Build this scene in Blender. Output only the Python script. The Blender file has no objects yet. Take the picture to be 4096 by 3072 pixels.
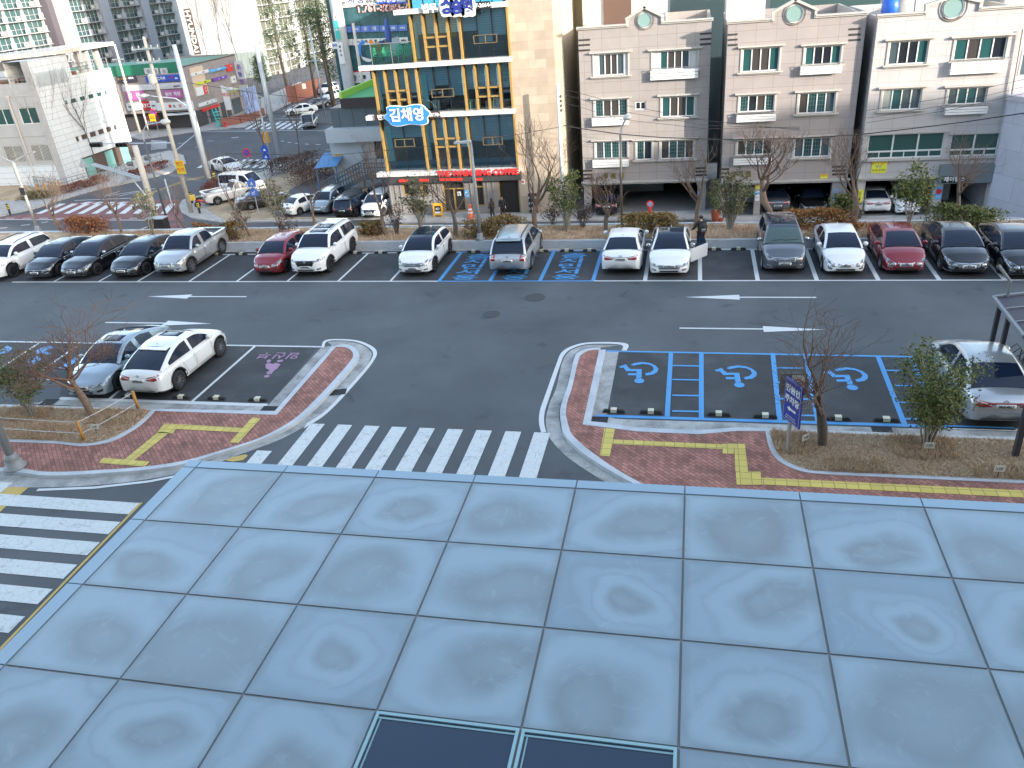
import bpy,bmesh,math,random
from mathutils import Vector,Matrix
from mathutils.bvhtree import BVHTree
S=bpy.context.scene
COL=S.collection
R=math.radians
# ------------------------------------------------------------------ camera, sky, sun, exposure
CR=Vector((0.97628971,0.20138713,-0.07938283)) # camera right
CD=Vector((0.02592945,-0.47287488,-0.88074798)) # camera down
CF=Vector((-0.21490946,0.85780684,-0.46688474)) # camera forward
FPX=3171.2079;CAM=Vector((0,0,13.0));ZL=-4.55 # ZL: level of the lower street
cd=bpy.data.cameras.new('camera');cam=bpy.data.objects.new('camera',cd);COL.objects.link(cam)
cd.sensor_width=36;cd.lens=FPX/4096*36;cd.clip_end=3000;cd.clip_start=0.05
cam.matrix_world=Matrix(((CR.x,-CD.x,-CF.x,CAM.x),(CR.y,-CD.y,-CF.y,CAM.y),(CR.z,-CD.z,-CF.z,CAM.z),(0,0,0,1)))
S.camera=cam
SUN_AZ,SUN_EL=60.0,15.0 # sun low, behind the camera to the right
w=bpy.data.worlds.new('World');S.world=w;w.use_nodes=True
nt=w.node_tree;bg=nt.nodes['Background']
sky=nt.nodes.new('ShaderNodeTexSky');sky.sky_type='NISHITA';sky.sun_disc=False
sky.sun_elevation=R(SUN_EL);sky.sun_rotation=R(180-SUN_AZ);sky.altitude=30;sky.air_density=1.0;sky.dust_density=1.5;sky.ozone_density=0.6
hs=nt.nodes.new('ShaderNodeHueSaturation');hs.inputs['Saturation'].default_value=0.85
nt.links.new(sky.outputs[0],hs.inputs['Color']);nt.links.new(hs.outputs[0],bg.inputs[0]);bg.inputs[1].default_value=0.15
sd=bpy.data.lights.new('sun','SUN');sd.energy=2.0;sd.angle=R(0.5);sd.color=(1.0,0.91,0.81)
so=bpy.data.objects.new('sun',sd);COL.objects.link(so)
sv=Vector((math.sin(R(SUN_AZ))*math.cos(R(SUN_EL)),-math.cos(R(SUN_AZ))*math.cos(R(SUN_EL)),math.sin(R(SUN_EL))))
so.rotation_euler=sv.to_track_quat('Z','Y').to_euler()
so.location=(40,-40,60)
S.view_settings.view_transform='Standard';S.view_settings.look='None';S.view_settings.gamma=1
S.view_settings.exposure=2.2
S.render.engine='CYCLES'
S.cycles.max_bounces=6;S.cycles.diffuse_bounces=3;S.cycles.glossy_bounces=3;S.cycles.transparent_max_bounces=8;S.cycles.caustics_reflective=False;S.cycles.caustics_refractive=False
rnd=random.Random(7)

# ------------------------------------------------------------------ survey helpers: a measured point of the photograph -> a point of the place
def ray(x,y):return CR*((x-2048)/FPX)+CD*((y-1536)/FPX)+CF
def G(x,y,z=0.0):
 d=ray(x,y);return CAM+d*((z-13.0)/d.z)
def V(x,y,Y):
 d=ray(x,y);return CAM+d*(Y/d.y)
def WX(x,y,X):
 d=ray(x,y);return CAM+d*(X/d.x)
def zoom(ox,oy,s):
 return lambda x,y:(ox+x*s,oy+y*s)

 # ------------------------------------------------------------------ materials
MATS={}
def mat(name,col,rough=0.6,metal=0.0,coat=0.0,spec=0.5,emit=None,noise=0.0,nscale=8.0,bump=0.0,bscale=60.0,alpha=None):
 if name in MATS:return MATS[name]
 m=bpy.data.materials.new(name);m.use_nodes=True;n=m.node_tree.nodes;l=m.node_tree.links
 b=n['Principled BSDF'];c=(*col,1)
 b.inputs['Base Color'].default_value=c;b.inputs['Roughness'].default_value=rough;b.inputs['Metallic'].default_value=metal
 b.inputs['Specular IOR Level'].default_value=spec
 if coat:b.inputs['Coat Weight'].default_value=coat;b.inputs['Coat Roughness'].default_value=0.04
 if noise:
  tc=n.new('ShaderNodeTexCoord');t=n.new('ShaderNodeTexNoise');t.inputs['Scale'].default_value=nscale;t.inputs['Detail'].default_value=6;t.inputs['Roughness'].default_value=0.65
  l.new(tc.outputs['Object'],t.inputs['Vector'])
  mr=n.new('ShaderNodeMapRange');mr.inputs[1].default_value=0.3;mr.inputs[2].default_value=0.7;mr.inputs[3].default_value=1-noise;mr.inputs[4].default_value=1+noise
  l.new(t.outputs[0],mr.inputs[0])
  mx=n.new('ShaderNodeVectorMath');mx.operation='SCALE';mx.inputs[0].default_value=col;l.new(mr.outputs[0],mx.inputs['Scale']);l.new(mx.outputs[0],b.inputs['Base Color'])
 if bump:
  tc=n.new('ShaderNodeTexCoord');t=n.new('ShaderNodeTexNoise');t.inputs['Scale'].default_value=bscale;t.inputs['Detail'].default_value=4
  l.new(tc.outputs['Object'],t.inputs['Vector']);bp=n.new('ShaderNodeBump');bp.inputs['Strength'].default_value=bump;bp.inputs['Distance'].default_value=0.02
  l.new(t.outputs[0],bp.inputs['Height']);l.new(bp.outputs[0],b.inputs['Normal'])
 MATS[name]=m;return m
def tile(name,col,mortar,sx,sz,ms=0.012,axis='XZ',var=0.06,rough=0.55,off=0.5,sq=1.0,noise=0.05,rot=0.0):
 """cladding / paving: one brick texture in world metres; axis picks the two coordinates it lies in"""
 if name in MATS:return MATS[name]
 m=mat(name,col,rough);n=m.node_tree.nodes;l=m.node_tree.links;b=n['Principled BSDF']
 g=n.new('ShaderNodeNewGeometry');sp=n.new('ShaderNodeSeparateXYZ');l.new(g.outputs['Position'],sp.inputs[0])
 cb=n.new('ShaderNodeCombineXYZ');k={'X':0,'Y':1,'Z':2}
 l.new(sp.outputs[k[axis[0]]],cb.inputs[0]);l.new(sp.outputs[k[axis[1]]],cb.inputs[1])
 mp=n.new('ShaderNodeMapping');mp.inputs['Rotation'].default_value=(0,0,rot);l.new(cb.outputs[0],mp.inputs[0])
 br=n.new('ShaderNodeTexBrick');l.new(mp.outputs[0],br.inputs['Vector'])
 br.inputs['Scale'].default_value=1;br.inputs['Brick Width'].default_value=sx;br.inputs['Row Height'].default_value=sz;br.inputs['Mortar Size'].default_value=ms
 br.inputs['Mortar Smooth'].default_value=0.2;br.offset=off;br.squash=sq;br.inputs['Bias'].default_value=0
 br.inputs['Color1'].default_value=(*[min(1,c*(1+var))for c in col],1);br.inputs['Color2'].default_value=(*[c*(1-var)for c in col],1);br.inputs['Mortar'].default_value=(*mortar,1)
 t=n.new('ShaderNodeTexNoise');t.inputs['Scale'].default_value=1.3;t.inputs['Detail'].default_value=8;l.new(g.outputs['Position'],t.inputs['Vector'])
 mr=n.new('ShaderNodeMapRange');mr.inputs[1].default_value=0.3;mr.inputs[2].default_value=0.7;mr.inputs[3].default_value=1-noise;mr.inputs[4].default_value=1+noise;l.new(t.outputs[0],mr.inputs[0])
 mx=n.new('ShaderNodeVectorMath');mx.operation='SCALE';l.new(br.outputs['Color'],mx.inputs[0]);l.new(mr.outputs[0],mx.inputs['Scale']);l.new(mx.outputs[0],b.inputs['Base Color'])
 return m
def worn(name,col,under,amount=0.45,rough=0.6,scale=2.2):
 """road paint worn through to the asphalt in cracks and patches"""
 if name in MATS:return MATS[name]
 m=mat(name,col,rough);n=m.node_tree.nodes;l=m.node_tree.links;b=n['Principled BSDF']
 g=n.new('ShaderNodeNewGeometry')
 v=n.new('ShaderNodeTexVoronoi');v.feature='DISTANCE_TO_EDGE';v.inputs['Scale'].default_value=scale*2.2;l.new(g.outputs['Position'],v.inputs['Vector'])
 t=n.new('ShaderNodeTexNoise');t.inputs['Scale'].default_value=scale;t.inputs['Detail'].default_value=9;t.inputs['Roughness'].default_value=0.75;l.new(g.outputs['Position'],t.inputs['Vector'])
 a=n.new('ShaderNodeMapRange');a.inputs[1].default_value=0.0;a.inputs[2].default_value=0.03;l.new(v.outputs['Distance'],a.inputs[0])
 c=n.new('ShaderNodeMapRange');c.inputs[1].default_value=0.48+(1-amount)*0.16;c.inputs[2].default_value=0.62+(1-amount)*0.16;c.inputs[3].default_value=1;c.inputs[4].default_value=0.25;l.new(t.outputs[0],c.inputs[0])
 mul=n.new('ShaderNodeMath');mul.operation='MULTIPLY';a.inputs[3].default_value=1-amount*0.8;l.new(a.outputs[0],mul.inputs[0]);l.new(c.outputs[0],mul.inputs[1])
 mix=n.new('ShaderNodeMix');mix.data_type='RGBA';mix.inputs[6].default_value=(*under,1);mix.inputs[7].default_value=(*col,1);l.new(mul.outputs[0],mix.inputs[0]);l.new(mix.outputs[2],b.inputs['Base Color'])
 return m
def ground_mat(name,cols,scale=0.35,fine=40,rough=0.85,bump=0.15,spec=0.4):
 """asphalt, concrete, soil: large patches, small patches and grain between three tones"""
 if name in MATS:return MATS[name]
 m=mat(name,cols[0],rough,spec=spec);n=m.node_tree.nodes;l=m.node_tree.links;b=n['Principled BSDF']
 g=n.new('ShaderNodeNewGeometry')
 a=n.new('ShaderNodeTexNoise');a.inputs['Scale'].default_value=scale;a.inputs['Detail'].default_value=8;a.inputs['Roughness'].default_value=0.6
 f=n.new('ShaderNodeTexNoise');f.inputs['Scale'].default_value=fine;f.inputs['Detail'].default_value=3
 l.new(g.outputs['Position'],a.inputs['Vector']);l.new(g.outputs['Position'],f.inputs['Vector'])
 mx=n.new('ShaderNodeMix');mx.inputs[0].default_value=0.22;l.new(a.outputs[0],mx.inputs[2]);l.new(f.outputs[0],mx.inputs[3])
 cr=n.new('ShaderNodeValToRGB');e=cr.color_ramp.elements
 e[0].position=0.36;e[0].color=(*cols[1],1);e[1].position=0.64;e[1].color=(*cols[2],1);x=e.new(0.5);x.color=(*cols[0],1)
 st=n.new('ShaderNodeTexNoise');st.inputs['Scale'].default_value=0.9;st.inputs['Detail'].default_value=5;st.inputs['Distortion'].default_value=0.6;l.new(g.outputs['Position'],st.inputs['Vector'])
 sm=n.new('ShaderNodeMapRange');sm.inputs[1].default_value=0.62;sm.inputs[2].default_value=0.76;sm.inputs[3].default_value=1;sm.inputs[4].default_value=0.66;l.new(st.outputs[0],sm.inputs[0]) # oil and damp stains
 sc=n.new('ShaderNodeVectorMath');sc.operation='SCALE';l.new(cr.outputs[0],sc.inputs[0]);l.new(sm.outputs[0],sc.inputs['Scale'])
 l.new(mx.outputs[0],cr.inputs[0]);l.new(sc.outputs[0],b.inputs['Base Color'])
 bp=n.new('ShaderNodeBump');bp.inputs['Strength'].default_value=bump;bp.inputs['Distance'].default_value=0.01;l.new(f.outputs[0],bp.inputs['Height']);l.new(bp.outputs[0],b.inputs['Normal'])
 return m
def see_through(name,tint,rough=0.02,mixf=0.5):
 """thin window glass: you see what stands behind it, tinted, under the sky's reflection"""
 if name in MATS:return MATS[name]
 m=bpy.data.materials.new(name);m.use_nodes=True;n=m.node_tree.nodes;l=m.node_tree.links
 for x in list(n):n.remove(x)
 o=n.new('ShaderNodeOutputMaterial');tr=n.new('ShaderNodeBsdfTransparent');tr.inputs[0].default_value=(*tint,1)
 gl=n.new('ShaderNodeBsdfGlossy');gl.inputs['Roughness'].default_value=rough;gl.inputs[0].default_value=(0.8,0.95,1,1)
 fr=n.new('ShaderNodeFresnel');fr.inputs[0].default_value=1.5
 ad=n.new('ShaderNodeMath');ad.operation='ADD';ad.inputs[1].default_value=mixf;l.new(fr.outputs[0],ad.inputs[0])
 mx=n.new('ShaderNodeMixShader');l.new(ad.outputs[0],mx.inputs[0]);l.new(tr.outputs[0],mx.inputs[1]);l.new(gl.outputs[0],mx.inputs[2]);l.new(mx.outputs[0],o.inputs[0])
 MATS[name]=m;return m

 # ------------------------------------------------------------------ mesh helpers
ORIG={}
def origin(parent):
 """things whose parts are drawn in world metres keep their base point here"""
 while parent is not None and parent.parent is not None:parent=parent.parent
 return ORIG.get(parent.name)if parent is not None else None
class MB:
 def __init__(s):s.v=[];s.f=[];s.m=[];s.mi=0
 def add(s,vs,fs):
  k=len(s.v);s.v+=[tuple(p)for p in vs];s.f+=[tuple(i+k for i in f)for f in fs];s.m+=[s.mi]*len(fs);return s
 def box(s,x0,x1,y0,y1,z0,z1):
  return s.add([(x0,y0,z0),(x1,y0,z0),(x1,y1,z0),(x0,y1,z0),(x0,y0,z1),(x1,y0,z1),(x1,y1,z1),(x0,y1,z1)],
  [(3,2,1,0),(4,5,6,7),(0,1,5,4),(1,2,6,5),(2,3,7,6),(3,0,4,7)])
 def obox(s,c,u,v,h,a,b,t):
  """box centred c along unit axes u, v, h with half sizes a, b, t"""
  c=Vector(c);u=Vector(u)*a;v=Vector(v)*b;h=Vector(h)*t
  return s.add([c-u-v-h,c+u-v-h,c+u+v-h,c-u+v-h,c-u-v+h,c+u-v+h,c+u+v+h,c-u+v+h],
  [(3,2,1,0),(4,5,6,7),(0,1,5,4),(1,2,6,5),(2,3,7,6),(3,0,4,7)])
 def face(s,pts):return s.add(pts,[tuple(range(len(pts)))])
 def prism(s,pts,z0,z1):
  n=len(pts);a=sum(pts[i][0]*pts[(i+1)%n][1]-pts[(i+1)%n][0]*pts[i][1]for i in range(n))
  if a<0:pts=pts[::-1]
  vs=[(p[0],p[1],z0)for p in pts]+[(p[0],p[1],z1)for p in pts]
  return s.add(vs,[tuple(range(n))[::-1],tuple(range(n,2*n))]+[(i,(i+1)%n,n+(i+1)%n,n+i)for i in range(n)])
 def band(s,A,B,z0,z1):
  """solid strip between two polylines of equal length"""
  n=len(A);k=[(p[0],p[1],z1)for p in A]+[(p[0],p[1],z1)for p in B]+[(p[0],p[1],z0)for p in A]+[(p[0],p[1],z0)for p in B]
  fs=[]
  for i in range(n-1):
   fs+=[(i,i+1,n+i+1,n+i),(2*n+i,2*n+i+1,i+1,i),(n+i,n+i+1,3*n+i+1,3*n+i)]
  fs+=[(0,n,3*n,2*n),(n-1,3*n-1,4*n-1,2*n-1)]
  return s.add(k,fs)
 def tube(s,pts,rs,n=6,cap=True):
  pts=[Vector(p)for p in pts]
  if not hasattr(rs,'__len__'):rs=[rs]*len(pts)
  vs=[];fs=[];ref=None
  for i,p in enumerate(pts):
   d=(pts[min(i+1,len(pts)-1)]-pts[max(i-1,0)])
   d=d.normalized()if d.length>1e-9 else Vector((0,0,1))
   if ref is None:ref=Vector((1,0,0))if abs(d.x)<0.8 else Vector((0,1,0))
   u=(ref-d*ref.dot(d)).normalized();v=d.cross(u);ref=u
   for k in range(n):
    a=2*math.pi*k/n;vs.append(p+(u*math.cos(a)+v*math.sin(a))*rs[i])
  for i in range(len(pts)-1):
   for k in range(n):fs.append((i*n+k,i*n+(k+1)%n,(i+1)*n+(k+1)%n,(i+1)*n+k))
  if cap:fs+=[tuple(range(n))[::-1],tuple(range((len(pts)-1)*n,len(pts)*n))]
  return s.add(vs,fs)
 def lathe(s,c,prof,n=12,axis='Z',cap=True):
  vs=[];fs=[]
  for r,h in prof:
   for k in range(n):
    a=2*math.pi*k/n;x,y=r*math.cos(a),r*math.sin(a)
    vs.append((c[0]+x,c[1]+y,c[2]+h)if axis=='Z' else ((c[0]+h,c[1]+x,c[2]+y)if axis=='X' else (c[0]+x,c[1]+h,c[2]+y)))
  for i in range(len(prof)-1):
   for k in range(n):fs.append((i*n+k,i*n+(k+1)%n,(i+1)*n+(k+1)%n,(i+1)*n+k))
  if cap:fs+=[tuple(range(n))[::-1],tuple(range((len(prof)-1)*n,len(prof)*n))]
  return s.add(vs,fs)
 def disc(s,c,r,n=24,axis='Z',r2=0.0):
  pt=lambda q,a:(c[0]+q*math.cos(a),c[1]+q*math.sin(a),c[2])if axis=='Z' else (c[0]+q*math.cos(a),c[1],c[2]+q*math.sin(a))
  if r2:
   return s.add([pt(q,2*math.pi*k/n)for q in (r,r2)for k in range(n)],[(k,(k+1)%n,n+(k+1)%n,n+k)for k in range(n)])
  return s.face([pt(r,2*math.pi*k/n)for k in range(n)])
 def wall(s,x0,x1,z0,z1,y,holes,depth=0.25,back=None):
  """front wall facing -Y with real openings (x0, x1, z0, z1) and their reveals"""
  xs=sorted({x0,x1}|{h[0]for h in holes}|{h[1]for h in holes});zs=sorted({z0,z1}|{h[2]for h in holes}|{h[3]for h in holes})
  for i in range(len(xs)-1):
   for j in range(len(zs)-1):
    cx,cz=(xs[i]+xs[i+1])/2,(zs[j]+zs[j+1])/2
    if any(h[0]<cx<h[1]and h[2]<cz<h[3]for h in holes):continue
    s.face([(xs[i],y,zs[j]),(xs[i+1],y,zs[j]),(xs[i+1],y,zs[j+1]),(xs[i],y,zs[j+1])])
  for a,b,c,d in holes:
   q=y+depth
   for f in ([(a,y,c),(a,q,c),(a,q,d),(a,y,d)],[(b,y,c),(b,y,d),(b,q,d),(b,q,c)],[(a,y,d),(a,q,d),(b,q,d),(b,y,d)],[(a,y,c),(b,y,c),(b,q,c),(a,q,c)]):s.face(f)
  return s
 def build(s,name,m,parent=None,smooth=False,loc=None,kind=None):
  off=origin(parent);vs=s.v if off is None else [(x-off.x,y-off.y,z-off.z)for x,y,z in s.v]
  me=bpy.data.meshes.new(name);me.from_pydata(vs,[],s.f)
  for x in (m if isinstance(m,(list,tuple))else [m]):me.materials.append(x)
  if any(s.m):me.polygons.foreach_set('material_index',s.m)
  if smooth:me.polygons.foreach_set('use_smooth',[True]*len(me.polygons))
  me.update();o=bpy.data.objects.new(name,me);COL.objects.link(o)
  if parent is not None:o.parent=parent
  if loc is not None:o.location=loc
  if kind:o['kind']=kind
  return o
def thing(name,label,cat,loc=(0,0,0),rz=0.0,group=None):
 o=bpy.data.objects.new(name,None);COL.objects.link(o);o.location=loc;o.rotation_euler=(0,0,rz);o.empty_display_size=0.2
 return tag(o,label,cat,group)
def wthing(name,label,cat,base,group=None):
 o=thing(name,label,cat,base,0,group);ORIG[o.name]=Vector(base);return o
def tag(o,label,cat,group=None):
 o['label']=label;o['category']=cat
 if group:o['group']=group
 return o
def copy_tree(o,parent=None):
 c=o.copy();COL.objects.link(c);c.parent=parent
 for ch in [x for x in o.children]:copy_tree(ch,c)
 return c
FACE_FRONT=Matrix.Rotation(R(90),4,'X') # lettering upright, facing -Y
def text(s,size,m,loc,parent=None,rot=(R(90),0,0),ext=0.01,name='lettering',sx=1.0,align='CENTER',bold=0.0,width=None):
 c=bpy.data.curves.new(name,'FONT');c.body=s;c.size=size;c.extrude=ext;c.align_x=align;c.align_y='CENTER';c.offset=bold;c.resolution_u=2
 c.materials.append(m);o=bpy.data.objects.new(name,c);COL.objects.link(o);o.location=loc;o.rotation_euler=rot;o.scale=(sx,1,1)
 if parent is not None:
  o.parent=parent;q=origin(parent)
  if q is not None:o.location=Vector(loc)-q
 return o
def smooth_line(pts,k=6):
 """Catmull-Rom through 2-D points"""
 out=[]
 for i in range(len(pts)-1):
  p=[Vector((*pts[max(0,min(len(pts)-1,i+j))][:2],0))for j in (-1,0,1,2)]
  for t in range(k):
   t/=k;a=p[1]*2+(p[2]-p[0])*t+(p[0]*2-p[1]*5+p[2]*4-p[3])*t*t+(p[1]*3-p[0]-p[2]*3+p[3])*t**3;out.append((a.x/2,a.y/2))
 out.append(tuple(pts[-1][:2]));return out
def resample(pts,n):
 pts=[Vector((*p[:2],0))for p in pts];L=[0.0]
 for a,b in zip(pts,pts[1:]):L.append(L[-1]+(b-a).length)
 out=[]
 for i in range(n):
  t=L[-1]*i/(n-1);j=max(k for k in range(len(L)-1)if L[k]<=t+1e-9)if t<L[-1]else len(L)-2
  q=(t-L[j])/max(1e-9,L[j+1]-L[j]);p=pts[j].lerp(pts[j+1],q);out.append((p.x,p.y))
 return out
 # ================================================================== THE SETTING: lot, street, paving, painted markings
ASPH=ground_mat('asphalt',[(0.090,0.100,0.106),(0.072,0.080,0.085),(0.110,0.121,0.127)],0.25,45,0.78,0.2)
BAYASPH=ground_mat('bay_asphalt',[(0.054,0.057,0.060),(0.042,0.045,0.047),(0.078,0.083,0.087)],0.6,45,0.8,0.25)
ROAD=ground_mat('road_asphalt',[(0.085,0.088,0.095),(0.070,0.073,0.080),(0.105,0.106,0.110)],0.2,30,0.8,0.1)
CONC=ground_mat('gutter_concrete',[(0.36,0.36,0.34),(0.22,0.22,0.21),(0.48,0.48,0.46)],1.6,14,0.85,0.3)
CONC2=ground_mat('pavement_concrete',[(0.40,0.39,0.37),(0.32,0.31,0.30),(0.48,0.47,0.45)],0.8,20,0.85,0.15)
KERB=ground_mat('kerb_granite',[(0.50,0.53,0.55),(0.42,0.45,0.47),(0.58,0.60,0.62)],1.2,50,0.7,0.1)
BRICK=tile('red_brick_pavers',(0.33,0.145,0.108),(0.12,0.06,0.05),0.24,0.12,0.009,'XY',0.26,0.8,0.5,1,0.25,R(45))
SOIL=ground_mat('dry_soil',[(0.46,0.34,0.22),(0.27,0.175,0.11),(0.60,0.47,0.34)],2.2,16,0.95,0.6)
SAND=ground_mat('packed_sand',[(0.38,0.29,0.19),(0.28,0.21,0.14),(0.47,0.37,0.25)],0.5,12,0.95,0.4)
REDROAD=ground_mat('red_asphalt',[(0.20,0.10,0.095),(0.18,0.075,0.07),(0.28,0.12,0.11)],0.7,20,0.85,0.1)
WHITE=worn('white_road_paint',(0.62,0.64,0.63),(0.10,0.10,0.105),0.22,0.6)
ZEBRA=worn('cracked_crossing_paint',(0.60,0.63,0.61),(0.17,0.18,0.18),0.55,0.6,1.7)
BLUE=worn('blue_road_paint',(0.075,0.30,0.60),(0.06,0.10,0.15),0.22,0.55)
PINK=worn('pink_road_paint',(0.36,0.20,0.31),(0.06,0.055,0.06),0.3,0.6)
YEL=worn('yellow_road_paint',(0.55,0.38,0.09),(0.10,0.09,0.07),0.3,0.6)
YTILE=tile('tactile_yellow',(0.62,0.49,0.12),(0.32,0.26,0.08),0.30,0.30,0.012,'XY',0.08,0.75,0.0)
Z3=zoom(900,1150,.5123);Z4=zoom(2000,1150,.5123);Z5=zoom(2996,1150,.5123);ZA=zoom(0,1150,.4973)
Z6=zoom(0,600,.4973);Z7=zoom(900,600,.4973);Z8=zoom(1900,700,.4973);Z9=zoom(2900,700,.5407);ZC=zoom(0,1800,.9259)
def gp(z,pts,h=0.0):return [tuple(G(*z(*p),h))[:2]for p in pts]
def sheet(mb,pts,z):return mb.face([(p[0],p[1],z)for p in (pts if sum(pts[i][0]*pts[(i+1)%len(pts)][1]-pts[(i+1)%len(pts)][0]*pts[i][1]for i in range(len(pts)))>0 else pts[::-1])])
def strip(mb,x0,x1,y0,y1,z):return mb.face([(x0,y0,z),(x1,y0,z),(x1,y1,z),(x0,y1,z)])
# the lower street: one sheet to the horizon, and the raised lot standing on it
strip(MB(),-900,900,39,1600,ZL).build('ground',ROAD,kind='structure')
lot=MB();lot.box(-70,70,-60,38.35,ZL-0.2,0.0);lot.build('parking_lot',ASPH,kind='structure')

# --- bays of the far row
FX=[G(x,1127).x for x in (216,395,550,756,946,1148,1351,1560,1755)]+[G(x,1124).x for x in (1960,2160,2372,2580,2800,3031,3268,3515,3760)]
FX.append(FX[-1]+2.45);FX.append(FX[-1]+2.45)
YF,YB=33.87,38.0
pat=MB();strip(pat,FX[0]-6,FX[-1]+4,YF,38.3,0.004);pat.build('bay_surface',BAYASPH,kind='structure')
wl=MB();bl=MB();L1,L2=0.012,0.016
strip(wl,G(40,1133).x,FX[8]-0.06,YF-.06,YF+.06,L1);strip(bl,FX[8]-0.06,FX[11]+.06,YF-.06,YF+.06,L1);strip(wl,FX[11]+.06,FX[-1]+2,YF-.06,YF+.06,L1)
for i,x in enumerate(FX):
 b=8<=i<=11;h=.09 if b or i>11 else .06;strip(bl if b else wl,x-h,x+h,YF+.06,YB,L1)
strip(wl,-40,FX[8]-.1,YB,YB+.1,L1);strip(bl,FX[8]-.1,FX[11]+.1,YB,YB+.1,L1);strip(wl,FX[11]+.1,FX[-1]+3,YB,YB+.1,L1)
# --- lane arrows: long thin head on a thin shaft
def arrow(mb,tip,back,end,hw):
 t,b,e=G(*tip),G(*back),G(*end);y=(t.y+e.y)/2;d=1 if t.x>b.x else -1
 sheet(mb,[(t.x,y),(b.x,y+hw),(b.x,y-hw)],L1);sheet(mb,[(b.x,y-.055),(b.x,y+.055),(e.x,y+.055),(e.x,y-.055)],L1)
arrow(wl,(590,1187),(759,1187),(987,1187),.27);arrow(wl,(848,1294),(661,1292),(420,1292),.27)
arrow(wl,(2740,1190),(2958,1190),(3265,1190),.27);arrow(wl,(3300,1318),(3053,1317),(2718,1315),.27)
# --- near bays left of the entrance
pat=MB();yt=26.6;xr=G(1300,1390).x
sheet(pat,gp(ZA,[(0,437),(720,447),(2560,478),(2150,955),(480,895),(500,740),(0,725)]),0.004);pat.build('bay_surface',BAYASPH,kind='structure')
def lane(mb,z,a,b,wd,lev=L1):
 p,q=G(*z(*a)),G(*z(*b));d=(q-p).normalized();n=Vector((-d.y,d.x,0))*wd/2;sheet(mb,[(p+n)[:2],(q+n)[:2],(q-n)[:2],(p-n)[:2]],lev)
lane(wl,ZA,(-200,433),(2590,479),.11)
for a,b in (((2050,475),(1548,918)),((1400,455),(880,900)),((310,452),(-10,662)),((612,478),(318,684))):lane(wl,ZA,a,b,.12,L2)
lane(wl,ZA,(478,893),(2150,948),.2);lane(wl,ZA,(0,730),(505,742),.14)
# --- near bays right of the entrance (disabled bays)
pat=MB();sheet(pat,gp(Z4,[(925,500),(2147,520),(4900,570),(4900,1150),(2147,1050),(830,1005)]),0.004);pat.build('bay_surface',BAYASPH,kind='structure')
lane(bl,Z4,(930,500),(3320,545),.12);lane(wl,Z5,(1285,541),(1900,552),.12)
def bay(zm,a,b,wd=.16):lane(bl,zm,a,b,wd,L2 if wd>.12 else L2+.003)
for a,b in (((1335,512),(1305,1010)),((1572,515),(1572,1030))):bay(Z4,a,b)
for y in (613,722,845,968):bay(Z4,(1345,y),(1560,y+4),.1)
for a,b in (((185,515),(240,1045)),((440,520),(540,1055)),((1008,545),(1222,1092)),((1262,548),(1500,1098))):bay(Z5,a,b)
for x0,x1,y in ((205,450,630),(212,468,745),(220,490,872),(232,520,1000),(1040,1290,650),(1085,1340,768),(1140,1390,900),(1195,1450,1028)):bay(Z5,(x0,y),(x1,y+4),.1)
lane(bl,Z4,(745,1003),(4020,1105),.16);lane(wl,Z5,(1550,1098),(2500,1128),.14)
lane(bl,Z4,(828,497),(925,500),.12)
WHEELCHAIR=[[(1020,605),(1050,592),(1110,584),(1170,592),(1215,612),(1238,638),(1228,664),(1195,684),(1140,691),(1132,674),(1175,664),(1200,645),(1195,622),(1165,606),(1110,600),(1040,614)],
[(928,620),(985,603),(1000,625),(1018,640),(1107,640),(1105,708),(1062,712),(1066,656),(985,658),(966,630),(937,630)],
[(998,672),(1066,672),(1066,689),(998,689)],[(1087+40*math.cos(k*.5236),731+20*math.sin(k*.5236))for k in range(12)]]
c0=G(*Z4(1085,650))
def paint(mb,polys,dx=0,dy=0):
 for q in polys:sheet(mb,[(x+dx,y+dy)for x,y in q],L2)
wc=[gp(Z4,q)for q in WHEELCHAIR];dxs=[G(*Z4(1847,680)).x-c0.x,G(*Z5(760,690)).x-c0.x]
paint(bl,wc);paint(bl,wc,dxs[0],-0.12);paint(bl,wc,dxs[1],-0.1)
# blue symbols on the far-left bays
for q in ([(275,515),(330,490),(400,470),(440,485),(360,515),(420,535),(380,545),(330,530),(290,540)],[(200,600),(250,560),(310,555),(330,580),(300,615),(250,640),(215,625)],[(468,652),(530,610),(610,565),(640,575),(560,640),(540,660)],[(0,505),(60,470),(110,490),(60,530),(0,540)]):sheet(bl,gp(ZA,q),L2)
bl.build('blue_bay_markings',BLUE,kind='structure')
# pink family symbol on the bay beside the entrance
pk=MB()
for q in ([(330,570),(350,562),(362,575),(345,590),(325,586)],[(405,572),(455,566),(452,580),(412,588)],[(318,600),(340,592),(380,600),(395,590),(436,602),(405,640),(380,655),(365,678),(330,680),(322,665),(350,650),(318,632)],[(305,692),(330,684),(352,690),(340,704),(310,707)]):sheet(pk,gp(Z3,q),L2)
pk.build('pink_bay_symbol',PINK,kind='structure')
for i,(s,px,py)in enumerate((('부',310,532),('신',430,532),('임',535,534))):
 p=G(*Z3(px,py));t=text(s,.62,PINK,(p.x,p.y,L2+.004),None,(0,0,R(180)),0,'bay_lettering',1.0,'CENTER',0.01);t['kind']='structure'
 # blue lettering across the three blue bays of the far row (reserved space), read from the lane
for i in (8,9,10):
 x=(FX[i]+FX[i+1])/2
 for k,ch in enumerate('춤지민서웅'):
  t=text(ch,1.0,BLUE,(x-.1,YB-.72-k*.74,L2+.004),None,(0,0,0),0,'bay_lettering',1.3,'CENTER',0.02);t.scale=(1.45,.72,1);t['kind']='structure'

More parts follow.
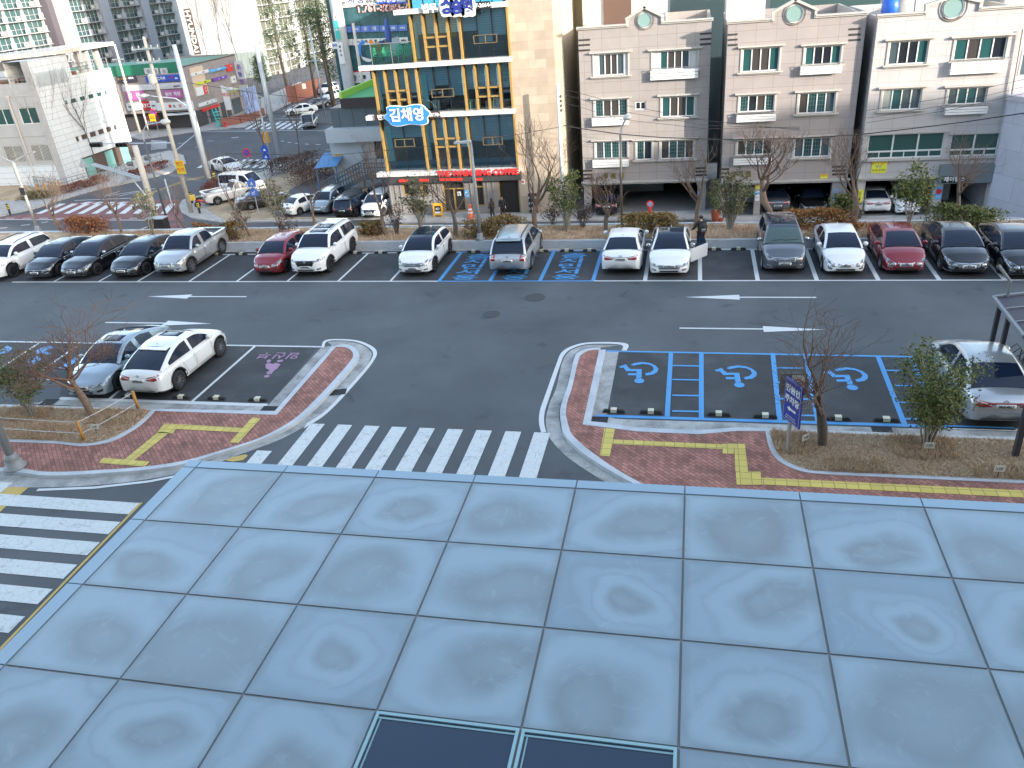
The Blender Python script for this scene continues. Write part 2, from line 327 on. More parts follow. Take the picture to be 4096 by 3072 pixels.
  # --- zebra crossings on the lot side
zb=MB()
zx=[G(*Z3(x,1110))for x in (690,912,1132,1350,1575,1800,2027)]+[G(*Z4(105,1126)),G(*Z4(330,1134))]
for p in zx:strip(zb,p.x-.255,p.x+.255,15.4,20.74,L1)
q=G(*Z3(310,1276));strip(zb,q.x-.26,q.x+.26,15.4,q.y,L1)
for zy in (178,232,320,415,522,640,775,930,1110):
 y=G(*ZC(250,zy)).y;strip(zb,-30,G(*ZC(620-(zy-235)*1.0 if zy>200 else 30,zy)).x-.15,y-.27,y+.27,L1)
zb.build('zebra_crossing',ZEBRA,kind='structure')
yl=MB();lane(yl,ZC,(612,228),(60,800),.08);lane(yl,ZC,(60,800),(-200,1070),.08);sheet(yl,gp(ZC,[(-60,200),(0,160),(125,162),(20,250),(-60,330)]),.008)
sheet(yl,gp(Z3,[(0,1350),(60,1325),(160,1305),(180,1315),(140,1350),(60,1362)]),L1)
yl.build('yellow_road_line',YEL,kind='structure')

# --- raised islands: brick walk, kerb, concrete gutter, white edge line
KH=0.13
def loft(name,m,A,B,z0,z1,n=60):
 MB().band(resample(A,n),resample(B,n),z0,z1).build(name,m,kind='structure')
 # left island
kin=smooth_line(gp(Z3,[(868,462),(935,464),(985,490),(1000,522),(985,565),(870,700),(700,880),(560,1010),(420,1100),(250,1182),(0,1262)],KH))+smooth_line(gp(ZA,[(1810,1300),(1500,1388),(1200,1436),(800,1468),(400,1482),(150,1452),(-20,1448),(-500,1440)],KH))
kout=smooth_line(gp(Z3,[(845,455),(945,442),(1018,470),(1046,517),(1020,584),(900,722),(740,892),(590,1022),(440,1112),(260,1194),(0,1279)],KH))+smooth_line(gp(ZA,[(1810,1316),(1500,1412),(1200,1462),(800,1494),(400,1512),(150,1484),(-20,1474),(-500,1466)],KH))
gout=smooth_line(gp(Z3,[(800,424),(955,422),(1075,452),(1143,507),(1128,575),(1050,682),(900,862),(700,1032),(600,1098),(400,1200),(0,1345)]))+smooth_line(gp(ZA,[(1810,1392),(1500,1482),(1200,1542),(800,1590),(400,1608),(150,1608),(-20,1604),(-500,1600)]))
kg=smooth_line(gp(Z3,[(835,455),(945,442),(1018,470),(1046,517),(1020,590),(900,732),(740,902),(590,1034),(440,1126),(260,1206),(0,1290)]))+smooth_line(gp(ZA,[(1810,1330),(1500,1424),(1200,1474),(800,1508),(400,1526),(150,1500),(-20,1490),(-500,1480)]))
loft('kerb',KERB,kin,kout,0,KH,90);loft('gutter',CONC,kg,gout,-0.05,0.008,90)
wo=smooth_line(gp(Z3,[(752,468),(792,410),(1000,410),(1122,446),(1186,502),(1150,590),(1000,770),(800,980),(615,1102)]));wi=smooth_line(gp(Z3,[(775,468),(806,418),(990,420),(1100,456),(1155,510),(1125,590),(975,765),(780,968),(640,1060)]))
loft('edge_line',WHITE,wo,wi,0.002,L1,60)
lane(wl,ZA,(1620,1478),(1200,1562),.12);lane(wl,ZA,(1200,1562),(760,1612),.12);lane(wl,ZA,(760,1612),(300,1630),.12)
# inner kerb round the bays (left edge of the finger, then along the back of the bays)
ka=gp(Z3,[(868,462),(415,968)],KH)+gp(ZA,[(2180,1012),(1240,985)],KH);kb=gp(Z3,[(845,455),(380,962)],KH)+gp(ZA,[(2200,990),(1180,978)],KH)
ka=gp(Z3,[(868,460),(402,993)],KH)+gp(ZA,[(1260,992),(-300,960)],KH);kb=gp(Z3,[(840,452),(388,964)],KH)+gp(ZA,[(1190,974),(-300,930)],KH)
MB().band(ka,kb,0,KH).build('kerb',KERB,kind='structure')
ga=gp(Z3,[(838,455),(385,968)])+gp(ZA,[(1200,980),(250,935)]);gb=gp(Z3,[(752,470),(335,922)])+gp(ZA,[(1200,930),(440,898)])
MB().band(ga,gb,-.05,.008).build('gutter',CONC,kind='structure')
bed_l=smooth_line(gp(ZA,[(1218,988),(1100,1100),(930,1198),(800,1240),(640,1256),(450,1236),(0,1222),(-500,1215)],KH));bed_lo=smooth_line(gp(ZA,[(1250,992),(1130,1108),(950,1218),(810,1260),(640,1276),(440,1256),(0,1240),(-500,1232)],KH))
loft('kerb',KERB,bed_l,bed_lo,0,KH+.015,50)
walk=kin[::1]+[(kin[-1][0],bed_lo[-1][1])]+bed_lo[::-1]+gp(ZA,[(1260,992)],KH)+gp(Z3,[(402,993)],KH)
MB().prism(walk,0.0,KH-.008).build('pavement',BRICK,kind='structure')
grass_l=gp(ZA,[(-500,960),(0,968),(1215,992)],KH)+bed_l;MB().prism(grass_l,0.02,KH+.03).build('planting_bed',SOIL,kind='structure')
# right island
kin2=smooth_line(gp(Z4,[(775,486),(700,489),(640,520),(614,562),(562,780),(526,890),(515,980),(530,1060),(560,1142),(640,1222),(750,1310),(900,1412),(1110,1530),(1500,1730)],KH))
kout2=smooth_line(gp(Z4,[(785,470),(690,474),(610,505),(576,560),(530,760),(490,870),(468,965),(475,1042),(500,1142),(618,1270),(750,1362),(900,1452),(1060,1537),(1450,1740)],KH))
kg2=smooth_line(gp(Z4,[(785,470),(690,474),(606,508),(572,566),(526,770),(484,882),(462,975),(468,1052),(494,1154),(612,1282),(744,1374),(892,1464),(1052,1549),(1440,1752)]))
gout2=smooth_line(gp(Z4,[(932,452),(700,449),(585,478),(520,522),(482,600),(440,782),(390,900),(360,1022),(365,1112),(400,1192),(500,1302),(620,1392),(830,1525),(1200,1740)]))
loft('kerb',KERB,kin2,kout2,0,KH,90);loft('gutter',CONC,kg2,gout2,-.05,.008,90)
wo=smooth_line(gp(Z4,[(984,500),(984,437),(700,430),(560,460),(480,510),(440,600),(350,850),(310,970),(305,1062),(322,1134)]));wi=smooth_line(gp(Z4,[(945,500),(945,448),(700,441),(575,472),(508,520),(470,605),(388,850),(350,970),(345,1060),(362,1130)]))
loft('edge_line',WHITE,wo,wi,.002,L1,60)
ka=gp(Z4,[(775,486),(645,1068),(800,1088),(1070,1122),(1300,1134),(1560,1144),(1860,1118),(2100,1122)],KH)+gp(Z5,[(160,1122),(2147,1198),(3000,1228)],KH)
kb=gp(Z4,[(824,484),(706,1044),(815,1054),(1075,1092),(1300,1104),(1560,1114),(1855,1090),(2100,1098)],KH)+gp(Z5,[(160,1098),(2147,1172),(3000,1204)],KH)
MB().band(ka,kb,0,KH).build('kerb',KERB,kind='structure')
ga=gp(Z4,[(830,490),(712,1042),(815,1060),(1075,1098),(1300,1110),(1560,1120),(1855,1096)])+gp(Z5,[(160,1104),(2147,1178)]);gb=gp(Z4,[(928,496),(832,1004),(900,1026),(1075,1034),(1300,1040),(1560,1048),(1855,1056)])+gp(Z5,[(160,1068),(2147,1130)])
MB().band(ga,gb,-.05,.008).build('gutter',CONC,kind='structure')
bed_r=smooth_line(gp(Z5,[(165,1122),(190,1230),(255,1330),(420,1412),(640,1440),(1300,1468),(2147,1508),(3200,1560)],KH));bed_ro=smooth_line(gp(Z5,[(128,1122),(158,1250),(230,1352),(400,1434),(620,1460),(1300,1492),(2147,1530),(3200,1580)],KH))
loft('kerb',KERB,bed_r,bed_ro,0,KH+.015,50)
walk=kin2+[(14,kin2[-1][1]),(14,bed_ro[-1][1])]+bed_ro[::-1]+gp(Z4,[(1860,1118),(1560,1144),(1300,1134),(1070,1122),(800,1088),(645,1068)],KH)
MB().prism(walk,0,KH-.008).build('pavement',BRICK,kind='structure')
grass_r=bed_r+gp(Z5,[(3000,1232),(2147,1200),(160,1124)],KH);MB().prism(grass_r,.02,KH+.03).build('planting_bed',SOIL,kind='structure')
# tactile paving
tp=MB();TZ=KH+.002
for zz,q in ((ZA,[(830,1370),(1205,1400),(1165,1440),(795,1412)]),(ZA,[(1000,1384),(1080,1390),(1362,1168),(1278,1160)]),(ZA,[(1320,1095),(1440,1100),(1390,1175),(1262,1168)]),(ZA,[(1440,1100),(1950,1128),(1925,1165),(1412,1138)]),(ZA,[(2030,1045),(2098,1052),(1915,1252),(1845,1248)]),
(Z4,[(815,1098),(897,1103),(858,1318),(778,1312)]),(Z4,[(882,1186),(1738,1225),(1735,1261),(876,1222)]),(Z4,[(1737,1220),(1828,1220),(1825,1300),(1740,1297)]),(Z4,[(1828,1220),(1912,1222),(1938,1440),(1838,1436)]),(Z4,[(1840,1438),(2035,1438),(2042,1540),(1848,1540)]),(Z5,[(98,1485),(2147,1585),(2147,1640),(100,1538)])):
 g4=gp(zz,q,KH);n=len(tp.v);sheet(tp,g4,TZ)
tp.build('tactile_paving',YTILE,kind='structure')
wl.build('white_bay_markings',WHITE,kind='structure')

# --- planter strip behind the far row, its wall down to the street
kl=[(-60,39.0),(-23,38.85),(0,38.35),(30,37.7)];kt=[(x,y+.16)for x,y in kl];kb_=[(x,y+2.75)for x,y in kl]
MB().band(kl,kt,0,.42).build('kerb',KERB,kind='structure')
MB().band([(x,y-.35)for x,y in kl],[(x,y-.01)for x,y in kl],-.02,.008).build('gutter',CONC,kind='structure')
MB().band(kt,kb_,ZL-.1,.36).build('planting_bed',SOIL,kind='structure')
MB().band(kb_,[(x,y+.2)for x,y in kb_],ZL-.1,.40).build('retaining_edge',KERB,kind='structure')

# --- street level: pavements, markings
PV=tile('grey_pavers',(0.40,0.385,0.36),(0.25,0.24,0.23),0.6,0.3,0.02,'XY',0.12,0.85,0.5)
def gl(z,pts,h=ZL):return gp(z,pts,h)
I=lambda x,y:(x,y)
def slab(name,m,pts,h=.12):MB().prism(pts,ZL-.3,ZL+h).build(name,m,kind='structure')
slab('pavement',CONC2,[(-24.4,58.55),(-9.5,58.3),(.9,58.2),(2,57.4),(10.5,56.9),(11,56.2),(24,55.6),(24,75),(-24.4,75)],.12)
slab('pavement',PV,gl(I,[(-60,895),(0,868),(150,834),(240,803),(400,758),(600,715),(690,690),(745,655),(735,625),(680,605),(500,640),(0,800)]))
slab('verge',SAND,gl(I,[(-80,830),(0,806),(118,802),(160,770),(60,735),(-80,740)]),.3)
slab('pavement',PV,gl(I,[(560,560),(694,541),(787,527),(903,516),(976,512),(1027,485),(1100,443),(1300,345),(1200,330),(960,430),(760,480),(480,540)]))
isl=gl(I,[(716,826),(727,853),(768,875),(890,893),(1000,890),(1300,886),(1562,876),(1562,640),(1290,640),(1100,672),(1010,702),(960,732),(800,785),(730,803)])
slab('pavement',PV,isl,.1)
MB().prism(gl(I,[(830,838),(905,882),(1300,874),(1540,866),(1550,660),(1290,660),(1040,725)],ZL+.1),ZL,ZL+.125).build('car_park_ground',SAND,kind='structure')
MB().prism(gl(I,[(1090,870),(1540,866),(1550,700),(1290,690),(1160,760)],ZL+.1),ZL,ZL+.135).build('car_park_ground',ROAD,kind='structure')
rr=MB();sheet(rr,gl(Z6,[(-60,556),(0,545),(330,500),(600,420),(1440,400),(1480,575),(1200,570),(0,558)]),ZL+.006);sheet(rr,gl(Z6,[(1240,660),(1300,610),(1440,575),(1500,620),(1480,690)]),ZL+.009);rr.build('red_road_surface',REDROAD,kind='structure')
mk=MB()
for i in range(10):
 x=285+112*i;t=478+98*i;sheet(mk,gl(Z6,[(x,513),(x+48,513),(t+55,432),(t+2,432)]),ZL+.012)
for i in range(4):
 x=640+95*i;sheet(mk,gl(Z6,[(x,432),(x+50,432),(x+118,418),(x+60,418)]),ZL+.012)
def rl(mb,z,a,b,wd,lev=.012):
 p,q=G(*z(*a),ZL),G(*z(*b),ZL);d=(q-p).normalized();n=Vector((-d.y,d.x,0))*wd/2;sheet(mb,[(p+n)[:2],(q+n)[:2],(q-n)[:2],(p-n)[:2]],ZL+lev)
rl(mk,Z6,(-60,560),(1200,565),.15)
for x in (45,180,315,450,600,755,900,1040):rl(mk,Z6,(x,550),(x+72,549),.12)
for a,b in (((0,630),(58,626)),((168,608),(240,600)),((330,587),(388,578)),((560,578),(600,558)),((600,407),(1055,388)),((830,375),(1250,310)),((950,372),(1200,322)),((850,365),(960,335)),((1080,660),(1230,600)),((1130,660),(1200,640)),((1650,245),(1740,235)),((1960,195),(2140,155))):rl(mk,Z6,a,b,.15)
for i in range(11):
 x=1580+62*i;sheet(mk,gl(Z6,[(x,145),(x+34,144),(x+130,88),(x+98,89)]),ZL+.012)
ZB=zoom(900,0,.422)
for i in range(14):
 x=100+62*i;sheet(mk,gl(ZB,[(x,1565),(x+34,1565),(x+110,1512),(x+76,1512)]),ZL+.012)
for i in range(9):
 x=185+66*i;sheet(mk,gl(ZB,[(x,1226),(x+36,1226),(x+165,1152),(x+128,1152)]),ZL+.012)
for a,b in (((-200,1232),(950,1240)),((400,1130),(740,1122)),((-300,1250),(480,1247)),((545,1110),(660,1060)),((545,1050),(670,990)),((60,1306),(130,1300)),((305,1270),(360,1262)),((530,1338),(556,1341)),((595,1350),(625,1353)),((665,1358),(700,1361)),((760,1366),(795,1368)),((860,1370),(905,1372)),((960,1420),(1005,1415))):rl(mk,ZB,a,b,.18)
for a,b in (((1500,1315),(1700,1150)),((1540,1240),(1600,1235)),((1690,1272),(1740,1270)),((1790,1222),(1850,1216)),((2000,1195),(2060,1188))):rl(mk,zoom(0,0,.463),a,b,.15)
for i in range(8):
 p=G(*zoom(0,0,.463)(1310+10*i,1215+14*i),ZL);rl(mk,zoom(0,0,.463),(1305,1215+11*i),(1440,1222+8*i),.3)
mk.build('street_markings',WHITE,kind='structure')
ym=MB()
for o in (0,9):rl(ym,Z6,(1050,400+o),(1500,240+o),.13);rl(ym,Z6,(1500,240+o),(1700,200+o),.13)
rl(ym,I,(1000,925),(3100,897),.1)
for i in range(5):
 y0=600+22*i;(sheet(ym if i%2==0 else mk,gl(Z7,[(1370-14*i,y0),(1760-20*i,y0+6),(1745-20*i,y0+20),(1350-14*i,y0+14)]),ZL+.012))
ym.build('yellow_street_lines',YEL,kind='structure')
cw=MB()
for i in range(5):
 y0=611+22*i;sheet(cw,gl(Z7,[(1362-14*i,y0),(1752-20*i,y0+6),(1740-20*i,y0+16),(1346-14*i,y0+11)]),ZL+.014)
cw.build('zebra_crossing',WHITE,kind='structure')
# manhole covers in the lane
for px,py,r in ((1965,1258,.38),(2140,1190,.45)):
 p=G(px,py);tag(MB().lathe((p.x,p.y,0),[(r,0.0),(r,.012),(r*.9,.014),(r*.86,.008),(0.02,.010)],20).build('manhole_cover',mat('cast_iron',(.062,.066,.070),.7,.2,noise=.2,nscale=20)),'round dark manhole cover in the lane '+('nearest the entrance gap' if py>1200 else 'close to the silver car row'),'manhole cover')
 # ================================================================== BUILDINGS ACROSS THE STREET
GL_DARK=mat('window_glass_dark',(.018,.022,.028),.04,0,0,.8);GL_TEAL=mat('window_glass_teal',(.022,.080,.080),.05,0,0,.8);GL_BROWN=mat('window_screen',(.055,.05,.046),.25);GL_CURT=mat('window_curtain',(.30,.33,.30),.3,0,.3)
GL_GREY=mat('window_glass_grey',(.06,.085,.095),.05,0,0,.8)
PANES=[GL_DARK,GL_TEAL,GL_BROWN,GL_CURT,GL_GREY]
UPVC=mat('white_window_frame',(.66,.66,.64),.4);RAILW=mat('white_rail',(.70,.70,.68),.45);STEEL=mat('grey_steel',(.30,.31,.32),.4,.7)
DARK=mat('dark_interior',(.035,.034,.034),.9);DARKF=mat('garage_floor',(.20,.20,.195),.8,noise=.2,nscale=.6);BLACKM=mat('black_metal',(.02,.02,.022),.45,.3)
def pane_window(parent,x0,x1,z0,z1,y,kinds,fr=.07,grid=False,fm=None):
 """white sliding window: frame and mullions; its panes are one child mesh"""
 f=MB();f.box(x0,x1,y,y+.09,z0,z0+fr);f.box(x0,x1,y,y+.09,z1-fr,z1);f.box(x0,x0+fr,y+.002,y+.088,z0+fr,z1-fr);f.box(x1-fr,x1,y+.002,y+.088,z0+fr,z1-fr)
 n=len(kinds);st=(x1-x0-fr)/n
 for i in range(1,n):f.box(x0+i*st,x0+i*st+fr,y+.004,y+.086,z0+fr,z1-fr)
 w_=f.build('window',fm or UPVC,parent);p=MB()
 for i,k in enumerate(kinds):
  p.mi=k;p.face([(x0+fr+i*st,y+.05,z0+fr),(x0+(i+1)*st,y+.05,z0+fr),(x0+(i+1)*st,y+.05,z1-fr),(x0+fr+i*st,y+.05,z1-fr)])
 p.build('pane',PANES,w_)
 if grid:
  g=MB()
  for i in grid:
   a=x0+fr+i*st;b=x0+(i+1)*st
   for q in (.33,.67):g.box(a+(b-a)*q-.006,a+(b-a)*q+.006,y-.01,y+.004,z0+fr,z1-fr)
   for q in (.2,.4,.6,.8):g.box(a,b,y-.012,y+.002,z0+(z1-z0)*q-.005,z0+(z1-z0)*q+.006)
  g.build('security_bars',STEEL,w_)
 return w_
def surround(w_,x0,x1,z0,z1,y,m,sill=True):
 s=MB();s.box(x0-.12,x0,y-.05,y+.02,z0,z1);s.box(x1,x1+.12,y-.05,y+.02,z0,z1)
 s.box(x0-.22,x1+.22,y-.10,y+.02,z1,z1+.07);s.box(x0-.32,x1+.32,y-.22,y+.02,z1+.07,z1+.17)
 s.build('lintel',m,w_);s=MB();s.box(x0-.18,x1+.18,y-.10,y+.02,z0-.16,z0-.08);s.box(x0-.28,x1+.28,y-.20,y+.02,z0-.08,z0);s.build('sill',m,w_)
def balcony(parent,x0,x1,z0,z1,y,n=3):
 b=MB();h=(z1-z0)
 for i in range(n):b.box(x0,x1,y-.36,y-.32,z0+h*i/n,z0+h*(i+.82)/n)
 for x in (x0,x1-.04):
  for i in range(n):b.box(x,x+.04,y-.32,y,z0+h*i/n+.02,z0+h*(i+.8)/n)
 o=b.build('balcony_rail',RAILW,parent)
 h=MB();h.box(x0-.05,x1+.05,y-.38,y-.33,z1+.10,z1+.14)
 for k in range(6):q=x0+(x1-x0)*k/5;h.box(q-.015,q+.015,y-.37,y-.34,z1-.02,z1+.10)
 h.build('handrail',STEEL,o)
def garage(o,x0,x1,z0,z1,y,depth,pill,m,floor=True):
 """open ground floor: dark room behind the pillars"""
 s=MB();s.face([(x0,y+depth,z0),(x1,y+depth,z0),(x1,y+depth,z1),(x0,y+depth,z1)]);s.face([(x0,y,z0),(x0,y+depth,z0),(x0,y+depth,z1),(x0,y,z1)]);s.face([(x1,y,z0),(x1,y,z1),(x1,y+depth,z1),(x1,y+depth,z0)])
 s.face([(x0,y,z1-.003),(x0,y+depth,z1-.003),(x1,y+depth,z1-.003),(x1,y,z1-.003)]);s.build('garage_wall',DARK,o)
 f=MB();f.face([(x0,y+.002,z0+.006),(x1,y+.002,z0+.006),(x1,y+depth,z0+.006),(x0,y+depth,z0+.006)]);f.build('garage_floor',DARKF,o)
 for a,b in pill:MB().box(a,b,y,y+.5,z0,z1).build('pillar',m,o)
def gable(y,xc,hw,z0,zp,m,trim,parent,glass,top):
 """pointed parapet with a round window"""
 cx,r=xc,hw*.42;zc=z0+(zp-z0)*.30
 b=MB();pts=[(xc-hw,z0-.25),(xc+hw,z0-.25),(xc+hw,z0+.45),(xc,zp),(xc-hw,z0+.45)];n=len(pts)
 b.add([(p[0],y-.012,p[1])for p in pts]+[(p[0],y+.3,p[1])for p in pts],[tuple(range(n)),tuple(range(n,2*n))[::-1]]+[(i,n+i,n+(i+1)%n,(i+1)%n)for i in range(n)])
 g=b.build('gable',m,parent);t=MB()
 for a,c in (((xc-hw,z0+.45),(xc,zp)),((xc,zp),(xc+hw,z0+.45))):
  d=Vector((c[0]-a[0],0,c[1]-a[1]));L=d.length;d.normalize();nn=Vector((-d.z,0,d.x));t.obox(Vector(((a[0]+c[0])/2,y+.1,(a[1]+c[1])/2))+nn*.05,d,(0,1,0),nn,L/2+.1,.26,.075)
 for sx in (-1,1):t.box(xc+sx*hw-.08,xc+sx*hw+.08,y-.14,y+.34,z0,z0+.42)
 t.build('gable_trim',trim,g)
 o=MB();o.lathe((cx,y-.06,zc),[(r*1.26,0),(r*1.26,.05),(r,.05),(r,0)],32,'Y',False);w_=o.build('round_window',mat('brown_ring',(.16,.14,.12),.7),parent)
 o=MB();o.lathe((cx,y-.08,zc),[(r,0),(r,.05),(r*.86,.06),(r*.86,0)],32,'Y',False);o.build('frame',UPVC,w_)
 MB().disc((cx,y-.045,zc),r*.9,32,'Y').build('pane',glass,w_)
TRIM=mat('cream_stone_trim',(.42,.40,.365),.6,noise=.06,nscale=2);GOLD=mat('gold_letter',(.30,.23,.08),.35,.6)
SLOT=mat('dark_slot',(.035,.03,.028),.8)
ZP4=zoom(2200,0,.5426);ZP5=zoom(3096,0,.5426);ZP3=zoom(1280,0,.5424)
GLASSR=mat('round_glass',(.22,.33,.31),.08,0,.5)
def rect(z,a,b,Y):
 p=V(*z(*a),Y);q=V(*z(*b),Y);p2=V(*z(a[0],b[1]),Y);q2=V(*z(b[0],a[1]),Y)
 return (p.x+p2.x)/2,(q.x+q2.x)/2,(q.z+p2.z)/2,(p.z+q2.z)/2
def house(name,label,Y,xl,xr,z0,ztop,stone,wins,zgar,pillars,slots,gab,z,depth=11,gardepth=9.5):
 o=wthing(name,label,'building',((xl+xr)/2,Y,ZL))
 holes=[];todo=[]
 for it in wins:
  (a,b),kinds=it[0],it[1];x0,x1,c,d=rect(z,a,b,Y);holes.append((x0,x1,c,d));todo.append((x0,x1,c,d,kinds,it[2]if len(it)>2 else {}))
 wl_=MB();wl_.wall(xl,xr,zgar,ztop,Y,holes,.22)
 wl_.face([(xl,Y,zgar),(xl,Y,ztop),(xl,Y+depth,ztop),(xl,Y+depth,zgar)]);wl_.face([(xr,Y,zgar),(xr,Y+depth,zgar),(xr,Y+depth,ztop),(xr,Y,ztop)]);wl_.face([(xl,Y+depth,z0),(xl,Y+depth,ztop),(xr,Y+depth,ztop),(xr,Y+depth,z0)])
 for a,b in slots and ():pass
 wl_.build('wall',stone,o)
 MB().face([(xl,Y,ztop-.9),(xr,Y,ztop-.9),(xr,Y+depth,ztop-.9),(xl,Y+depth,ztop-.9)]).build('roof',mat('roof_deck',(.36,.37,.36),.8,noise=.2,nscale=1),o)
 pw=MB();pw.box(xl+.004,xl+.2,Y+.2,Y+depth-.004,ztop-.9,ztop-.004);pw.box(xr-.2,xr-.004,Y+.2,Y+depth-.004,ztop-.9,ztop-.004);pw.face([(xl+.2,Y+.2,ztop-.9),(xr-.2,Y+.2,ztop-.9),(xr-.2,Y+.2,ztop),(xl+.2,Y+.2,ztop)]);pw.build('parapet',TRIM,o)
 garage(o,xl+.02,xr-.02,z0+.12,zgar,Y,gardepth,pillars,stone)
 c=MB();c.box(xl-.08,xr+.08,Y-.14,Y+.1,zgar-.02,zgar+.10);c.box(xl-.14,xr+.14,Y-.24,Y+.1,zgar+.10,zgar+.2);c.build('cornice',TRIM,o)
 gx0,gx1=gab[0]-gab[1],gab[0]+gab[1]
 for a,b in ((xl-.1,gx0),(gx1,xr+.1)):c=MB();c.box(a,b,Y-.10,Y+.24,ztop-.02,ztop+.08);c.box(a,b,Y-.18,Y+.28,ztop+.08,ztop+.17);c.build('cornice',TRIM,o)
 gable(Y,gab[0],gab[1],ztop,gab[2],stone,TRIM,o,GLASSR,ztop)
 for x0,x1,c,d,kinds,opt in todo:
  if not kinds:continue
  x0+=.01;x1-=.01
  if opt.get('wide'):
   e=opt['wide'];[MB().box(u_,v_,Y+.06,Y+.2,c,d).build('shutter_panel',mat('grey_panel',(.45,.46,.46),.5),o)for u_,v_ in ((x0-.002,x0+e),(x1-e,x1+.002))];wv=pane_window(o,x0+e,x1-e,c+.01,d-.01,Y+.1,kinds)
  else:wv=pane_window(o,x0,x1,c+.01,d-.01,Y+.06,kinds,grid=opt.get('grid',False))
  if not opt.get('plain'):surround(wv,x0,x1,c,d,Y,TRIM)
  if opt.get('bal'):
   p,q,r_,s_=rect(z,*opt['bal'],Y);balcony(o,p,q,r_,s_,Y,opt.get('n',3))
 for (a,b)in slots:
  x0,x1,c,d=rect(z,a,b,Y);x0=max(x0,xl-.015);x1=min(x1,xr+.015);MB().box(x0,x1,Y-.015,Y+.05,c,d).build('slot',SLOT,o)
 return o
ST1=tile('beige_granite',(.305,.275,.255),(.19,.155,.135),1.28,.72,.012,'XZ',.03,.6,0.0,1,.05);ST2=tile('pinkish_granite',(.305,.272,.258),(.19,.155,.138),1.28,.72,.012,'XZ',.03,.6,0.0,1,.05);ST3=tile('pale_granite',(.43,.41,.40),(.28,.245,.23),1.28,.72,.012,'XZ',.025,.6,0.0,1,.04)
Y1,Y2,Y3=60.05,58.5,57.92
def sl(z,x0,x1,ys,dy=14):return [((x0,y),(x1,y+dy))for y in ys]
x0=V(2322,400,Y1).x;x1=V(2836,400,Y1).x
b1=house('apartment_house','beige granite apartment house with round gable window and empty open garage',Y1,x0,x1,ZL,V(2330,118,Y1).z,ST1,
[(((325,395),(575,558)),[4,2,2,4],dict(wide=.28)),(((755,372),(1085,515)),[1,2,2,4],dict(wide=.5,bal=((742,505),(1092,578)))),
(((330,733),(572,860)),[1,2,2,1],dict(grid=[0,3],bal=((313,858),(582,918)))),(((627,748),(707,810)),[0,0],dict(plain=1)),(((822,710),(1068,862)),[1,2,2,1]),
(((336,1042),(572,1170)),[4,1,1,4],dict(grid=[0,1,2,3],bal=((318,1168),(580,1225)))),(((636,1040),(752,1180)),[1,0],dict(grid=[0])),(((815,1034),(1060,1172)),[2,1,1,0],dict(grid=[1,2]))],
V(2340,738,Y1).z,[(x0,V(*ZP4(306,1470),Y1).x),(V(*ZP4(1085,1470),Y1).x,x1)],
sl(ZP4,212,295,(288,325,364))+sl(ZP4,1105,1200,(240,281,318))+sl(ZP4,235,312,(1252,1280,1309))+sl(ZP4,1072,1160,(1232,1258,1284)),(V(*ZP4(697,160),Y1).x,1.18,V(*ZP4(705,60),Y1).z),ZP4)
for px,ch in ((412,'성'),(468,'원'),(527,'빌')):p=V(*ZP4(px,1297),Y1);text(ch,.42,GOLD,(p.x,Y1-.03,p.z),b1,ext=.02,name='house_name_letter',bold=.02)
x0=V(2905,400,Y2).x-.1;x1=V(3420,400,Y2).x+.12
b2=house('apartment_house','pinkish granite apartment house with round gable window and two cars in its garage',Y2,x0,x1,ZL,V(2912,95,Y2).z,ST2,
[(((1416,352),(1690,528)),[1,2,2,1]),(((1396,700),(1655,825)),[1,0,2,1],dict(grid=[0,3],bal=((1375,835),(1662,890)))),(((1378,1030),(1638,1145)),[2,1,1,0],dict(grid=[1,2],bal=((1352,1155),(1632,1205)))),
(((1878,338),(2145,476)),[1,0,0,1],dict(bal=((1843,478),(2146,540)))),(((1832,682),(2102,836)),[2,1,1,4],dict(grid=[1,2])),(((1800,1015),(2065,1160)),[4,1,1,4],dict(grid=[1,2]))],
V(2880,738,Y2).z,[(x0,V(*ZP4(1290,1470),Y2).x),(V(*ZP4(1505,1470),Y2).x,V(*ZP4(1552,1470),Y2).x),(V(*ZP4(2070,1470),Y2).x,x1)],
sl(ZP4,1310,1383,(248,286,325))+sl(ZP4,2200,2290,(207,248,288))+sl(ZP4,1252,1320,(1240,1270,1298))+sl(ZP4,2080,2180,(1222,1250,1278)),(V(*ZP4(1800,118),Y2).x,1.3,V(*ZP4(1805,5),Y2).z),ZP4)
for px,ch in ((1346,'수'),(1405,'지'),(1462,'빌')):p=V(*ZP4(px,1283),Y2);text(ch,.42,GOLD,(p.x,Y2-.03,p.z),b2,ext=.02,name='house_name_letter',bold=.02)
x0=V(*ZP5(735,400),Y3).x;x1=V(*ZP5(1790,400),Y3).x
b3=house('apartment_house','pale granite apartment house with wide green shop glazing on its first floor',Y3,x0,x1,ZL,V(*ZP5(800,125),Y3).z,ST3,
[(((845,300),(1135,475)),[4,0,0,1]),(((1330,278),(1712,440)),[1,2,1,0],dict(bal=((1295,445),(1702,535)),n=4)),(((795,655),(1085,812)),[3,1,4,4]),(((1280,645),(1570,770)),[4,1,1,4],dict(bal=((1254,778),(1562,835)))),
(((692,985),(1245,1165)),[],dict(plain=1)),(((1300,985),(1650,1150)),[],dict(plain=1))],
V(*ZP5(620,1330),Y3).z,[(x0,V(*ZP5(662,1450),Y3).x),(V(*ZP5(1165,1450),Y3).x,V(*ZP5(1235,1450),Y3).x),(V(*ZP5(1555,1450),Y3).x,x1)],[],(V(*ZP5(1318,70),Y3).x,1.5,V(*ZP5(1312,-22),Y3).z),ZP5)
GSHOP=mat('green_shop_glass',(.022,.075,.065),.05,0,0,.8)
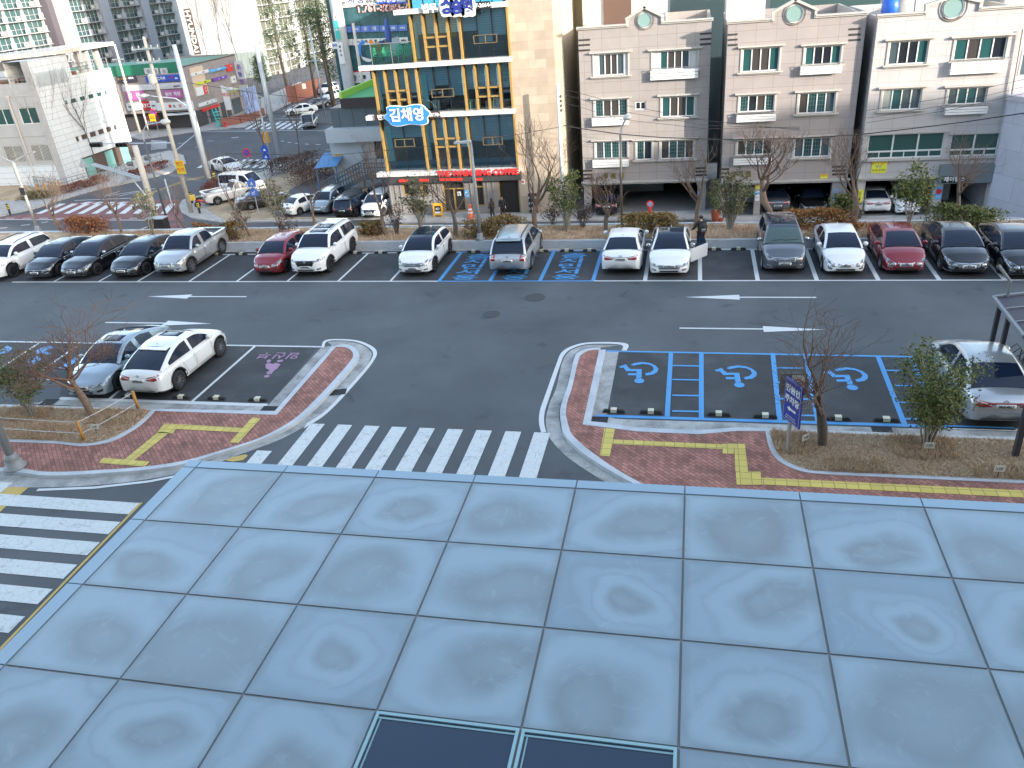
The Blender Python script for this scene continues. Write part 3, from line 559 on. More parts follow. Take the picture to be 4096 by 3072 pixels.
for (a,b),n in ((((692,985),(1245,1165)),3),(((1300,985),(1650,1150)),2)):
 q0,q1,c,d=rect(ZP5,a,b,Y3);zm=c+(d-c)*.26;st=(q1-q0)/n
 f=MB()
 for i in range(n+1):f.box(q0+i*st-.05,q0+i*st+.05,Y3+.04,Y3+.14,c+.08,d-.06)
 f.box(q0,q1,Y3+.038,Y3+.142,c,c+.08);f.box(q0,q1,Y3+.036,Y3+.144,zm,zm+.1);f.box(q0,q1,Y3+.038,Y3+.142,d-.06,d)
 for i in range(n):f.box(q0+(i+.5)*st-.03,q0+(i+.5)*st+.03,Y3+.05,Y3+.13,c+.08,zm)
 wv=f.build('shop_window',UPVC,b3);MB().face([(q0,Y3+.1,c),(q1,Y3+.1,c),(q1,Y3+.1,d),(q0,Y3+.1,d)]).build('pane',GSHOP,wv)
 s=MB();s.box(q0-.2,q1+.2,Y3-.12,Y3+.02,d,d+.1);s.box(q0-.2,q1+.2,Y3-.16,Y3+.02,c-.14,c);s.build('sill',TRIM,wv)
q0,q1,c,d=rect(ZP5,(1215,1205),(1665,1340),Y3)
sg=MB();sg.box(q0,min(q1,x1+.05),Y3-.35,Y3-.01,c,d);sg.build('sign_fascia',mat('grey_fascia',(.16,.19,.20),.5),b3)
p=V(*ZP5(1318,1312),Y3);MB().box(p.x-.75,p.x+.75,Y3-.40,Y3-.352,p.z-.21,p.z+.21).build('shop_sign',BLACKM,b3);text('제이컴스',.36,UPVC,(p.x,Y3-.42,p.z),b3,bold=.012)
MB().tube([V(*ZP5(1835,215),Y3-.2),V(*ZP5(1600,1580),Y3-.2)],.05,8).build('drainpipe',mat('brown_pipe',(.22,.17,.15),.5),b3)
# paper notices and banners on the pillars
RED=mat('sign_red',(.62,.03,.03),.5);SBLUE=mat('sign_blue',(.02,.07,.42),.45);SKYB=mat('sign_light_blue',(.10,.38,.68),.45);SYEL=mat('banner_yellow',(.68,.68,.05),.6);SWHT=mat('sign_white',(.66,.67,.66),.5);SGRN=mat('sign_green',(.02,.30,.12),.5);TXK=mat('ink_dark',(.03,.03,.04),.6);TXB=mat('ink_blue',(.02,.06,.40),.6);TXR=mat('ink_red',(.60,.02,.03),.5);ORG=mat('sign_orange',(.75,.22,.02),.5);MAG=mat('sign_magenta',(.42,.12,.32),.5);PURP=mat('sign_purple',(.16,.05,.36),.5);LIME=mat('sign_lime',(.50,.58,.02),.5);TEALS=mat('sign_teal',(.04,.42,.38),.5)
def notice(name,label,z,a,b,Y,m,words=(),ink=None,cat='sign',th=.04,ext=.004,group=None):
 x0,x1,c,d=rect(z,a,b,Y);o=wthing(name,label,cat,((x0+x1)/2,Y,c),group)
 MB().box(x0,x1,Y-th,Y-.003,c,d).build('board',m,o)
 for t,fx,fz,sz,k in words:text(t,sz,k,(x0+(x1-x0)*fx,Y-th-.006,c+(d-c)*fz),o,ext=ext)
 return o
ZN=zoom(3200,620,.27125);ZM=zoom(2350,650,.36166)
notice('notice','red notice with white lettering on the left pillar of the pinkish house',ZM,(1457,264),(1522,315),Y2,RED,[('주차',.5,.66,.22,SWHT),('금지',.5,.3,.22,SWHT)])
notice('notice','small white notice with an arrow below a red notice',ZM,(1466,335),(1520,368),Y2,SWHT,[('\u2192',.5,.5,.4,TXK)])
notice('notice','small light blue notice on the right pillar of the beige house',ZM,(1224,318),(1260,352),Y1,SKYB,[('4',.5,.5,.3,SWHT)])
notice('notice','red and yellow notice at the top of the middle pillar',ZM,(1857,250),(1912,288),Y2,SYEL,[('임대',.5,.7,.2,TXR)])
notice('notice','blue and white notice on the middle pillar of the pinkish house',ZM,(1855,318),(1902,422),Y2,SWHT,[('24',.5,.35,.16,TXK),('\u25ac',.5,.86,.5,SKYB)])
notice('notice','yellow and red notice on the wall of the pinkish house',ZN,(300,282),(408,342),Y2,SYEL,[('임대',.5,.72,.24,TXR)])
notice('notice','light blue vertical notice reading parking on the right garage pillar',ZN,(496,502),(562,664),Y2,SKYB,[('주',.5,.75,.26,TXR),('차',.5,.5,.26,TXK),('장',.5,.25,.26,TXK)])
notice('banner','yellow banner with red lettering hung below the green shop glazing',ZN,(1058,58),(1280,262),Y3,SYEL,[('상가임대',.5,.74,.34,TXR),('문의',.45,.45,.2,TXB),('010-3505',.5,.2,.22,TXK)],cat='banner')
notice('banner','crumpled yellow banner tied on the left pillar of the pale house',ZN,(815,512),(925,702),Y3,SYEL,[('임',.5,.7,.3,TXK),('대',.5,.3,.3,TXK)],cat='banner')
notice('banner','white and blue banner with a red figure on the pillar under the grey fascia',ZN,(1990,470),(2090,650),Y3,SKYB,[('\u25cf',.5,.6,.5,TXR),('상담',.5,.2,.2,SWHT)],cat='banner')
# rear buildings glimpsed between and above the houses
RW=mat('white_render',(.50,.50,.48),.7,noise=.05,nscale=.7);CREAM=mat('cream_render',(.46,.39,.23),.7,noise=.06,nscale=.7);GREYW=mat('grey_render',(.30,.33,.34),.7,noise=.1,nscale=.7)
def plain_block(name,label,x0,x1,y0,y1,z1,m,wins=(),cat='building',z0=ZL):
 o=wthing(name,label,cat,((x0+x1)/2,y0,z0));MB().box(x0,x1,y0,y1,z0,z1).build('wall',m,o)
 t=MB();t.box(x0-.1,x1+.1,y0-.1,y0+.3,z1-.05,z1+.25);t.box(x0-.1,x0+.25,y0+.3,y1,z1-.05,z1+.25);t.box(x1-.25,x1+.1,y0+.3,y1,z1-.05,z1+.25);t.build('parapet',m,o)
 for a,b,c,d in wins:pane_window(o,a,b,c,d,y0-.06,[4,1])
 return o
plain_block('town_house','narrow cream building seen in the gap beside the stone wall',V(1985+250,200,68).x-.2,V(2330,200,68).x+1.5,68,80,16,CREAM,[(V(2325,40,68).x-1.2,V(2325,40,68).x-.4,10.5,11.8)])
o=plain_block('town_house','white rooftop storey behind the beige house with a half open door',V(2330,40,66).x,V(2660,40,66).x,66,71,15.5,RW,[(V(2580,20,66).x,V(2660,20,66).x,10.6,13.5)])
dr=MB();p=V(*ZP4(400,200),65.9);q=V(*ZP4(600,200),65.9);dr.box(p.x,q.x,65.85,65.98,7.5,13.2);dr.build('doorway',mat('brown_door',(.12,.07,.05),.6),o)
plain_block('town_house','tall glass and steel block rising behind the beige house',V(2680,40,76).x,V(2900,40,76).x,76,90,24,mat('teal_curtain_wall',(.045,.07,.08),.1,0,.5),[])
plain_block('town_house','white rendered stairhead on the roof of the pinkish house',V(*ZP4(1300,90),62).x,V(*ZP4(1585,90),62).x,62,66,V(*ZP4(1300,-40),62).z,RW)
plain_block('town_house','green glazed office wall behind the pinkish and pale houses',V(3080,20,84).x,V(3520,20,84).x,84,95,26,mat('green_glass_wall',(.05,.09,.09),.15,0,.4),[])
plain_block('town_house','white stairhead on the roof of the pale house',V(*ZP5(1045,40),61.5).x,V(*ZP5(1170,40),61.5).x+3,61.5,65,V(*ZP5(1045,-60),61.5).z,RW)
for a,b in ((2.3,63),):pass
x0=V(*ZP5(1700,700),57).x
rb=wthing('town_house','lilac grey building with slanting bands at the right edge','building',(24,56.5,ZL));q=MB();z1=V(4050,405,57).z
pa=(V(4052,420,56.9).x,56.9);pb=(V(3975,880,54.6).x,54.6)
a=(V(4052,410,57.3).x-.2,57.6);q.prism([a,(a[0]+1.6,54.6),(a[0]+14,54.6),(a[0]+14,70),(a[0],70)],ZL,z1);q.build('wall',tile('lilac_panels',(.50,.50,.57),(.38,.38,.44),3.0,1.6,.02,'YZ',.04,.6,0.3),rb)
t=MB();t.prism([(a[0]-.1,a[1]-.1),(a[0]+1.55,54.45),(a[0]+14.1,54.45),(a[0]+14.1,70.1),(a[0]-.1,70.1)],z1-.001,z1+.3);t.build('parapet',mat('lilac_cap',(.48,.46,.50),.6),rb)
plain_block('town_house','sunlit white building behind the right edge of the pale house',V(4060,200,64).x-1.2,V(4096,200,64).x+12,64,75,V(4060,-100,64).z,RW,[(V(4085,230,64).x,V(4096,230,64).x+.8,3.4,5.2)])
# roof clutter
tk=MB();p=V(*ZP5(860,65),60.5);tk.lathe((p.x,60.5,p.z-.75),[(.42,0),(.55,.1),(.57,.9),(.52,1.3),(.3,1.4)],16);tag(tk.build('water_tank',mat('blue_plastic',(.02,.12,.55),.35),smooth=True),'blue plastic water tank on the roof of the pale house','water tank')
tk=MB();p=V(*ZP5(945,55),60.7);tk.lathe((p.x,60.7,p.z-.8),[(.6,0),(.7,.4),(.68,1.2),(.62,1.5),(.3,1.6)],14);tag(tk.build('wrapped_bundle',mat('grey_wrap',(.36,.34,.33),.4,noise=.25,nscale=4,bump=.6,bscale=8),smooth=True),'grey wrapped bundle beside the blue water tank','bundle')
# ------------------------------------------------------------------ the coffee building: gold mullions, white ledges, stone wall
YC=60.4
GOLDM=mat('gold_aluminium',(.36,.235,.08),.45,.25);LEDGE=mat('white_ledge',(.58,.57,.55),.6,noise=.08,nscale=1.5)
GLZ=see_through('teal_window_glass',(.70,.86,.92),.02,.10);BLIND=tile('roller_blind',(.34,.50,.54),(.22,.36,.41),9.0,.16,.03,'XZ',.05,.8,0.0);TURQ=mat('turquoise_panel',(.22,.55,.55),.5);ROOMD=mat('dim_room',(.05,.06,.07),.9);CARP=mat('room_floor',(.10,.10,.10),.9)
STONE=tile('warm_sandstone',(.40,.325,.245),(.30,.235,.175),1.25,.62,.008,'XZ',.14,.7,.37,1,.08)
cof=wthing('coffee_building','glass fronted building with gold mullions, white ledges and a sandstone wall','building',(-18,YC,ZL))
L=[V(*ZP3(1000,y),YC).z for y in (1258,829,452,52)] # the four white ledges
xr_g=V(*ZP3(1410,700),YC).x;xl_g=V(*ZP3(400,620),YC).x;xl_t=V(*ZP3(680,280),YC).x;xr_s=V(*ZP3(1745,700),YC).x
ztop=L[3]+3.0;D=9.0
wl_=MB();wl_.face([(xr_g+.1,YC-.02,ZL),(xr_s,YC-.02,ZL),(xr_s,YC-.02,ztop),(xr_g+.1,YC-.02,ztop)]);wl_.face([(xr_s,YC-.02,ZL),(xr_s,YC+14,ZL),(xr_s,YC+14,ztop),(xr_s,YC-.02,ztop)]);wl_.face([(xr_g+.1,YC-.02,ZL),(xr_g+.1,YC-.02,ztop),(xr_g+.1,YC+14,ztop),(xr_g+.1,YC+14,ZL)]);wl_.build('stone_wall',STONE,cof)
MB().box(xr_s,xr_s+.55,YC+.4,YC+14,ZL,ztop).build('side_wall',tile('cream_tiles',(.60,.50,.36),(.4,.33,.25),1.2,.6,.01,'YZ',.05,.7),cof)
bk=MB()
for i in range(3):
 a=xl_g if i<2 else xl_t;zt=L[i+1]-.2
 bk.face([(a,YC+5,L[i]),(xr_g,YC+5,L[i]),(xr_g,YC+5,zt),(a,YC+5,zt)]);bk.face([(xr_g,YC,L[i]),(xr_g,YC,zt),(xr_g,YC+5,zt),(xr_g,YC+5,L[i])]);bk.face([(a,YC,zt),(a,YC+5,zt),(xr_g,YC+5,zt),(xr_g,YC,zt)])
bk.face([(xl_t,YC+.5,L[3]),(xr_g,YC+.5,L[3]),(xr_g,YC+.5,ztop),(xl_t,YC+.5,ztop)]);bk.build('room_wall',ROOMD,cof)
sd_=MB();sd_.box(xl_g-.02,xl_g+.06,YC+.12,YC+13,L[0],L[2]);sd_.box(xl_t-.02,xl_t+.06,YC+.12,YC+13,L[2],ztop);sd_.build('side_wall',mat('gold_panel',(.40,.26,.07),.4,.3),cof)
fl=MB()
for i in range(3):fl.box(xl_g if i<2 else xl_t,xr_g,YC+.1,YC+5,L[i]-.15,L[i]+.02)
fl.face([(xl_g,YC,L[2]+.03),(xl_t,YC,L[2]+.03),(xl_t,YC+9,L[2]+.03),(xl_g,YC+9,L[2]+.03)]);fl.build('floor',CARP,cof)
for i,(a,b)in enumerate(((xl_g-.75,xr_g+.25),(xl_g-.9,xr_g+.25),(xl_g-.85,xr_g+.25),(xl_t-1.0,xr_g+.25))):
 MB().box(a,b,YC-.55,YC+.13,L[i]-.20,L[i]+.12).build('ledge',LEDGE,cof)
def mull(lst,i):
 out=[]
 for xt,xb in lst:
  x=(V(*ZP3(xt,0),YC).x+V(*ZP3(xb,0),YC).x)/2 if 0 else (V(*ZP3(xt,[850,470,70][i]),YC).x+V(*ZP3(xb,[1255,815,440][i]),YC).x)/2
  m=MB();m.box(x-.068,x+.068,YC-.24,YC+.10,L[i]+.12,L[i+1]-.20);m.build('mullion',GOLDM,cof);out.append(x)
 return out
M1=mull([(450,492),(762,790),(836,878),(920,955),(1004,1040),(1087,1118),(1440,1458)],0)
M2=mull([(390,432),(472,512),(550,592),(630,665),(710,742),(1057,1084),(1140,1170),(1230,1255),(1320,1343),(1404,1424)],1)
M3=mull([(662,700),(757,788),(846,878),(936,963),(1026,1050),(1380,1408)],2)
hb=MB()
def hbar(i,a,b,y):
 z=V(*ZP3((a+b)/2,y),YC).z;hb.box(V(*ZP3(a,y),YC).x,V(*ZP3(b,y),YC).x,YC-.16,YC+.08,z-.06,z+.06)
for y in (668,735):hbar(1,500,650,y)
for y in (642,708):hbar(1,1165,1335,y)
for y in (272,342):hbar(2,775,950,y)
for y in (1020,1080):hbar(0,857,1030,y)
hb.build('transom',GOLDM,cof)
def sash(a,b):
 x0,x1,c,d=rect(ZP3,a,b,YC);f=MB();y=YC+.02
 for q in ((x0,x1,c,c+.05),(x0,x1,d-.05,d),(x0,x0+.05,c+.05,d-.05),(x1-.05,x1,c+.05,d-.05),((x0+x1)/2-.03,(x0+x1)/2+.03,c+.05,d-.05)):f.box(q[0],q[1],y,y+.08,q[2],q[3])
 f.build('window_sash',mat('dull_gold',(.17,.135,.07),.5,.3),cof)
for a,b in (((820,655),(985,718)),((1130,255),(1305,320)),((550,1025),(695,1085)),((1200,1010),(1345,1070))):sash(a,b)
for i,(a,b,low)in enumerate(((M1,None,1),(M2,None,0),(M3,None,0))):
 for j in range(len(a)-1):
  x0,x1=a[j]+.1,a[j+1]-.1;z0,z1=L[i]+.12,L[i+1]-.2
  MB().face([(x0,YC+.11,z0),(x1,YC+.11,z0),(x1,YC+.11,z1),(x0,YC+.11,z1)]).build('pane',GLZ,cof)
  n=max(1,round((x1-x0)/1.3));bb=MB();st=(x1-x0)/n
  for k in range(n):
   if k and n>1:hb2=MB().box(x0+k*st-.025,x0+k*st+.025,YC+.05,YC+.15,z0,z1).build('glazing_bar',BLACKM,cof)
   hz=z0+(z1-z0)*(.62 if (i,j,k)in ((0,0,1),(0,0,0))else .32+.12*((j*3+k+i)%3)if i else .40+.1*((j+k)%2));bb.face([(x0+k*st+.03,YC+.3,hz),(x0+(k+1)*st-.03,YC+.3,hz),(x0+(k+1)*st-.03,YC+.3,z1),(x0+k*st+.03,YC+.3,z1)])
  bb.build('roller_blind',BLIND,cof)
  if j==0 or (i==1 and j==4)or (i==0 and j==1):MB().box(x0+.02,x0+min(.55,(x1-x0)*.35),YC+.17,YC+.27,z0+.2,z1-.6).build('turquoise_panel',TURQ,cof)
  if i==0:MB().face([(x0,YC+.16,z0),(x1,YC+.16,z0),(x1,YC+.16,z0+.75),(x0,YC+.16,z0+.75)]).build('spandrel_panel',mat('blue_spandrel',(.06,.15,.20),.3),cof)
for j in range(8): # topmost storey, bright blue spandrels
 x0=xl_t+.3+j*(xr_g-xl_t-.3)/8;MB().face([(x0,YC+.1,L[3]+.12),(x0+(xr_g-xl_t-.3)/8-.08,YC+.1,L[3]+.12),(x0+(xr_g-xl_t-.3)/8-.08,YC+.1,ztop),(x0,YC+.1,ztop)]).build('spandrel_panel',mat('bright_blue_glass',(.05,.26,.36),.12),cof)
 # office clutter on the window sills
for px,py,s in ((1125,770,.5),(1150,775,.4),(1235,780,.3),(1275,782,.3),(1308,770,.55),(705,775,.3),(860,765,.6)):
 p=V(*ZP3(px,py),YC+.7);MB().box(p.x-s*.45,p.x+s*.45,YC+.6,YC+.9,L[1]+.03,L[1]+.3+s).build('document_box',[mat('paper_box',(.55,.58,.56),.7),mat('green_box',(.25,.42,.30),.7)][px%2],cof)
 # lettering on the ledges
NAVY=mat('navy_letter',(.015,.03,.20),.4)
def boxsign(a,b,m,i,words):
 x0=V(*ZP3(*a),YC).x;x1=V(*ZP3(*b),YC).x;MB().box(x0,x1,YC-.68,YC-.551,L[i]-.22,L[i]+.24).build('sign_board',m,cof)
 for t,px,sz,k in words:p=V(*ZP3(px,0),YC-.7);x=V(*ZP3(px,a[1]),YC-.7).x;text(t,sz,k,(x,YC-.70,L[i]+.0),cof,ext=.02,bold=.012)
boxsign((424,855),(520,855),mat('brown_sign',(.05,.025,.02),.5),1,[('변호사',474,.42,SWHT)])
boxsign((760,845),(900,838),mat('brown_sign',(.05,.025,.02),.5),1,[('759-0770~1',828,.36,SWHT)])
boxsign((1128,48),(1268,38),BLACKM,3,[('757-2664~5',1198,.36,SWHT)])
x0=V(*ZP3(644,850),YC-.8).x;z=V(*ZP3(644,850),YC-.8).z
def cloud(x,z,w,h,y,m,par,n=40,name='sign_board',lob=.08,th=.12):
 pts=[];
 for k in range(n):
  a=2*math.pi*k/n;ca,sa=math.cos(a),math.sin(a);r=1+lob*math.sin(a*6+1);q=(abs(ca)**5+abs(sa)**5)**(-1/5);pts.append((x+w/2*ca*q*r,z+h/2*sa*q*r))
 b=MB();b.add([(p[0],y,p[1])for p in pts]+[(p[0],y+th,p[1])for p in pts],[tuple(range(n)),tuple(range(n,2*n))[::-1]]+[(i,n+i,n+(i+1)%n,(i+1)%n)for i in range(n)]);return b.build(name,m,par)
cloud(x0,z,3.45,1.45,YC-.86,mat('white_rim',(.8,.8,.8),.4),cof);cloud(x0,z,3.34,1.36,YC-.90,mat('sign_bright_blue',(.03,.20,.62),.4),cof)
text('김채영',1.02,SWHT,(x0,YC-.94,z),cof,ext=.03,bold=.025)
for t,px in (('송',938),('승',1012),('형',1090)):
 p=V(*ZP3(px,54),YC-.8);cloud(p.x,p.z,1.1,1.2,YC-.84,SWHT,cof,24,lob=.04);text(t,1.0,NAVY,(p.x,YC-.88,p.z),cof,ext=.02,bold=.05)
p=V(*ZP3(830,64),YC-.8);text('법무사',.62,SWHT,(p.x,YC-.72,p.z),cof,ext=.03,bold=.03)
fz0=L[0]-.78;MB().box(xl_g+.2,xr_g+.35,YC-.45,YC-.02,fz0,L[0]-.203).build('shop_fascia',mat('charcoal_cladding',(.045,.045,.045),.6),cof)
pa,pb=V(*ZP3(915,1245),YC-.5),V(*ZP3(1412,1238),YC-.5)
text('THE WAINNING COFFEE',.60,RED,((pa.x+pb.x)/2,YC-.60,L[0]-.10),cof,ext=.05,bold=.02,sx=.98)
p=V(*ZP3(1370,1268),YC-.5);text('24시 카페',.24,SWHT,(p.x,YC-.47,p.z),cof,ext=.01,bold=.01)
# ground floor: board-and-batten wall with real openings, door, awnings
xg0,xg1=V(*ZP3(520,1500),YC).x,V(*ZP3(1478,1450),YC).x;BOARD=mat('grey_boards',(.22,.205,.19),.75,noise=.12,nscale=1.5)
op=[rect(ZP3,(610,1335),(665,1440),YC),rect(ZP3,(745,1335),(800,1440),YC),rect(ZP3,(912,1325),(1070,1572),YC),rect(ZP3,(1150,1322),(1210,1520),YC),rect(ZP3,(1320,1300),(1478,1560),YC)]
op[4]=(op[4][0],xg1-.05,ZL+.13,fz0-.02);op[2]=(op[2][0],op[2][1],ZL+.35,op[2][3])
w2=MB();w2.wall(xg0,xg1,ZL,L[0]-.2,YC,op,.3);w2.face([(xg0,YC,ZL),(xg0,YC,L[0]-.2),(xg0,YC+10,L[0]-.2),(xg0,YC+10,ZL)]);w2.build('shop_wall',BOARD,cof)
bt=MB();x=xg0+.15
while x<xg1-.1:
 for zz0,zz1 in ((ZL+.12,fz0),):
  if not any(a-.1<x<b+.1 for a,b,c,d in op):bt.box(x-.04,x+.04,YC-.06,YC-.001,zz0,zz1)
 x+=.45
bt.build('batten',BOARD,cof)
for k,(a,b,c,d)in enumerate(op):
 f=MB()
 for q in ((a,a+.09,c,d),(b-.09,b,c,d),(a+.09,b-.09,d-.09,d)):f.box(q[0],q[1],YC+.05,YC+.14,q[2],q[3])
 if k<4:f.box(a+.09,b-.09,YC+.05,YC+.14,c,c+.09);f.box(a+.09,b-.09,YC+.05,YC+.14,c+(d-c)*.7,c+(d-c)*.7+.08)
 if k==2:f.box((a+b)/2-.06,(a+b)/2+.06,YC+.05,YC+.14,c+.09,c+(d-c)*.7)
 wv=f.build('door' if k in (2,4)else 'window',GOLDM,cof);MB().face([(a,YC+.2,c),(b,YC+.2,c),(b,YC+.2,d),(a,YC+.2,d)]).build('pane',mat('cafe_glass',(.03,.03,.028),.08,0,0,.7)if k!=4 else mat('passage_shade',(.012,.010,.010),.7),wv)  # last pane is a flat dark sheet standing in for the entrance's shade
 if k==2:MB().box(a-.2,b+.2,YC-.55,YC-.001,ZL+.12,ZL+.34).build('step',CONC2,cof)
for a,b in (((588,1300),(655,1337)),((738,1302),(805,1332)),((885,1297),(1053,1326)),((1135,1297),(1200,1325))):
 x0,x1,c,d=rect(ZP3,a,b,YC-.3);q=MB();q.add([(x0,YC-.01,d),(x1,YC-.01,d),(x0,YC-.01,c),(x1,YC-.01,c),(x0,YC-.6,c+.12),(x1,YC-.6,c+.12),(x0,YC-.6,c),(x1,YC-.6,c)],[(0,4,5,1),(4,6,7,5),(0,2,6,4),(1,5,7,3),(2,3,7,6)]);q.build('awning',mat('red_awning',(.66,.035,.02),.6),cof)
p=V(*ZP3(1085,1428),YC);MB().box(p.x-.18,p.x+.18,YC-.09,YC-.062,p.z-.3,p.z+.3).build('door_sign',SKYB,cof);text('LPay',.17,SWHT,(p.x,YC-.10,p.z+.12),cof);text('상품권',.13,SWHT,(p.x,YC-.10,p.z-.14),cof)
p=V(*ZP3(1026,1428),YC+.04);MB().box(p.x-.16,p.x+.16,YC+.03,YC+.045,p.z-.16,p.z+.16).build('door_sign',SWHT,cof);text('17',.2,TXK,(p.x,YC+.025,p.z),cof)
p=V(*ZP3(1498,1340),YC);MB().box(p.x-.13,p.x+.13,YC-.06,YC-.022,p.z-.18,p.z+.18).build('wall_notice',SWHT,cof);text('\u25cf',.25,RED,(p.x,YC-.07,p.z),cof)
# terrace balustrade and the green plastic chairs on it
q0,q1=V(*ZP3(388,380),YC).x,V(*ZP3(690,380),YC).x;zt=V(*ZP3(400,325),YC).z
gb=MB();gb.face([(q0,YC-.35,L[2]+.12),(q1,YC-.35,L[2]+.12),(q1,YC-.35,zt),(q0,YC-.35,zt)]);gb.face([(q0,YC-.35,L[2]+.12),(q0,YC-.35,zt),(q0,YC+6,zt),(q0,YC+6,L[2]+.12)]);bl_=gb.build('balustrade',see_through('green_balustrade_glass',(.45,.75,.66),.02,.06),cof)
gb=MB();gb.box(q0-.03,q1,YC-.38,YC-.32,zt,zt+.05);gb.box(q0-.03,q0+.03,YC-.32,YC+6,zt,zt+.05)
for x in (q0,(q0+q1)/2):gb.box(x-.03,x+.03,YC-.39,YC-.36,L[2]+.12,zt)
gb.build('handrail',STEEL,bl_)
CHG=mat('green_plastic',(.07,.42,.24),.4)
def plastic_chair():
 t=thing('plastic_chair','green plastic garden chair behind the terrace glass, nearest the gold corner post','chair',group='plastic chairs on the glass terrace')
 s=MB();s.box(-.24,.24,-.24,.22,.40,.44);s.build('seat',CHG,t)
 b=MB()
 for k in range(5):x=-.2+k*.1;b.obox((x,.27,.66),(1,0,0),(0,1,0),(0,.2,.98),.032,.012,.22)
 b.tube([(-.24,.24,.44),(-.23,.29,.75),(-.1,.33,.92),(.1,.33,.92),(.23,.29,.75),(.24,.24,.44)],.025,6);b.build('backrest',CHG,t)
 for x in (-.22,.22):
  for y in (-.22,.2):l=MB();l.tube([(x*1.12,y*1.15,0),(x,y,.42)],[.022,.03],6);l.build('leg',CHG,t)
  a=MB();a.tube([(x*1.15,-.22,.42),(x*1.2,-.2,.64),(x*1.2,.2,.66),(x,.28,.7)],.022,6);a.build('armrest',CHG,t)
 return t
ch0=plastic_chair()
for i,(px,rz,lb)in enumerate(((655,.2,None),(565,-.3,'green plastic chair standing in the middle of the terrace'),(492,.1,'darker green plastic chair turned forward left of the terrace middle'),(440,.9,'green plastic chair turned sideways at the open corner of the terrace'))):
 c_=ch0 if i==0 else copy_tree(ch0);c_.location=(V(*ZP3(px,400),YC+1.2).x,YC+1.0+.3*(i%2),L[2]+.04);c_.rotation_euler=(0,0,rz);c_.scale=(1.3,1.3,1.3)
 if lb:c_['label']=lb
u=MB();p=V(*ZP3(508,300),YC+3);u.lathe((p.x,YC+3,L[2]+.05),[(.25,0),(.25,.06),(.035,.07),(.035,1.2),(.2,1.25),(.26,1.9),(.14,2.8),(.03,3.1)],12);tag(u.build('closed_parasol',mat('blue_canvas',(.07,.13,.38),.8)),'closed blue parasol standing on the glass terrace','parasol')
# ------------------------------------------------------------------ the law office block behind
YLW=84.0
lw=wthing('office_block','teal glass office block carrying rows of law office signs','building',(V(1450,300,YLW).x,YLW,ZL))
xa,xb=V(*ZP3(40,300),YLW).x,V(*ZP3(760,300),YLW).x+6;TG=tile('teal_curtain_glass',(.035,.10,.115),(.02,.05,.06),2.1,4.2,.03,'XZ',.25,.12,0.0,1,.3)
w3=MB();w3.box(xa+.8,xb,YLW,YLW+14,ZL,28);w3.build('glass_wall',TG,lw)
for px in (105,175):x=V(*ZP3(px,400),YLW-1).x;MB().tube([(x,YLW-.9+(px<150)*3,ZL),(x,YLW-.9+(px<150)*3,28)],.62,20).build('column',mat('concrete_column',(.42,.44,.45),.7,noise=.06,nscale=1),lw)
def lsign(a,b,m,words,y=YLW-.02,th=.12):
 x0,x1,c,d=rect(ZP3,a,b,y);MB().box(x0,x1,y-th,y-.005,c,d).build('sign_board',m,lw)
 for t,fx,fz,sz,k in words:text(t,sz*(d-c),k,(x0+(x1-x0)*fx,y-th-.02,c+(d-c)*fz),lw,ext=.01,bold=.01)
lsign((140,-60),(630,40),SWHT,[('법무',.04,.72,.34,TXK),('법인',.04,.3,.34,TXK),('서',.19,.5,.72,NAVY),('광',.33,.5,.72,NAVY),('사무소',.48,.3,.34,TXK)])
for i,t in enumerate(('정만대','김기담','전용환')):
 lsign((418+i*76,-20),(486+i*76,26),SBLUE,[(t,.5,.5,.62,SWHT)],YLW-.16)
p=V(*ZP3(420,58),YLW);text('T.761-3722',.95,mat('letter_pale_red',(.72,.40,.38),.5),(p.x,YLW-.1,p.z),lw,ext=.04,bold=.03);p=V(*ZP3(600,50),YLW);text('T.753-2622',.95,mat('letter_pale_red',(.72,.40,.38),.5),(p.x,YLW-.1,p.z),lw,ext=.04,bold=.03)
BLUS=mat('sign_periwinkle',(.10,.18,.50),.5)
for i,(t,s)in enumerate((('',.5),('변호사',.36),('강',.66),('대',.66),('승',.66),('법률',.4),('사무소',.36))):lsign((168+i*68.5,195-i*2.2),(232+i*68.5,240-i*2.2),BLUS,[(t,.5,.5,s,SWHT)]if t else [])
for i,(t,s)in enumerate((('',.5),('법무사',.34),('하',.6),('형',.6),('근',.6),('',.5),('사무소',.36))):lsign((176+i*68.5,290-i*2.6),(240+i*68.5,335-i*2.6),SWHT,[(t,.5,.5,s,TXK)]if t else [])
p=V(*ZP3(356,368),YLW-.1)
for k,(m,a0,a1,r)in enumerate(((ORG,-1.2,1.0,.95),(mat('emblem_blue',(.03,.22,.62),.4),1.9,3.9,.95),(SWHT,3.6,5.2,1.0))):
 e=MB();n=12;A=[];B=[]
 for i in range(n+1):a=a0+(a1-a0)*i/n;t=.32*math.sin(math.pi*i/n)+.03;A.append((p.x+math.cos(a)*(r+t/2),p.z+math.sin(a)*(r+t/2)));B.append((p.x+math.cos(a)*(r-t/2),p.z+math.sin(a)*(r-t/2)))
 for i in range(n):e.face([(A[i][0],YLW-.15,A[i][1]),(A[i+1][0],YLW-.15,A[i+1][1]),(B[i+1][0],YLW-.15,B[i+1][1]),(B[i][0],YLW-.15,B[i][1])])
 if k<2:e.disc((p.x+(.45 if k==0 else -.45),YLW-.152,p.z+.75),.22,14,'Y')
 e.build('emblem',m,lw)
lsign((215,530),(375,610),SWHT,[('\u2740',.22,.5,.8,TXK),('법률',.65,.5,.4,TXK)]);lsign((215,521),(375,530),RED,[])
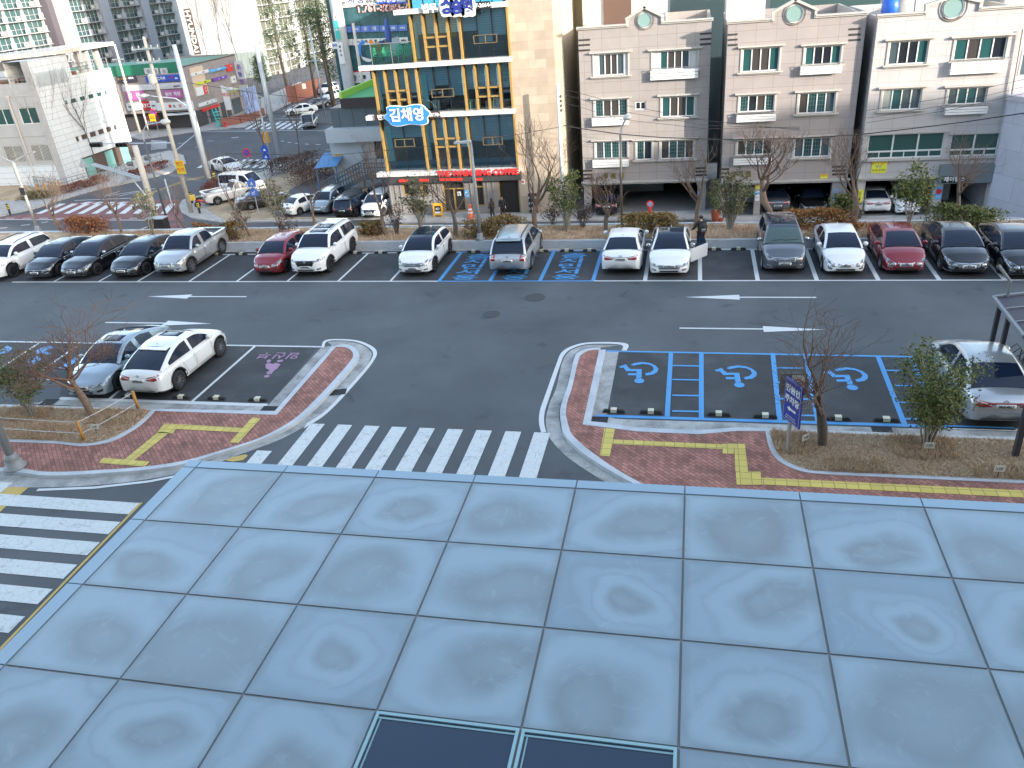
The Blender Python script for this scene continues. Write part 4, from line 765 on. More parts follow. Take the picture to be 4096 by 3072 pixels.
lsign((113,150),(142,290),TEALS,[('노무사',.5,.5,.14,SWHT)],YLW-1.6);lsign((103,102),(130,150),SWHT,[('3',.5,.5,.5,TXK)],YLW-1.6);lsign((88,308),(135,360),SWHT,[('강대',.5,.5,.42,TXB)],YLW-1.62);lsign((138,312),(178,470),SWHT,[('법',.5,.8,.12,TXK),('무',.5,.6,.12,TXK),('사',.5,.4,.12,TXK)],YLW-1.6)
# ------------------------------------------------------------------ the low blue-white building with the green roof
YW=70.0;BW=mat('pale_blue_render',(.44,.47,.50),.7,noise=.05,nscale=.8)
wb=wthing('low_house','low pale blue building with a green roof beside the gold mullions','building',(V(1400,700,YW).x,YW,ZL))
x0,x1=V(*ZP3(85,1150),YW).x,V(*ZP3(470,1100),YW).x+3;zb0=V(*ZP3(250,1030),YW).z;zb1=V(*ZP3(250,930),YW).z;zr=V(*ZP3(300,740),YW+1).z
d0,d1,dc,dd=rect(ZP3,(405,1040),(470,1170),YW);v0,v1,vc,vd=rect(ZP3,(300,1075),(325,1200),YW)
w4=MB();w4.wall(x0,x1,ZL,zb0,YW,[(d0,d1,dc,dd)],.2);w4.face([(x0,YW,ZL),(x0,YW,zb0),(x0,YW+9,zb0),(x0,YW+9,ZL)]);w4.build('wall',BW,wb)
MB().face([(d0,YW+.19,dc),(d1,YW+.19,dc),(d1,YW+.19,dd),(d0,YW+.19,dd)]).build('window',GL_GREY,wb)
xo=V(*ZP3(42,970),YW-1).x;MB().box(xo,x1,YW-1.2,YW+9,zb0,zb1).build('parapet',BW,wb)
g=MB();g.box(xo+.5,x1,YW-.4,YW+8,zb1,zr-.35);g.build('glazing',tile('grey_glazing',(.10,.125,.14),(.05,.055,.06),1.3,6,.03,'XZ',.15,.2,0.0),wb)
xq=V(*ZP3(150,720),YW-.5).x;MB().box(xq,x1,YW-.7,YW+8,zr-.35,zr+.45).build('roof_fascia',mat('dark_brown_fascia',(.035,.025,.028),.6),wb)
MB().box(xq+.2,x1,YW-.5,YW+7.8,zr+.451,zr+.47).build('roof',mat('green_roof',(.10,.40,.16),.7,noise=.12,nscale=1),wb)
pr=MB();pr.box(xq,xq+.25,YW-.7,YW+8,zr+.453,zr+1.0);pr.box(xq+.25,x1,YW+7.75,YW+8,zr+.453,zr+1.0);pr.build('roof_kerb',mat('lime_roof_kerb',(.36,.62,.10),.6),wb)
p=V(*ZP3(133,1148),YW);MB().box(p.x-.32,p.x+.32,YW-.06,YW-.003,p.z-.2,p.z+.2).build('wall_notice',mat('yellow_notice',(.62,.50,.20),.6),wb);text('주차',.26,TXR,(p.x,YW-.07,p.z),wb)
MB().box(v0,v1,YW-.1,YW-.002,vc,vd).build('door',mat('blue_grey_door',(.38,.44,.50),.5),wb)
t=MB();p=V(*ZP3(60,1185),YW-1);t.add([(p.x-1.2,YW-1.8,p.z-.5),(p.x+1.1,YW-1.8,p.z-.35),(p.x+1.1,YW+1,p.z+.5),(p.x-1.2,YW+1,p.z+.3)],[(0,1,2,3)]);t.box(p.x-1.1,p.x-1.0,YW-1.7,YW-1.6,ZL,p.z-.5);t.box(p.x+.9,p.x+1,YW-1.7,YW-1.6,ZL,p.z-.36);tag(t.build('lean_to_roof',mat('blue_sheet',(.05,.20,.42),.5)),'blue sheet lean-to roof beside the low pale building','canopy')
# outdoor stair with railings up to the low building
st=wthing('outdoor_stair','steel outdoor stair with grid railings in front of the pale blue building','stair',(-32,66,ZL))
sa,sb=V(*ZP3(10,1390),66.2),V(*ZP3(300,1310),66.2);sa.z=ZL+.6;sb.z=ZL+2.2
ss=MB();n=12
for i in range(n):q=sa.lerp(sb,(i+.5)/n);ss.box(q.x-.28,q.x+.28,66.3,67.9,q.z-.5,q.z-.42)
for y in (66.25,67.92):ss.obox(((sa.x+sb.x)/2,y,(sa.z+sb.z)/2-.5),(sb-sa).normalized(),(0,1,0),Vector((-(sb-sa).z,0,(sb-sa).x)).normalized(),(sb-sa).length/2,.04,.14)
ss.box(sb.x+.1,sb.x+2.2,66.25,68,sb.z-.5,sb.z-.4);ss.build('tread',mat('stair_steel',(.10,.13,.15),.6,.3),st)
for y in (66.2,67.95):
 r_=MB()
 for h in (.15,.55,.95):r_.tube([sa+Vector((0,y-66.2,h)),sb+Vector((0,y-66.2,h)),sb+Vector((2,y-66.2,h))],.04,5)
 for i in range(15):q=sa.lerp(sb,i/14);r_.tube([q+Vector((0,y-66.2,-.4)),q+Vector((0,y-66.2,.95))],.035,5)
 for i in range(5):q=sb+Vector((.5*i,0,0));r_.tube([q+Vector((0,y-66.2,-.4)),q+Vector((0,y-66.2,.95))],.035,5)
 r_.build('railing',mat('stair_steel',(.10,.13,.15),.6,.3),st)
sp_=MB()
for x in (sb.x+.2,sb.x+2):sp_.box(x-.06,x+.06,66.3,66.42,ZL,sb.z-.5)
sp_.build('post',mat('stair_steel',(.10,.13,.15),.6,.3),st)
# ------------------------------------------------------------------ left: white tiled hall, shop row, apartment towers
XF,YS=-66.3,74.7
ZW=zoom(0,250,.3616);ZLT=zoom(0,0,.226)
WT=tile('white_wall_tiles',(.63,.65,.655),(.38,.40,.41),1.5,.58,.025,'YZ',.03,.5,0.0,1,.04);WR=mat('warm_grey_render',(.43,.415,.40),.75,noise=.08,nscale=.6);PILT=tile('pale_pink_tiles',(.42,.39,.37),(.36,.32,.30),.8,.6,.02,'XZ',.05,.6,.5)
hall=wthing('tiled_hall','white tiled hall with a louvre, slit windows and a roof terrace','building',(-72,78,ZL))
yA,yB=WX(262,745,XF).y,WX(*ZW(1480,940),XF).y;yA=74.7
def rx(z,a,b,X):
 ps=[WX(*z(x,y),X)for x,y in (a,(b[0],a[1]),b,(a[0],b[1]))];return (ps[0].y+ps[3].y)/2,(ps[1].y+ps[2].y)/2,(ps[2].z+ps[3].z)/2,(ps[0].z+ps[1].z)/2
def swall(mb,y0,y1,z0,z1,X,holes,depth=.25):
 t=MB().wall(y0,y1,z0,z1,0,holes,depth);mb.add([(X-y,x,z)for x,y,z in t.v],t.f)
zt2=WX(*ZLT(2070,1175),XF).z;zt1=WX(*ZLT(1180,960),XF).z;ym=WX(*ZLT(1260,1330),XF).y;zn=WX(*ZLT(1275,1335),XF).z;y1_=WX(*ZLT(1180,960),XF).y
s1=[((728,425),(752,468)),((785,400),(850,448)),((885,375),(948,424)),((978,348),(1042,398)),((1072,323),(1130,372)),((1158,306),(1184,350))];s2=[((842,822),(880,880)),((902,795),(970,855)),((994,765),(1070,825)),((1086,735),(1156,795)),((1173,703),(1240,765)),((1258,682),(1294,740))]
zr1=[rx(ZW,a,b,XF)for a,b in s1];zr2=[rx(ZW,a,b,XF)for a,b in s2]
za=sum(r[2]for r in zr1)/6;zb_=sum(r[3]for r in zr1)/6;zc=sum(r[2]for r in zr2)/6;zd=sum(r[3]for r in zr2)/6
H1=[(r[0],r[1],za,zb_)for r in zr1];H2=[(r[0],r[1],zc,zd)for r in zr2]
lv=rx(ZW,(395,90),(745,240),XF);zbase=WX(*ZW(1480,955),XF).z
q=MB();swall(q,yA,yB,ZL+2.3,zn,XF,H1+H2);swall(q,yA,(ym+y1_)/2,zn,zt1,XF,[(lv[0],lv[1],max(zn+.1,lv[2]),lv[3])]if lv[2]>zn else [])
q.face([(XF,yB,ZL+2.3),(XF-12,yB,ZL+2.3),(XF-12,yB,zn),(XF,yB,zn)]);q.face([(XF,(ym+y1_)/2,zn),(XF-3,(ym+y1_)/2,zn),(XF-3,(ym+y1_)/2,zt1),(XF,(ym+y1_)/2,zt1)]);q.face([(XF-3,yA,zn),(XF-3,yA,zt1),(XF-3,(ym+y1_)/2,zt1),(XF-3,(ym+y1_)/2,zn)]);q.face([(XF,yA,zt1),(XF,(ym+y1_)/2,zt1),(XF-3,(ym+y1_)/2,zt1),(XF-3,yA,zt1)])
q.build('wall',WT,hall)
MB().box(XF-20,XF-.02,yA+.05,yB-.05,zn-1.2,zn-1.1).build('roof',mat('terrace_deck',(.45,.44,.42),.8),hall)
for rows,m in ((H1,GL_TEAL),(H2,mat('brown_panel',(.08,.05,.045),.6))):
 for a,b,c,d in rows:MB().box(XF-.18,XF-.12,a,b,c,d).build('window',m,hall)
lo=MB();n=13
for i in range(n):z0=lv[2]+(lv[3]-lv[2])*i/n;lo.box(XF+.004,XF+.09,lv[0],lv[1],z0,z0+(lv[3]-lv[2])/n*.55)
lo.box(XF+.003,XF+.02,lv[0]-.08,lv[1]+.08,lv[2]-.08,lv[3]+.08)
for k in (.33,.67):y=lv[0]+(lv[1]-lv[0])*k;lo.box(XF+.005,XF+.1,y-.05,y+.05,lv[2],lv[3])
lo.build('louvre',mat('louvre_grey',(.50,.54,.56),.5),hall)
ba=MB();ba.box(XF-11.9,XF-.25,yA+3.2,yB-.1,ZL,ZL+2.29);ba.build('plinth_wall',mat('brown_cladding',(.10,.06,.05),.6),hall)
bq=MB();bq.box(XF-12,XF,yA,yA+3.1,ZL,ZL+2.299);bq.build('wall',WT,hall)
gg=MB()
for k in (3.6,7.2,10.0):gg.box(XF-.24,XF-.18,yA+k,yA+k+1.4,ZL+.1,ZL+2.1)
gg.build('entrance_glass',mat('pale_green_glass',(.20,.42,.38),.15),hall)
# warm grey front facing the lot
xw=V(0,700,YS).x-16;zt3=V(60,335,YS).z;xpl=V(*ZW(300,60),YS).x
hs=[rect(ZW,(-60,510),(125,695),YS),rect(ZW,(208,497),(418,685),YS),rect(ZW,(45,920),(255,1112),YS),rect(ZW,(345,908),(545,1100),YS)]
hs[0]=(hs[0][0],hs[0][1],hs[1][2],hs[1][3]);hs[2]=(hs[2][0],hs[2][1],hs[3][2],hs[3][3])
q=MB();q.wall(xw,XF-.9,ZL,zt3,YS+.1,hs,.25);q.face([(xw,YS+.1,zt3),(XF-.9,YS+.1,zt3),(XF-.9,YS+.4,zt3),(xw,YS+.4,zt3)]);q.build('front_wall',WR,hall)
MB().box(XF-.9,XF-.004,YS-.02,YS+.3,ZL,zt1-.02).build('corner_pier',PILT,hall)
for i,(a,b,c,d)in enumerate(hs):
 wv=pane_window(hall,a+.01,b-.01,c+.01,d-.01,YS+.2,[1,1]if i<2 else [0,1],.08)
 if i>1:
  g_=MB()
  for k in range(15):x=a+(b-a)*(k+.5)/15;g_.box(x-.025,x+.025,YS+.05,YS+.08,c,d)
  g_.build('security_bars',mat('cream_bars',(.55,.52,.46),.5),wv)
for k,(a,b)in enumerate((((80,400),(330,1240)),)):
 x=V(*ZW(85,400),YS).x;z=V(*ZW(85,400),YS).z;d_=MB();d_.tube([(x,YS-.02,z),(x,YS-.02,ZL)],.09,8);d_.box(x-.18,x+.18,YS-.2,YS+.08,z-.05,z+.25);d_.build('drainpipe',mat('cream_pipe',(.52,.46,.42),.5),hall)
ws=WX(*ZW(1185,200),XF);d_=MB();d_.tube([(XF+.1,ws.y,ws.z),(XF+.1,ws.y,ZL+2.3)],.09,8);d_.box(XF+.003,XF+.25,ws.y-.2,ws.y+.2,ws.z,ws.z+.3);d_.build('drainpipe',mat('grey_pipe',(.45,.47,.47),.5),hall)
MB().box(xw,XF-.9,YS+.06,YS+.098,V(*ZW(100,832),YS).z-.05,V(*ZW(100,832),YS).z+.03).build('band',mat('grey_band',(.32,.31,.30),.7),hall)
# roof slab on posts, terrace rail
sl_=MB();a=WX(*ZLT(700,985),XF-1.0);zsl=8.35
sl_.prism([(XF-4.5,yA+.2),(XF+.35,yA+5),(XF+.5,yB+1.2),(XF-5,yB+3.5),(XF-9,yA+6)],zsl,zsl+.38);sl_.build('roof_slab',mat('rust_stained_white',(.62,.54,.45),.7,noise=.28,nscale=1.6),hall)
for x,y in ((XF-.5,yB-4.2),(XF-.5,yB-2.8),(XF-1,yB-.4),(XF-4,yB-4)):MB().box(x-.22,x+.22,y-.22,y+.22,zn-1.1,zsl).build('post',RW,hall)
rl_=MB()
for h in (.35,.7,1.05):rl_.tube([(XF-.15,ym+.2,zn+h),(XF-.15,yB-.1,zn+h)],.03,5)
for i in range(9):y=ym+.2+(yB-ym-.3)*i/8;rl_.tube([(XF-.15,y,zn),(XF-.15,y,zn+1.05)],.03,5)
rl_.build('handrail',STEEL,hall)
r2=MB()
for h in (.3,.65):r2.tube([(xw,YS+.2,zt3+h),(XF-1,YS+.2,zt3+h)],.04,5)
for i in range(22):x=xw+(XF-1-xw)*i/21;r2.tube([(x,YS+.2,zt3),(x,YS+.2,zt3+.65)],.03,5)
r2.build('handrail',STEEL,hall)
hu=wthing('garden_hut','wooden thatch-coloured shelter on the flat roof of the white hall','shelter',(-71.5,79,zt3));p=V(*ZLT(260,1150),79);m=mat('brown_timber',(.25,.10,.05),.7,noise=.2,nscale=5)
MB().add([(p.x-2.3,77.3,p.z-.5),(p.x+2.0,77.3,p.z-.3),(p.x+2.0,80.8,p.z-.3),(p.x-2.3,80.8,p.z-.5),(p.x-.8,79,p.z+.75),(p.x+1.0,79,p.z+.85)],[(0,1,5,4),(1,2,5),(2,3,4,5),(3,0,4),(0,3,2,1)]).build('roof',mat('weathered_thatch',(.38,.30,.24),.9,noise=.15,nscale=3,bump=.5),hu)
for x,y in ((p.x-1.7,77.8),(p.x+1.5,77.8),(p.x-1.7,80.3),(p.x+1.5,80.3)):MB().tube([(x,y,zt3-.3),(x,y,p.z-.3)],.1,8).build('post',m,hu)
for x,y,w_,lb in ((XF-1.0,ym+.9,1.6,'brown planter box beside the terrace rail of the white hall'),(-70.2,75.8,2.2,'brown planter box under the garden hut at the roof edge')):tag(MB().box(x-w_/2,x+w_/2,y-.3,y+.3,(zn if x>-68 else zt3)-.9,(zn if x>-68 else zt3)+.35).build('planter_box',m),lb,'planter')
# --- shop row
XC2,YC1=-70.5,107.0
ZS=zoom(450,200,.211);ZT=zoom(740,180,.211)
shop=wthing('shop_row','two storey shop row covered with signboards on the street corner','building',(-78,112,ZL))
zs=V(*ZS(1100,440),YC1).z;yE=WX(985,420,XC2).y;BRK=tile('greyish_pink_brick',(.30,.26,.24),(.22,.19,.18),.5,.18,.02,'XZ',.12,.8);BRK2=tile('greyish_pink_brick_side',(.30,.26,.24),(.22,.19,.18),.5,.18,.02,'YZ',.12,.8)
q=MB();q.wall(-98,XC2,ZL+2.6,zs,YC1,[]);q.build('wall',BRK,shop);q=MB();q.add([(XC2,YC1,ZL),(XC2,yE,ZL),(XC2,yE,zs+.8),(XC2,YC1,zs+.8)],[(0,1,2,3)]);q.face([(XC2,yE,ZL),(-85,yE+4,ZL),(-85,yE+4,zs+.8),(XC2,yE,zs+.8)]);q.build('wall',BRK2,shop)
MB().box(-98,XC2-.02,YC1+.3,YC1+.6,zs-.02,zs+1.4).build('roof_parapet',mat('dark_green_sheet',(.015,.16,.09),.5,noise=.1,nscale=.5),shop);MB().box(-98,XC2,YC1+.6,yE,zs+.6,zs+.7).build('roof',mat('dark_green_sheet',(.015,.16,.09),.5),shop)
MB().box(-97.9,XC2-.4,YC1+1.2,YC1+1.4,ZL,ZL+2.6).build('shop_interior',mat('shop_dark',(.06,.055,.055),.8),shop)
def s1n(a,b,m,words=(),th=.25,y=YC1):
 x0,x1,c,d=rect(ZS,a,b,y);MB().box(x0,x1,y-th,y-.01,c,d).build('sign_board',m,shop)
 for t,fx,fz,sz,k in words:text(t,sz*(d-c),k,(x0+(x1-x0)*fx,y-th-.03,c+(d-c)*fz),shop,ext=.01,bold=.015)
s1n((100,490),(465,620),mat('sign_black_gold',(.03,.03,.05),.5),[('공인중개사',.3,.62,.38,GOLDM),('사무소',.76,.66,.36,SWHT),('756-3850',.4,.2,.18,SWHT)])
s1n((650,478),(1285,600),SBLUE,[('현대정육관',.38,.52,.58,SWHT),('한우',.78,.6,.3,RED),('전문',.92,.4,.3,SWHT)])
s1n((195,640),(1330,750),mat('sign_silver',(.52,.50,.52),.45),[('예정',.22,.5,.75,SWHT),('MUSIC ACADEMY',.58,.5,.62,SWHT),('758-9716',.92,.35,.32,TXK)])
s1n((265,775),(625,950),MAG,[('예',.25,.5,.62,SWHT),('정',.68,.5,.62,SWHT)]);s1n((985,755),(1330,910),MAG,[('음악',.28,.5,.5,SWHT),('학원',.76,.5,.5,SWHT)])
s1n((290,1000),(560,1140),SWHT,[('스포츠',.3,.5,.35,TXK)]);s1n((570,965),(735,1135),mat('sign_dark_red',(.36,.02,.03),.5),[('RYC',.5,.5,.62,SWHT)]);s1n((735,960),(850,1130),mat('sign_pale',(.60,.60,.62),.5),[('트라이',.5,.45,.16,TXK)])
s1n((850,985),(1540,1130),SWHT,[('\u25a0',.38,.5,.5,RED),('h',.5,.5,.6,TXK),('U',.66,.5,.6,RED)]);s1n((1010,1190),(1560,1230),SWHT)
s1n((610,1230),(900,1440),mat('sign_maroon',(.14,.03,.035),.5),[('RYC',.4,.35,.36,mat('letter_rose',(.5,.4,.42),.5))],.1)
def s2n(a,b,m,words=(),th=.25,X=XC2):
 y0,y1,c,d=rx(ZT,a,b,X);MB().box(X+.01,X+th,y0,y1,c,d).build('sign_board',m,shop)
 for t,fx,fz,sz,k in words:text(t,sz*(d-c),k,(X+th+.03,y0+(y1-y0)*fx,c+(d-c)*fz),shop,(R(90),0,R(90)),.01,bold=.015)
s2n((85,500),(430,560),SWHT,[('예정',.25,.5,.55,GOLDM),('음악학원',.68,.5,.4,RED)]);s2n((430,440),(765,490),SKYB,[('나영한의원',.5,.5,.55,SWHT)]);s2n((768,365),(880,500),RED,[('기',.7,.7,.3,SWHT)])
s2n((170,690),(465,735),LIME,[('수학학원',.62,.5,.5,TXK)]);s2n((495,605),(778,660),PURP,[('빛나우',.72,.55,.5,SWHT),('독서실',.4,.4,.26,SWHT)]);s2n((850,590),(945,720),SWHT,[('한의원',.5,.5,.16,TXK)])
s2n((190,800),(325,960),SWHT);s2n((325,775),(395,930),RED,[('고',.5,.7,.3,SWHT),('기',.5,.3,.3,SWHT)]);s2n((225,1060),(590,1130),SWHT,[('olleh',.45,.5,.42,TXK),('U',.72,.5,.6,RED),('K',.9,.7,.3,TXK)]);s2n((725,850),(995,900),LIME,[('건강원',.4,.5,.5,TXK)])
s2n((290,1215),(640,1160),RED)
for a,b,dz in (((905,310),(1000,650),0),((1005,770),(1090,940),0)):
 p0,p1=WX(*ZT(*a),XC2),WX(*ZT(*b),XC2);MB().box(XC2+.1,XC2+1.5,p0.y,p0.y+.25,p1.z,p0.z).build('projecting_sign',SWHT,shop)
 for k,t in enumerate('운동화' if a[1]<500 else '세탁'):text(t,.8,TXB if k%2 else PURP,(XC2+.8,p0.y-.03,p0.z-.9-1.1*k),shop,ext=.01,bold=.02)
for k in range(4):MB().box(XC2+.002,XC2+.08,YC1+1+k*3.4,YC1+3.6+k*3.4,ZL+.2,ZL+2.4).build('shop_front',[mat('shop_dark',(.06,.055,.055),.8),GL_GREY][k%2],shop)
MB().box(XC2+.004,XC2+.12,YC1+2,YC1+5.4,zs-3.6,zs+.3).build('side_panel',mat('peach_render',(.60,.46,.34),.7),shop)
for px in (665,800,965):
 p=V(*ZS(px,405),YC1);a_=MB();a_.box(p.x-.5,p.x+.5,YC1-.02,YC1+.28,p.z-.35,p.z+.42);o=a_.build('air_conditioner',RW);a_=MB();a_.disc((p.x+.12,YC1-.03,p.z),.27,16,'Y');o2=a_.build('fan_grille',STEEL,o);tag(o,{665:'left',800:'middle',965:'right'}[px]+'most of three white air conditioners above the blue sign' if px!=800 else 'middle one of three white air conditioners above the blue sign','air conditioner','air conditioners on the shop row')
 # --- apartment towers
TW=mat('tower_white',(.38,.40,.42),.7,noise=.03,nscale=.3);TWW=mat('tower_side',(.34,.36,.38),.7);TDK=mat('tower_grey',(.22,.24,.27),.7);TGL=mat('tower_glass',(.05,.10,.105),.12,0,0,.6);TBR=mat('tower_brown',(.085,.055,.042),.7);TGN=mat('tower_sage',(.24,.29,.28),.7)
def tower_face(o,X,y0,y1,z0,z1,fh,bays,wm,gm=TGL,ac=True,off=0):
 """balconied flank facing +X: one balcony part (slab and parapet block) and one window part per flat"""
 n=int((z1-z0)/fh)
 bw=(y1-y0)/bays
 for b in range(bays):
  for i in range(n):
   ya,z=y0+b*bw,z0+i*fh
   q=MB();q.box(X,X+1.1,ya+.1,ya+bw-.1,z-.18,z);q.box(X+.75,X+1.12,ya+bw*.68,ya+bw*.9,z+.002,z+1.3);q.box(X+.004,X+.3,ya+bw*.9,ya+bw+.05,z+.001,z+fh-.2);q.build('balcony',wm,o)
   g=MB();g.box(X+.02,X+.06,ya+.15,ya+bw*.9,z+.05,z+fh-.25);wv=g.build('window',gm,o)
   f=MB()
   for k in (.02,.3,.6,.88):f.box(X+.06,X+.14,ya+bw*k,ya+bw*k+.12,z+.05,z+fh-.25)
   f.box(X+.061,X+.13,ya+.15,ya+bw*.9,z+1.0,z+1.08);f.build('frame',wm,wv)
   if ac and (b+i)%2==0:a=MB();a.box(X+.5,X+.95,ya+bw*.42,ya+bw*.62,z+.15,z+.95);a.build('air_conditioner',RW,o)
YT=190.0;XT=V(285,60,YT).x;xl2=V(75,60,YT).x;x2m=V(150,60,YT).x
ta=wthing('apartment_tower','white apartment tower with a blank gable and dark balconies, left of the brown lettered tower','building',(XT-8,YT,ZL))
q=MB();q.box(xl2,XT,YT,YT+60,ZL,34);q.build('wall',TW,ta);MB().box(x2m-.2,XT-6,YT-.8,YT-.01,ZL,34).build('gable_rib',TW,ta)
yy=[WX(px,60,XT).y for px in (284,395,430,560,590,700)]
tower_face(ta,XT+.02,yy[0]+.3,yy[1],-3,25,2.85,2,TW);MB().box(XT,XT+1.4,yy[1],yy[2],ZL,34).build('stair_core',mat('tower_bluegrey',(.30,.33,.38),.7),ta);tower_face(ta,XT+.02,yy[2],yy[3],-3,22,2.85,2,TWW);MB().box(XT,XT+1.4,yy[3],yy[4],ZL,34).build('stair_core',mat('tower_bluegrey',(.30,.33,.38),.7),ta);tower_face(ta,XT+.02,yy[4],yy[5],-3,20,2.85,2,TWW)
p=V(*ZLT(1300,1025),YT-1);text('202',3.0,SWHT,(p.x,YT-.9,p.z),ta,ext=.05)
xt3=V(40,60,178).x;tb=wthing('apartment_tower','grey apartment tower with white balcony blocks at the top left corner','building',(xt3-8,172,ZL));MB().box(xt3-16,xt3,170,215,ZL,34).build('wall',TDK,tb);tower_face(tb,xt3+.02,170.2,188,-4,24,2.85,3,TWW)
MB().box(xt3+.3,xt3+2.6,188,190,ZL,34).build('stair_core',mat('tower_plum',(.09,.08,.10),.7),tb)
YH=170.0;XH=V(1020,60,YH).x;xh0=V(735,100,YH).x;zg=V(1000,208,YH).z;ZHY=zoom(0,0,.463)
th_=wthing('apartment_tower','white ribbed apartment tower with vertical brown lettering strip and numbered grey base','building',(XH-8,YH,ZL))
MB().box(xh0,XH,YH,YH+70,zg,34).build('wall',tile('ribbed_white',(.44,.45,.46),(.37,.385,.40),.32,3.0,.06,'XZ',.02,.7,0.0),th_);MB().box(xh0-3.2,XH+.004,YH+.05,YH+70,ZL-3,zg).build('base_wall',TGN,th_)
xb0,xb1=V(*ZHY(1590,90),YH).x,V(*ZHY(1648,90),YH).x;zt=V(*ZHY(1610,75),YH).z;zq=V(*ZHY(1680,470),YH).z;MB().box(xb0,xb1,YH-.12,YH-.005,zq,zt).build('lettering_strip',TBR,th_);MB().box(xb0-1.2,xb0-.05,YH-.08,YH+8,zq,34).build('corner_pier',TW,th_)
text('HYUNDAI',(xb1-xb0)*.98,SWHT,((xb0+xb1)/2-.1,YH-.2,(zt+zq)/2),th_,(R(90),R(90),0),.05,bold=.03,sx=1.22)
p=V(*ZHY(1925,500),YH);text('201',3.6,mat('pale_letter',(.55,.60,.60),.6),(p.x,YH-.02,p.z),th_,ext=.05,bold=.03)
yh=[WX(px,60,XH).y for px in (1030,1170,1185,1275,1350)]
tower_face(th_,XH+.02,yh[0],yh[1],zg-5.6,22,2.9,2,TW,mat('tower_glass_warm',(.12,.13,.11),.15));tower_face(th_,XH+.02,yh[2],yh[4]+8,zg-5.6,22,2.9,2,TW,mat('tower_glass_warm',(.12,.13,.11),.15))
# brick boundary wall and gate at the foot of the tower
bw=wthing('boundary_wall','red brick boundary wall along the pavement below the ribbed tower','wall',(-66,135,ZL));gw=gl(ZB,[(600,975),(680,965),(920,880)]);q=MB()
for a,b in zip(gw,gw[1:]):d=Vector((b[0]-a[0],b[1]-a[1],0));L_=d.length;d.normalize();q.obox(((a[0]+b[0])/2,(a[1]+b[1])/2,ZL+1.3),d,(-d.y,d.x,0),(0,0,1),L_/2,.2,1.3)
q.build('wall',tile('brick_wall',(.32,.12,.08),(.18,.08,.06),.4,.15,.02,'YZ',.1,.8),bw);p=G(*ZB(770,930),ZL);text('\u25a0',1.2,SWHT,(p.x+.5,p.y-1.2,ZL+2.0),bw,(R(90),0,R(50)))
bw2=wthing('boundary_wall','low red brick planter wall at the corner of the shop row','wall',(-67,118,ZL));q=MB();gw=gl(ZT,[(700,1565),(1050,1500),(1300,1420),(1500,1350)])
for a,b in zip(gw,gw[1:]):d=Vector((b[0]-a[0],b[1]-a[1],0));L_=d.length;d.normalize();q.obox(((a[0]+b[0])/2,(a[1]+b[1])/2,ZL+.6),d,(-d.y,d.x,0),(0,0,1),L_/2,.25,.6)
q.build('wall',tile('brick_wall',(.32,.12,.08),(.18,.08,.06),.4,.15,.02,'YZ',.1,.8),bw2)
bx=wthing('billboard_box','pale blue poster hoarding standing on the low brick wall','hoarding',(-64,124,ZL));p0,p1=G(*ZT(1190,1330),ZL+1.2),G(*ZT(1420,1260),ZL+1.2);d=(p1-p0).normalized();MB().obox((p0+p1)/2+Vector((0,0,1.9)),d,(-d.y,d.x,0),(0,0,1),(p1-p0).length/2,.15,1.7).build('panel',mat('poster_blue',(.30,.38,.62),.5,noise=.3,nscale=1.2),bx)
# ------------------------------------------------------------------ the office the photograph is taken from: block, wings stepped to shape its shadow, unseen tower added for shade, entrance canopy
OFF=tile('office_panels',(.42,.42,.41),(.25,.25,.25),1.5,1.2,.02,'XZ',.04,.5,0.0)
ob=wthing('office_building','grey panelled office block the lot and entrance canopy belong to','building',(0,-.6,0))
for a,b,h in ((-34,72,24.5),(72,92,27.4),(92,109,31.0),(109,150,34.8)):MB().box(a+.002,b,-17.9-a*.001,-.6,0,h).build('shadow_stepped_wing',OFF,ob)  # wing heights stepped to place the block's shadow edge on the house fronts
for k in range(-10,14):
 for j in range(2):MB().box(k*3.0+.4,k*3.0+2.4,-.63,-.601,14.5+j*4,16.8+j*4).build('window',GL_GREY,ob)
tw_=wthing('added_shade_tower','tall unseen tower added behind the block to shade the tiled hall','building',(104,-20,0));MB().box(98,110,-32,-18.6,0,66).build('tower_body',OFF,tw_);MB().box(97.8,110.2,-32.2,-18.4,66.001,67).build('parapet',OFF,tw_)  # unseen tower, added to throw shade on the tiled hall
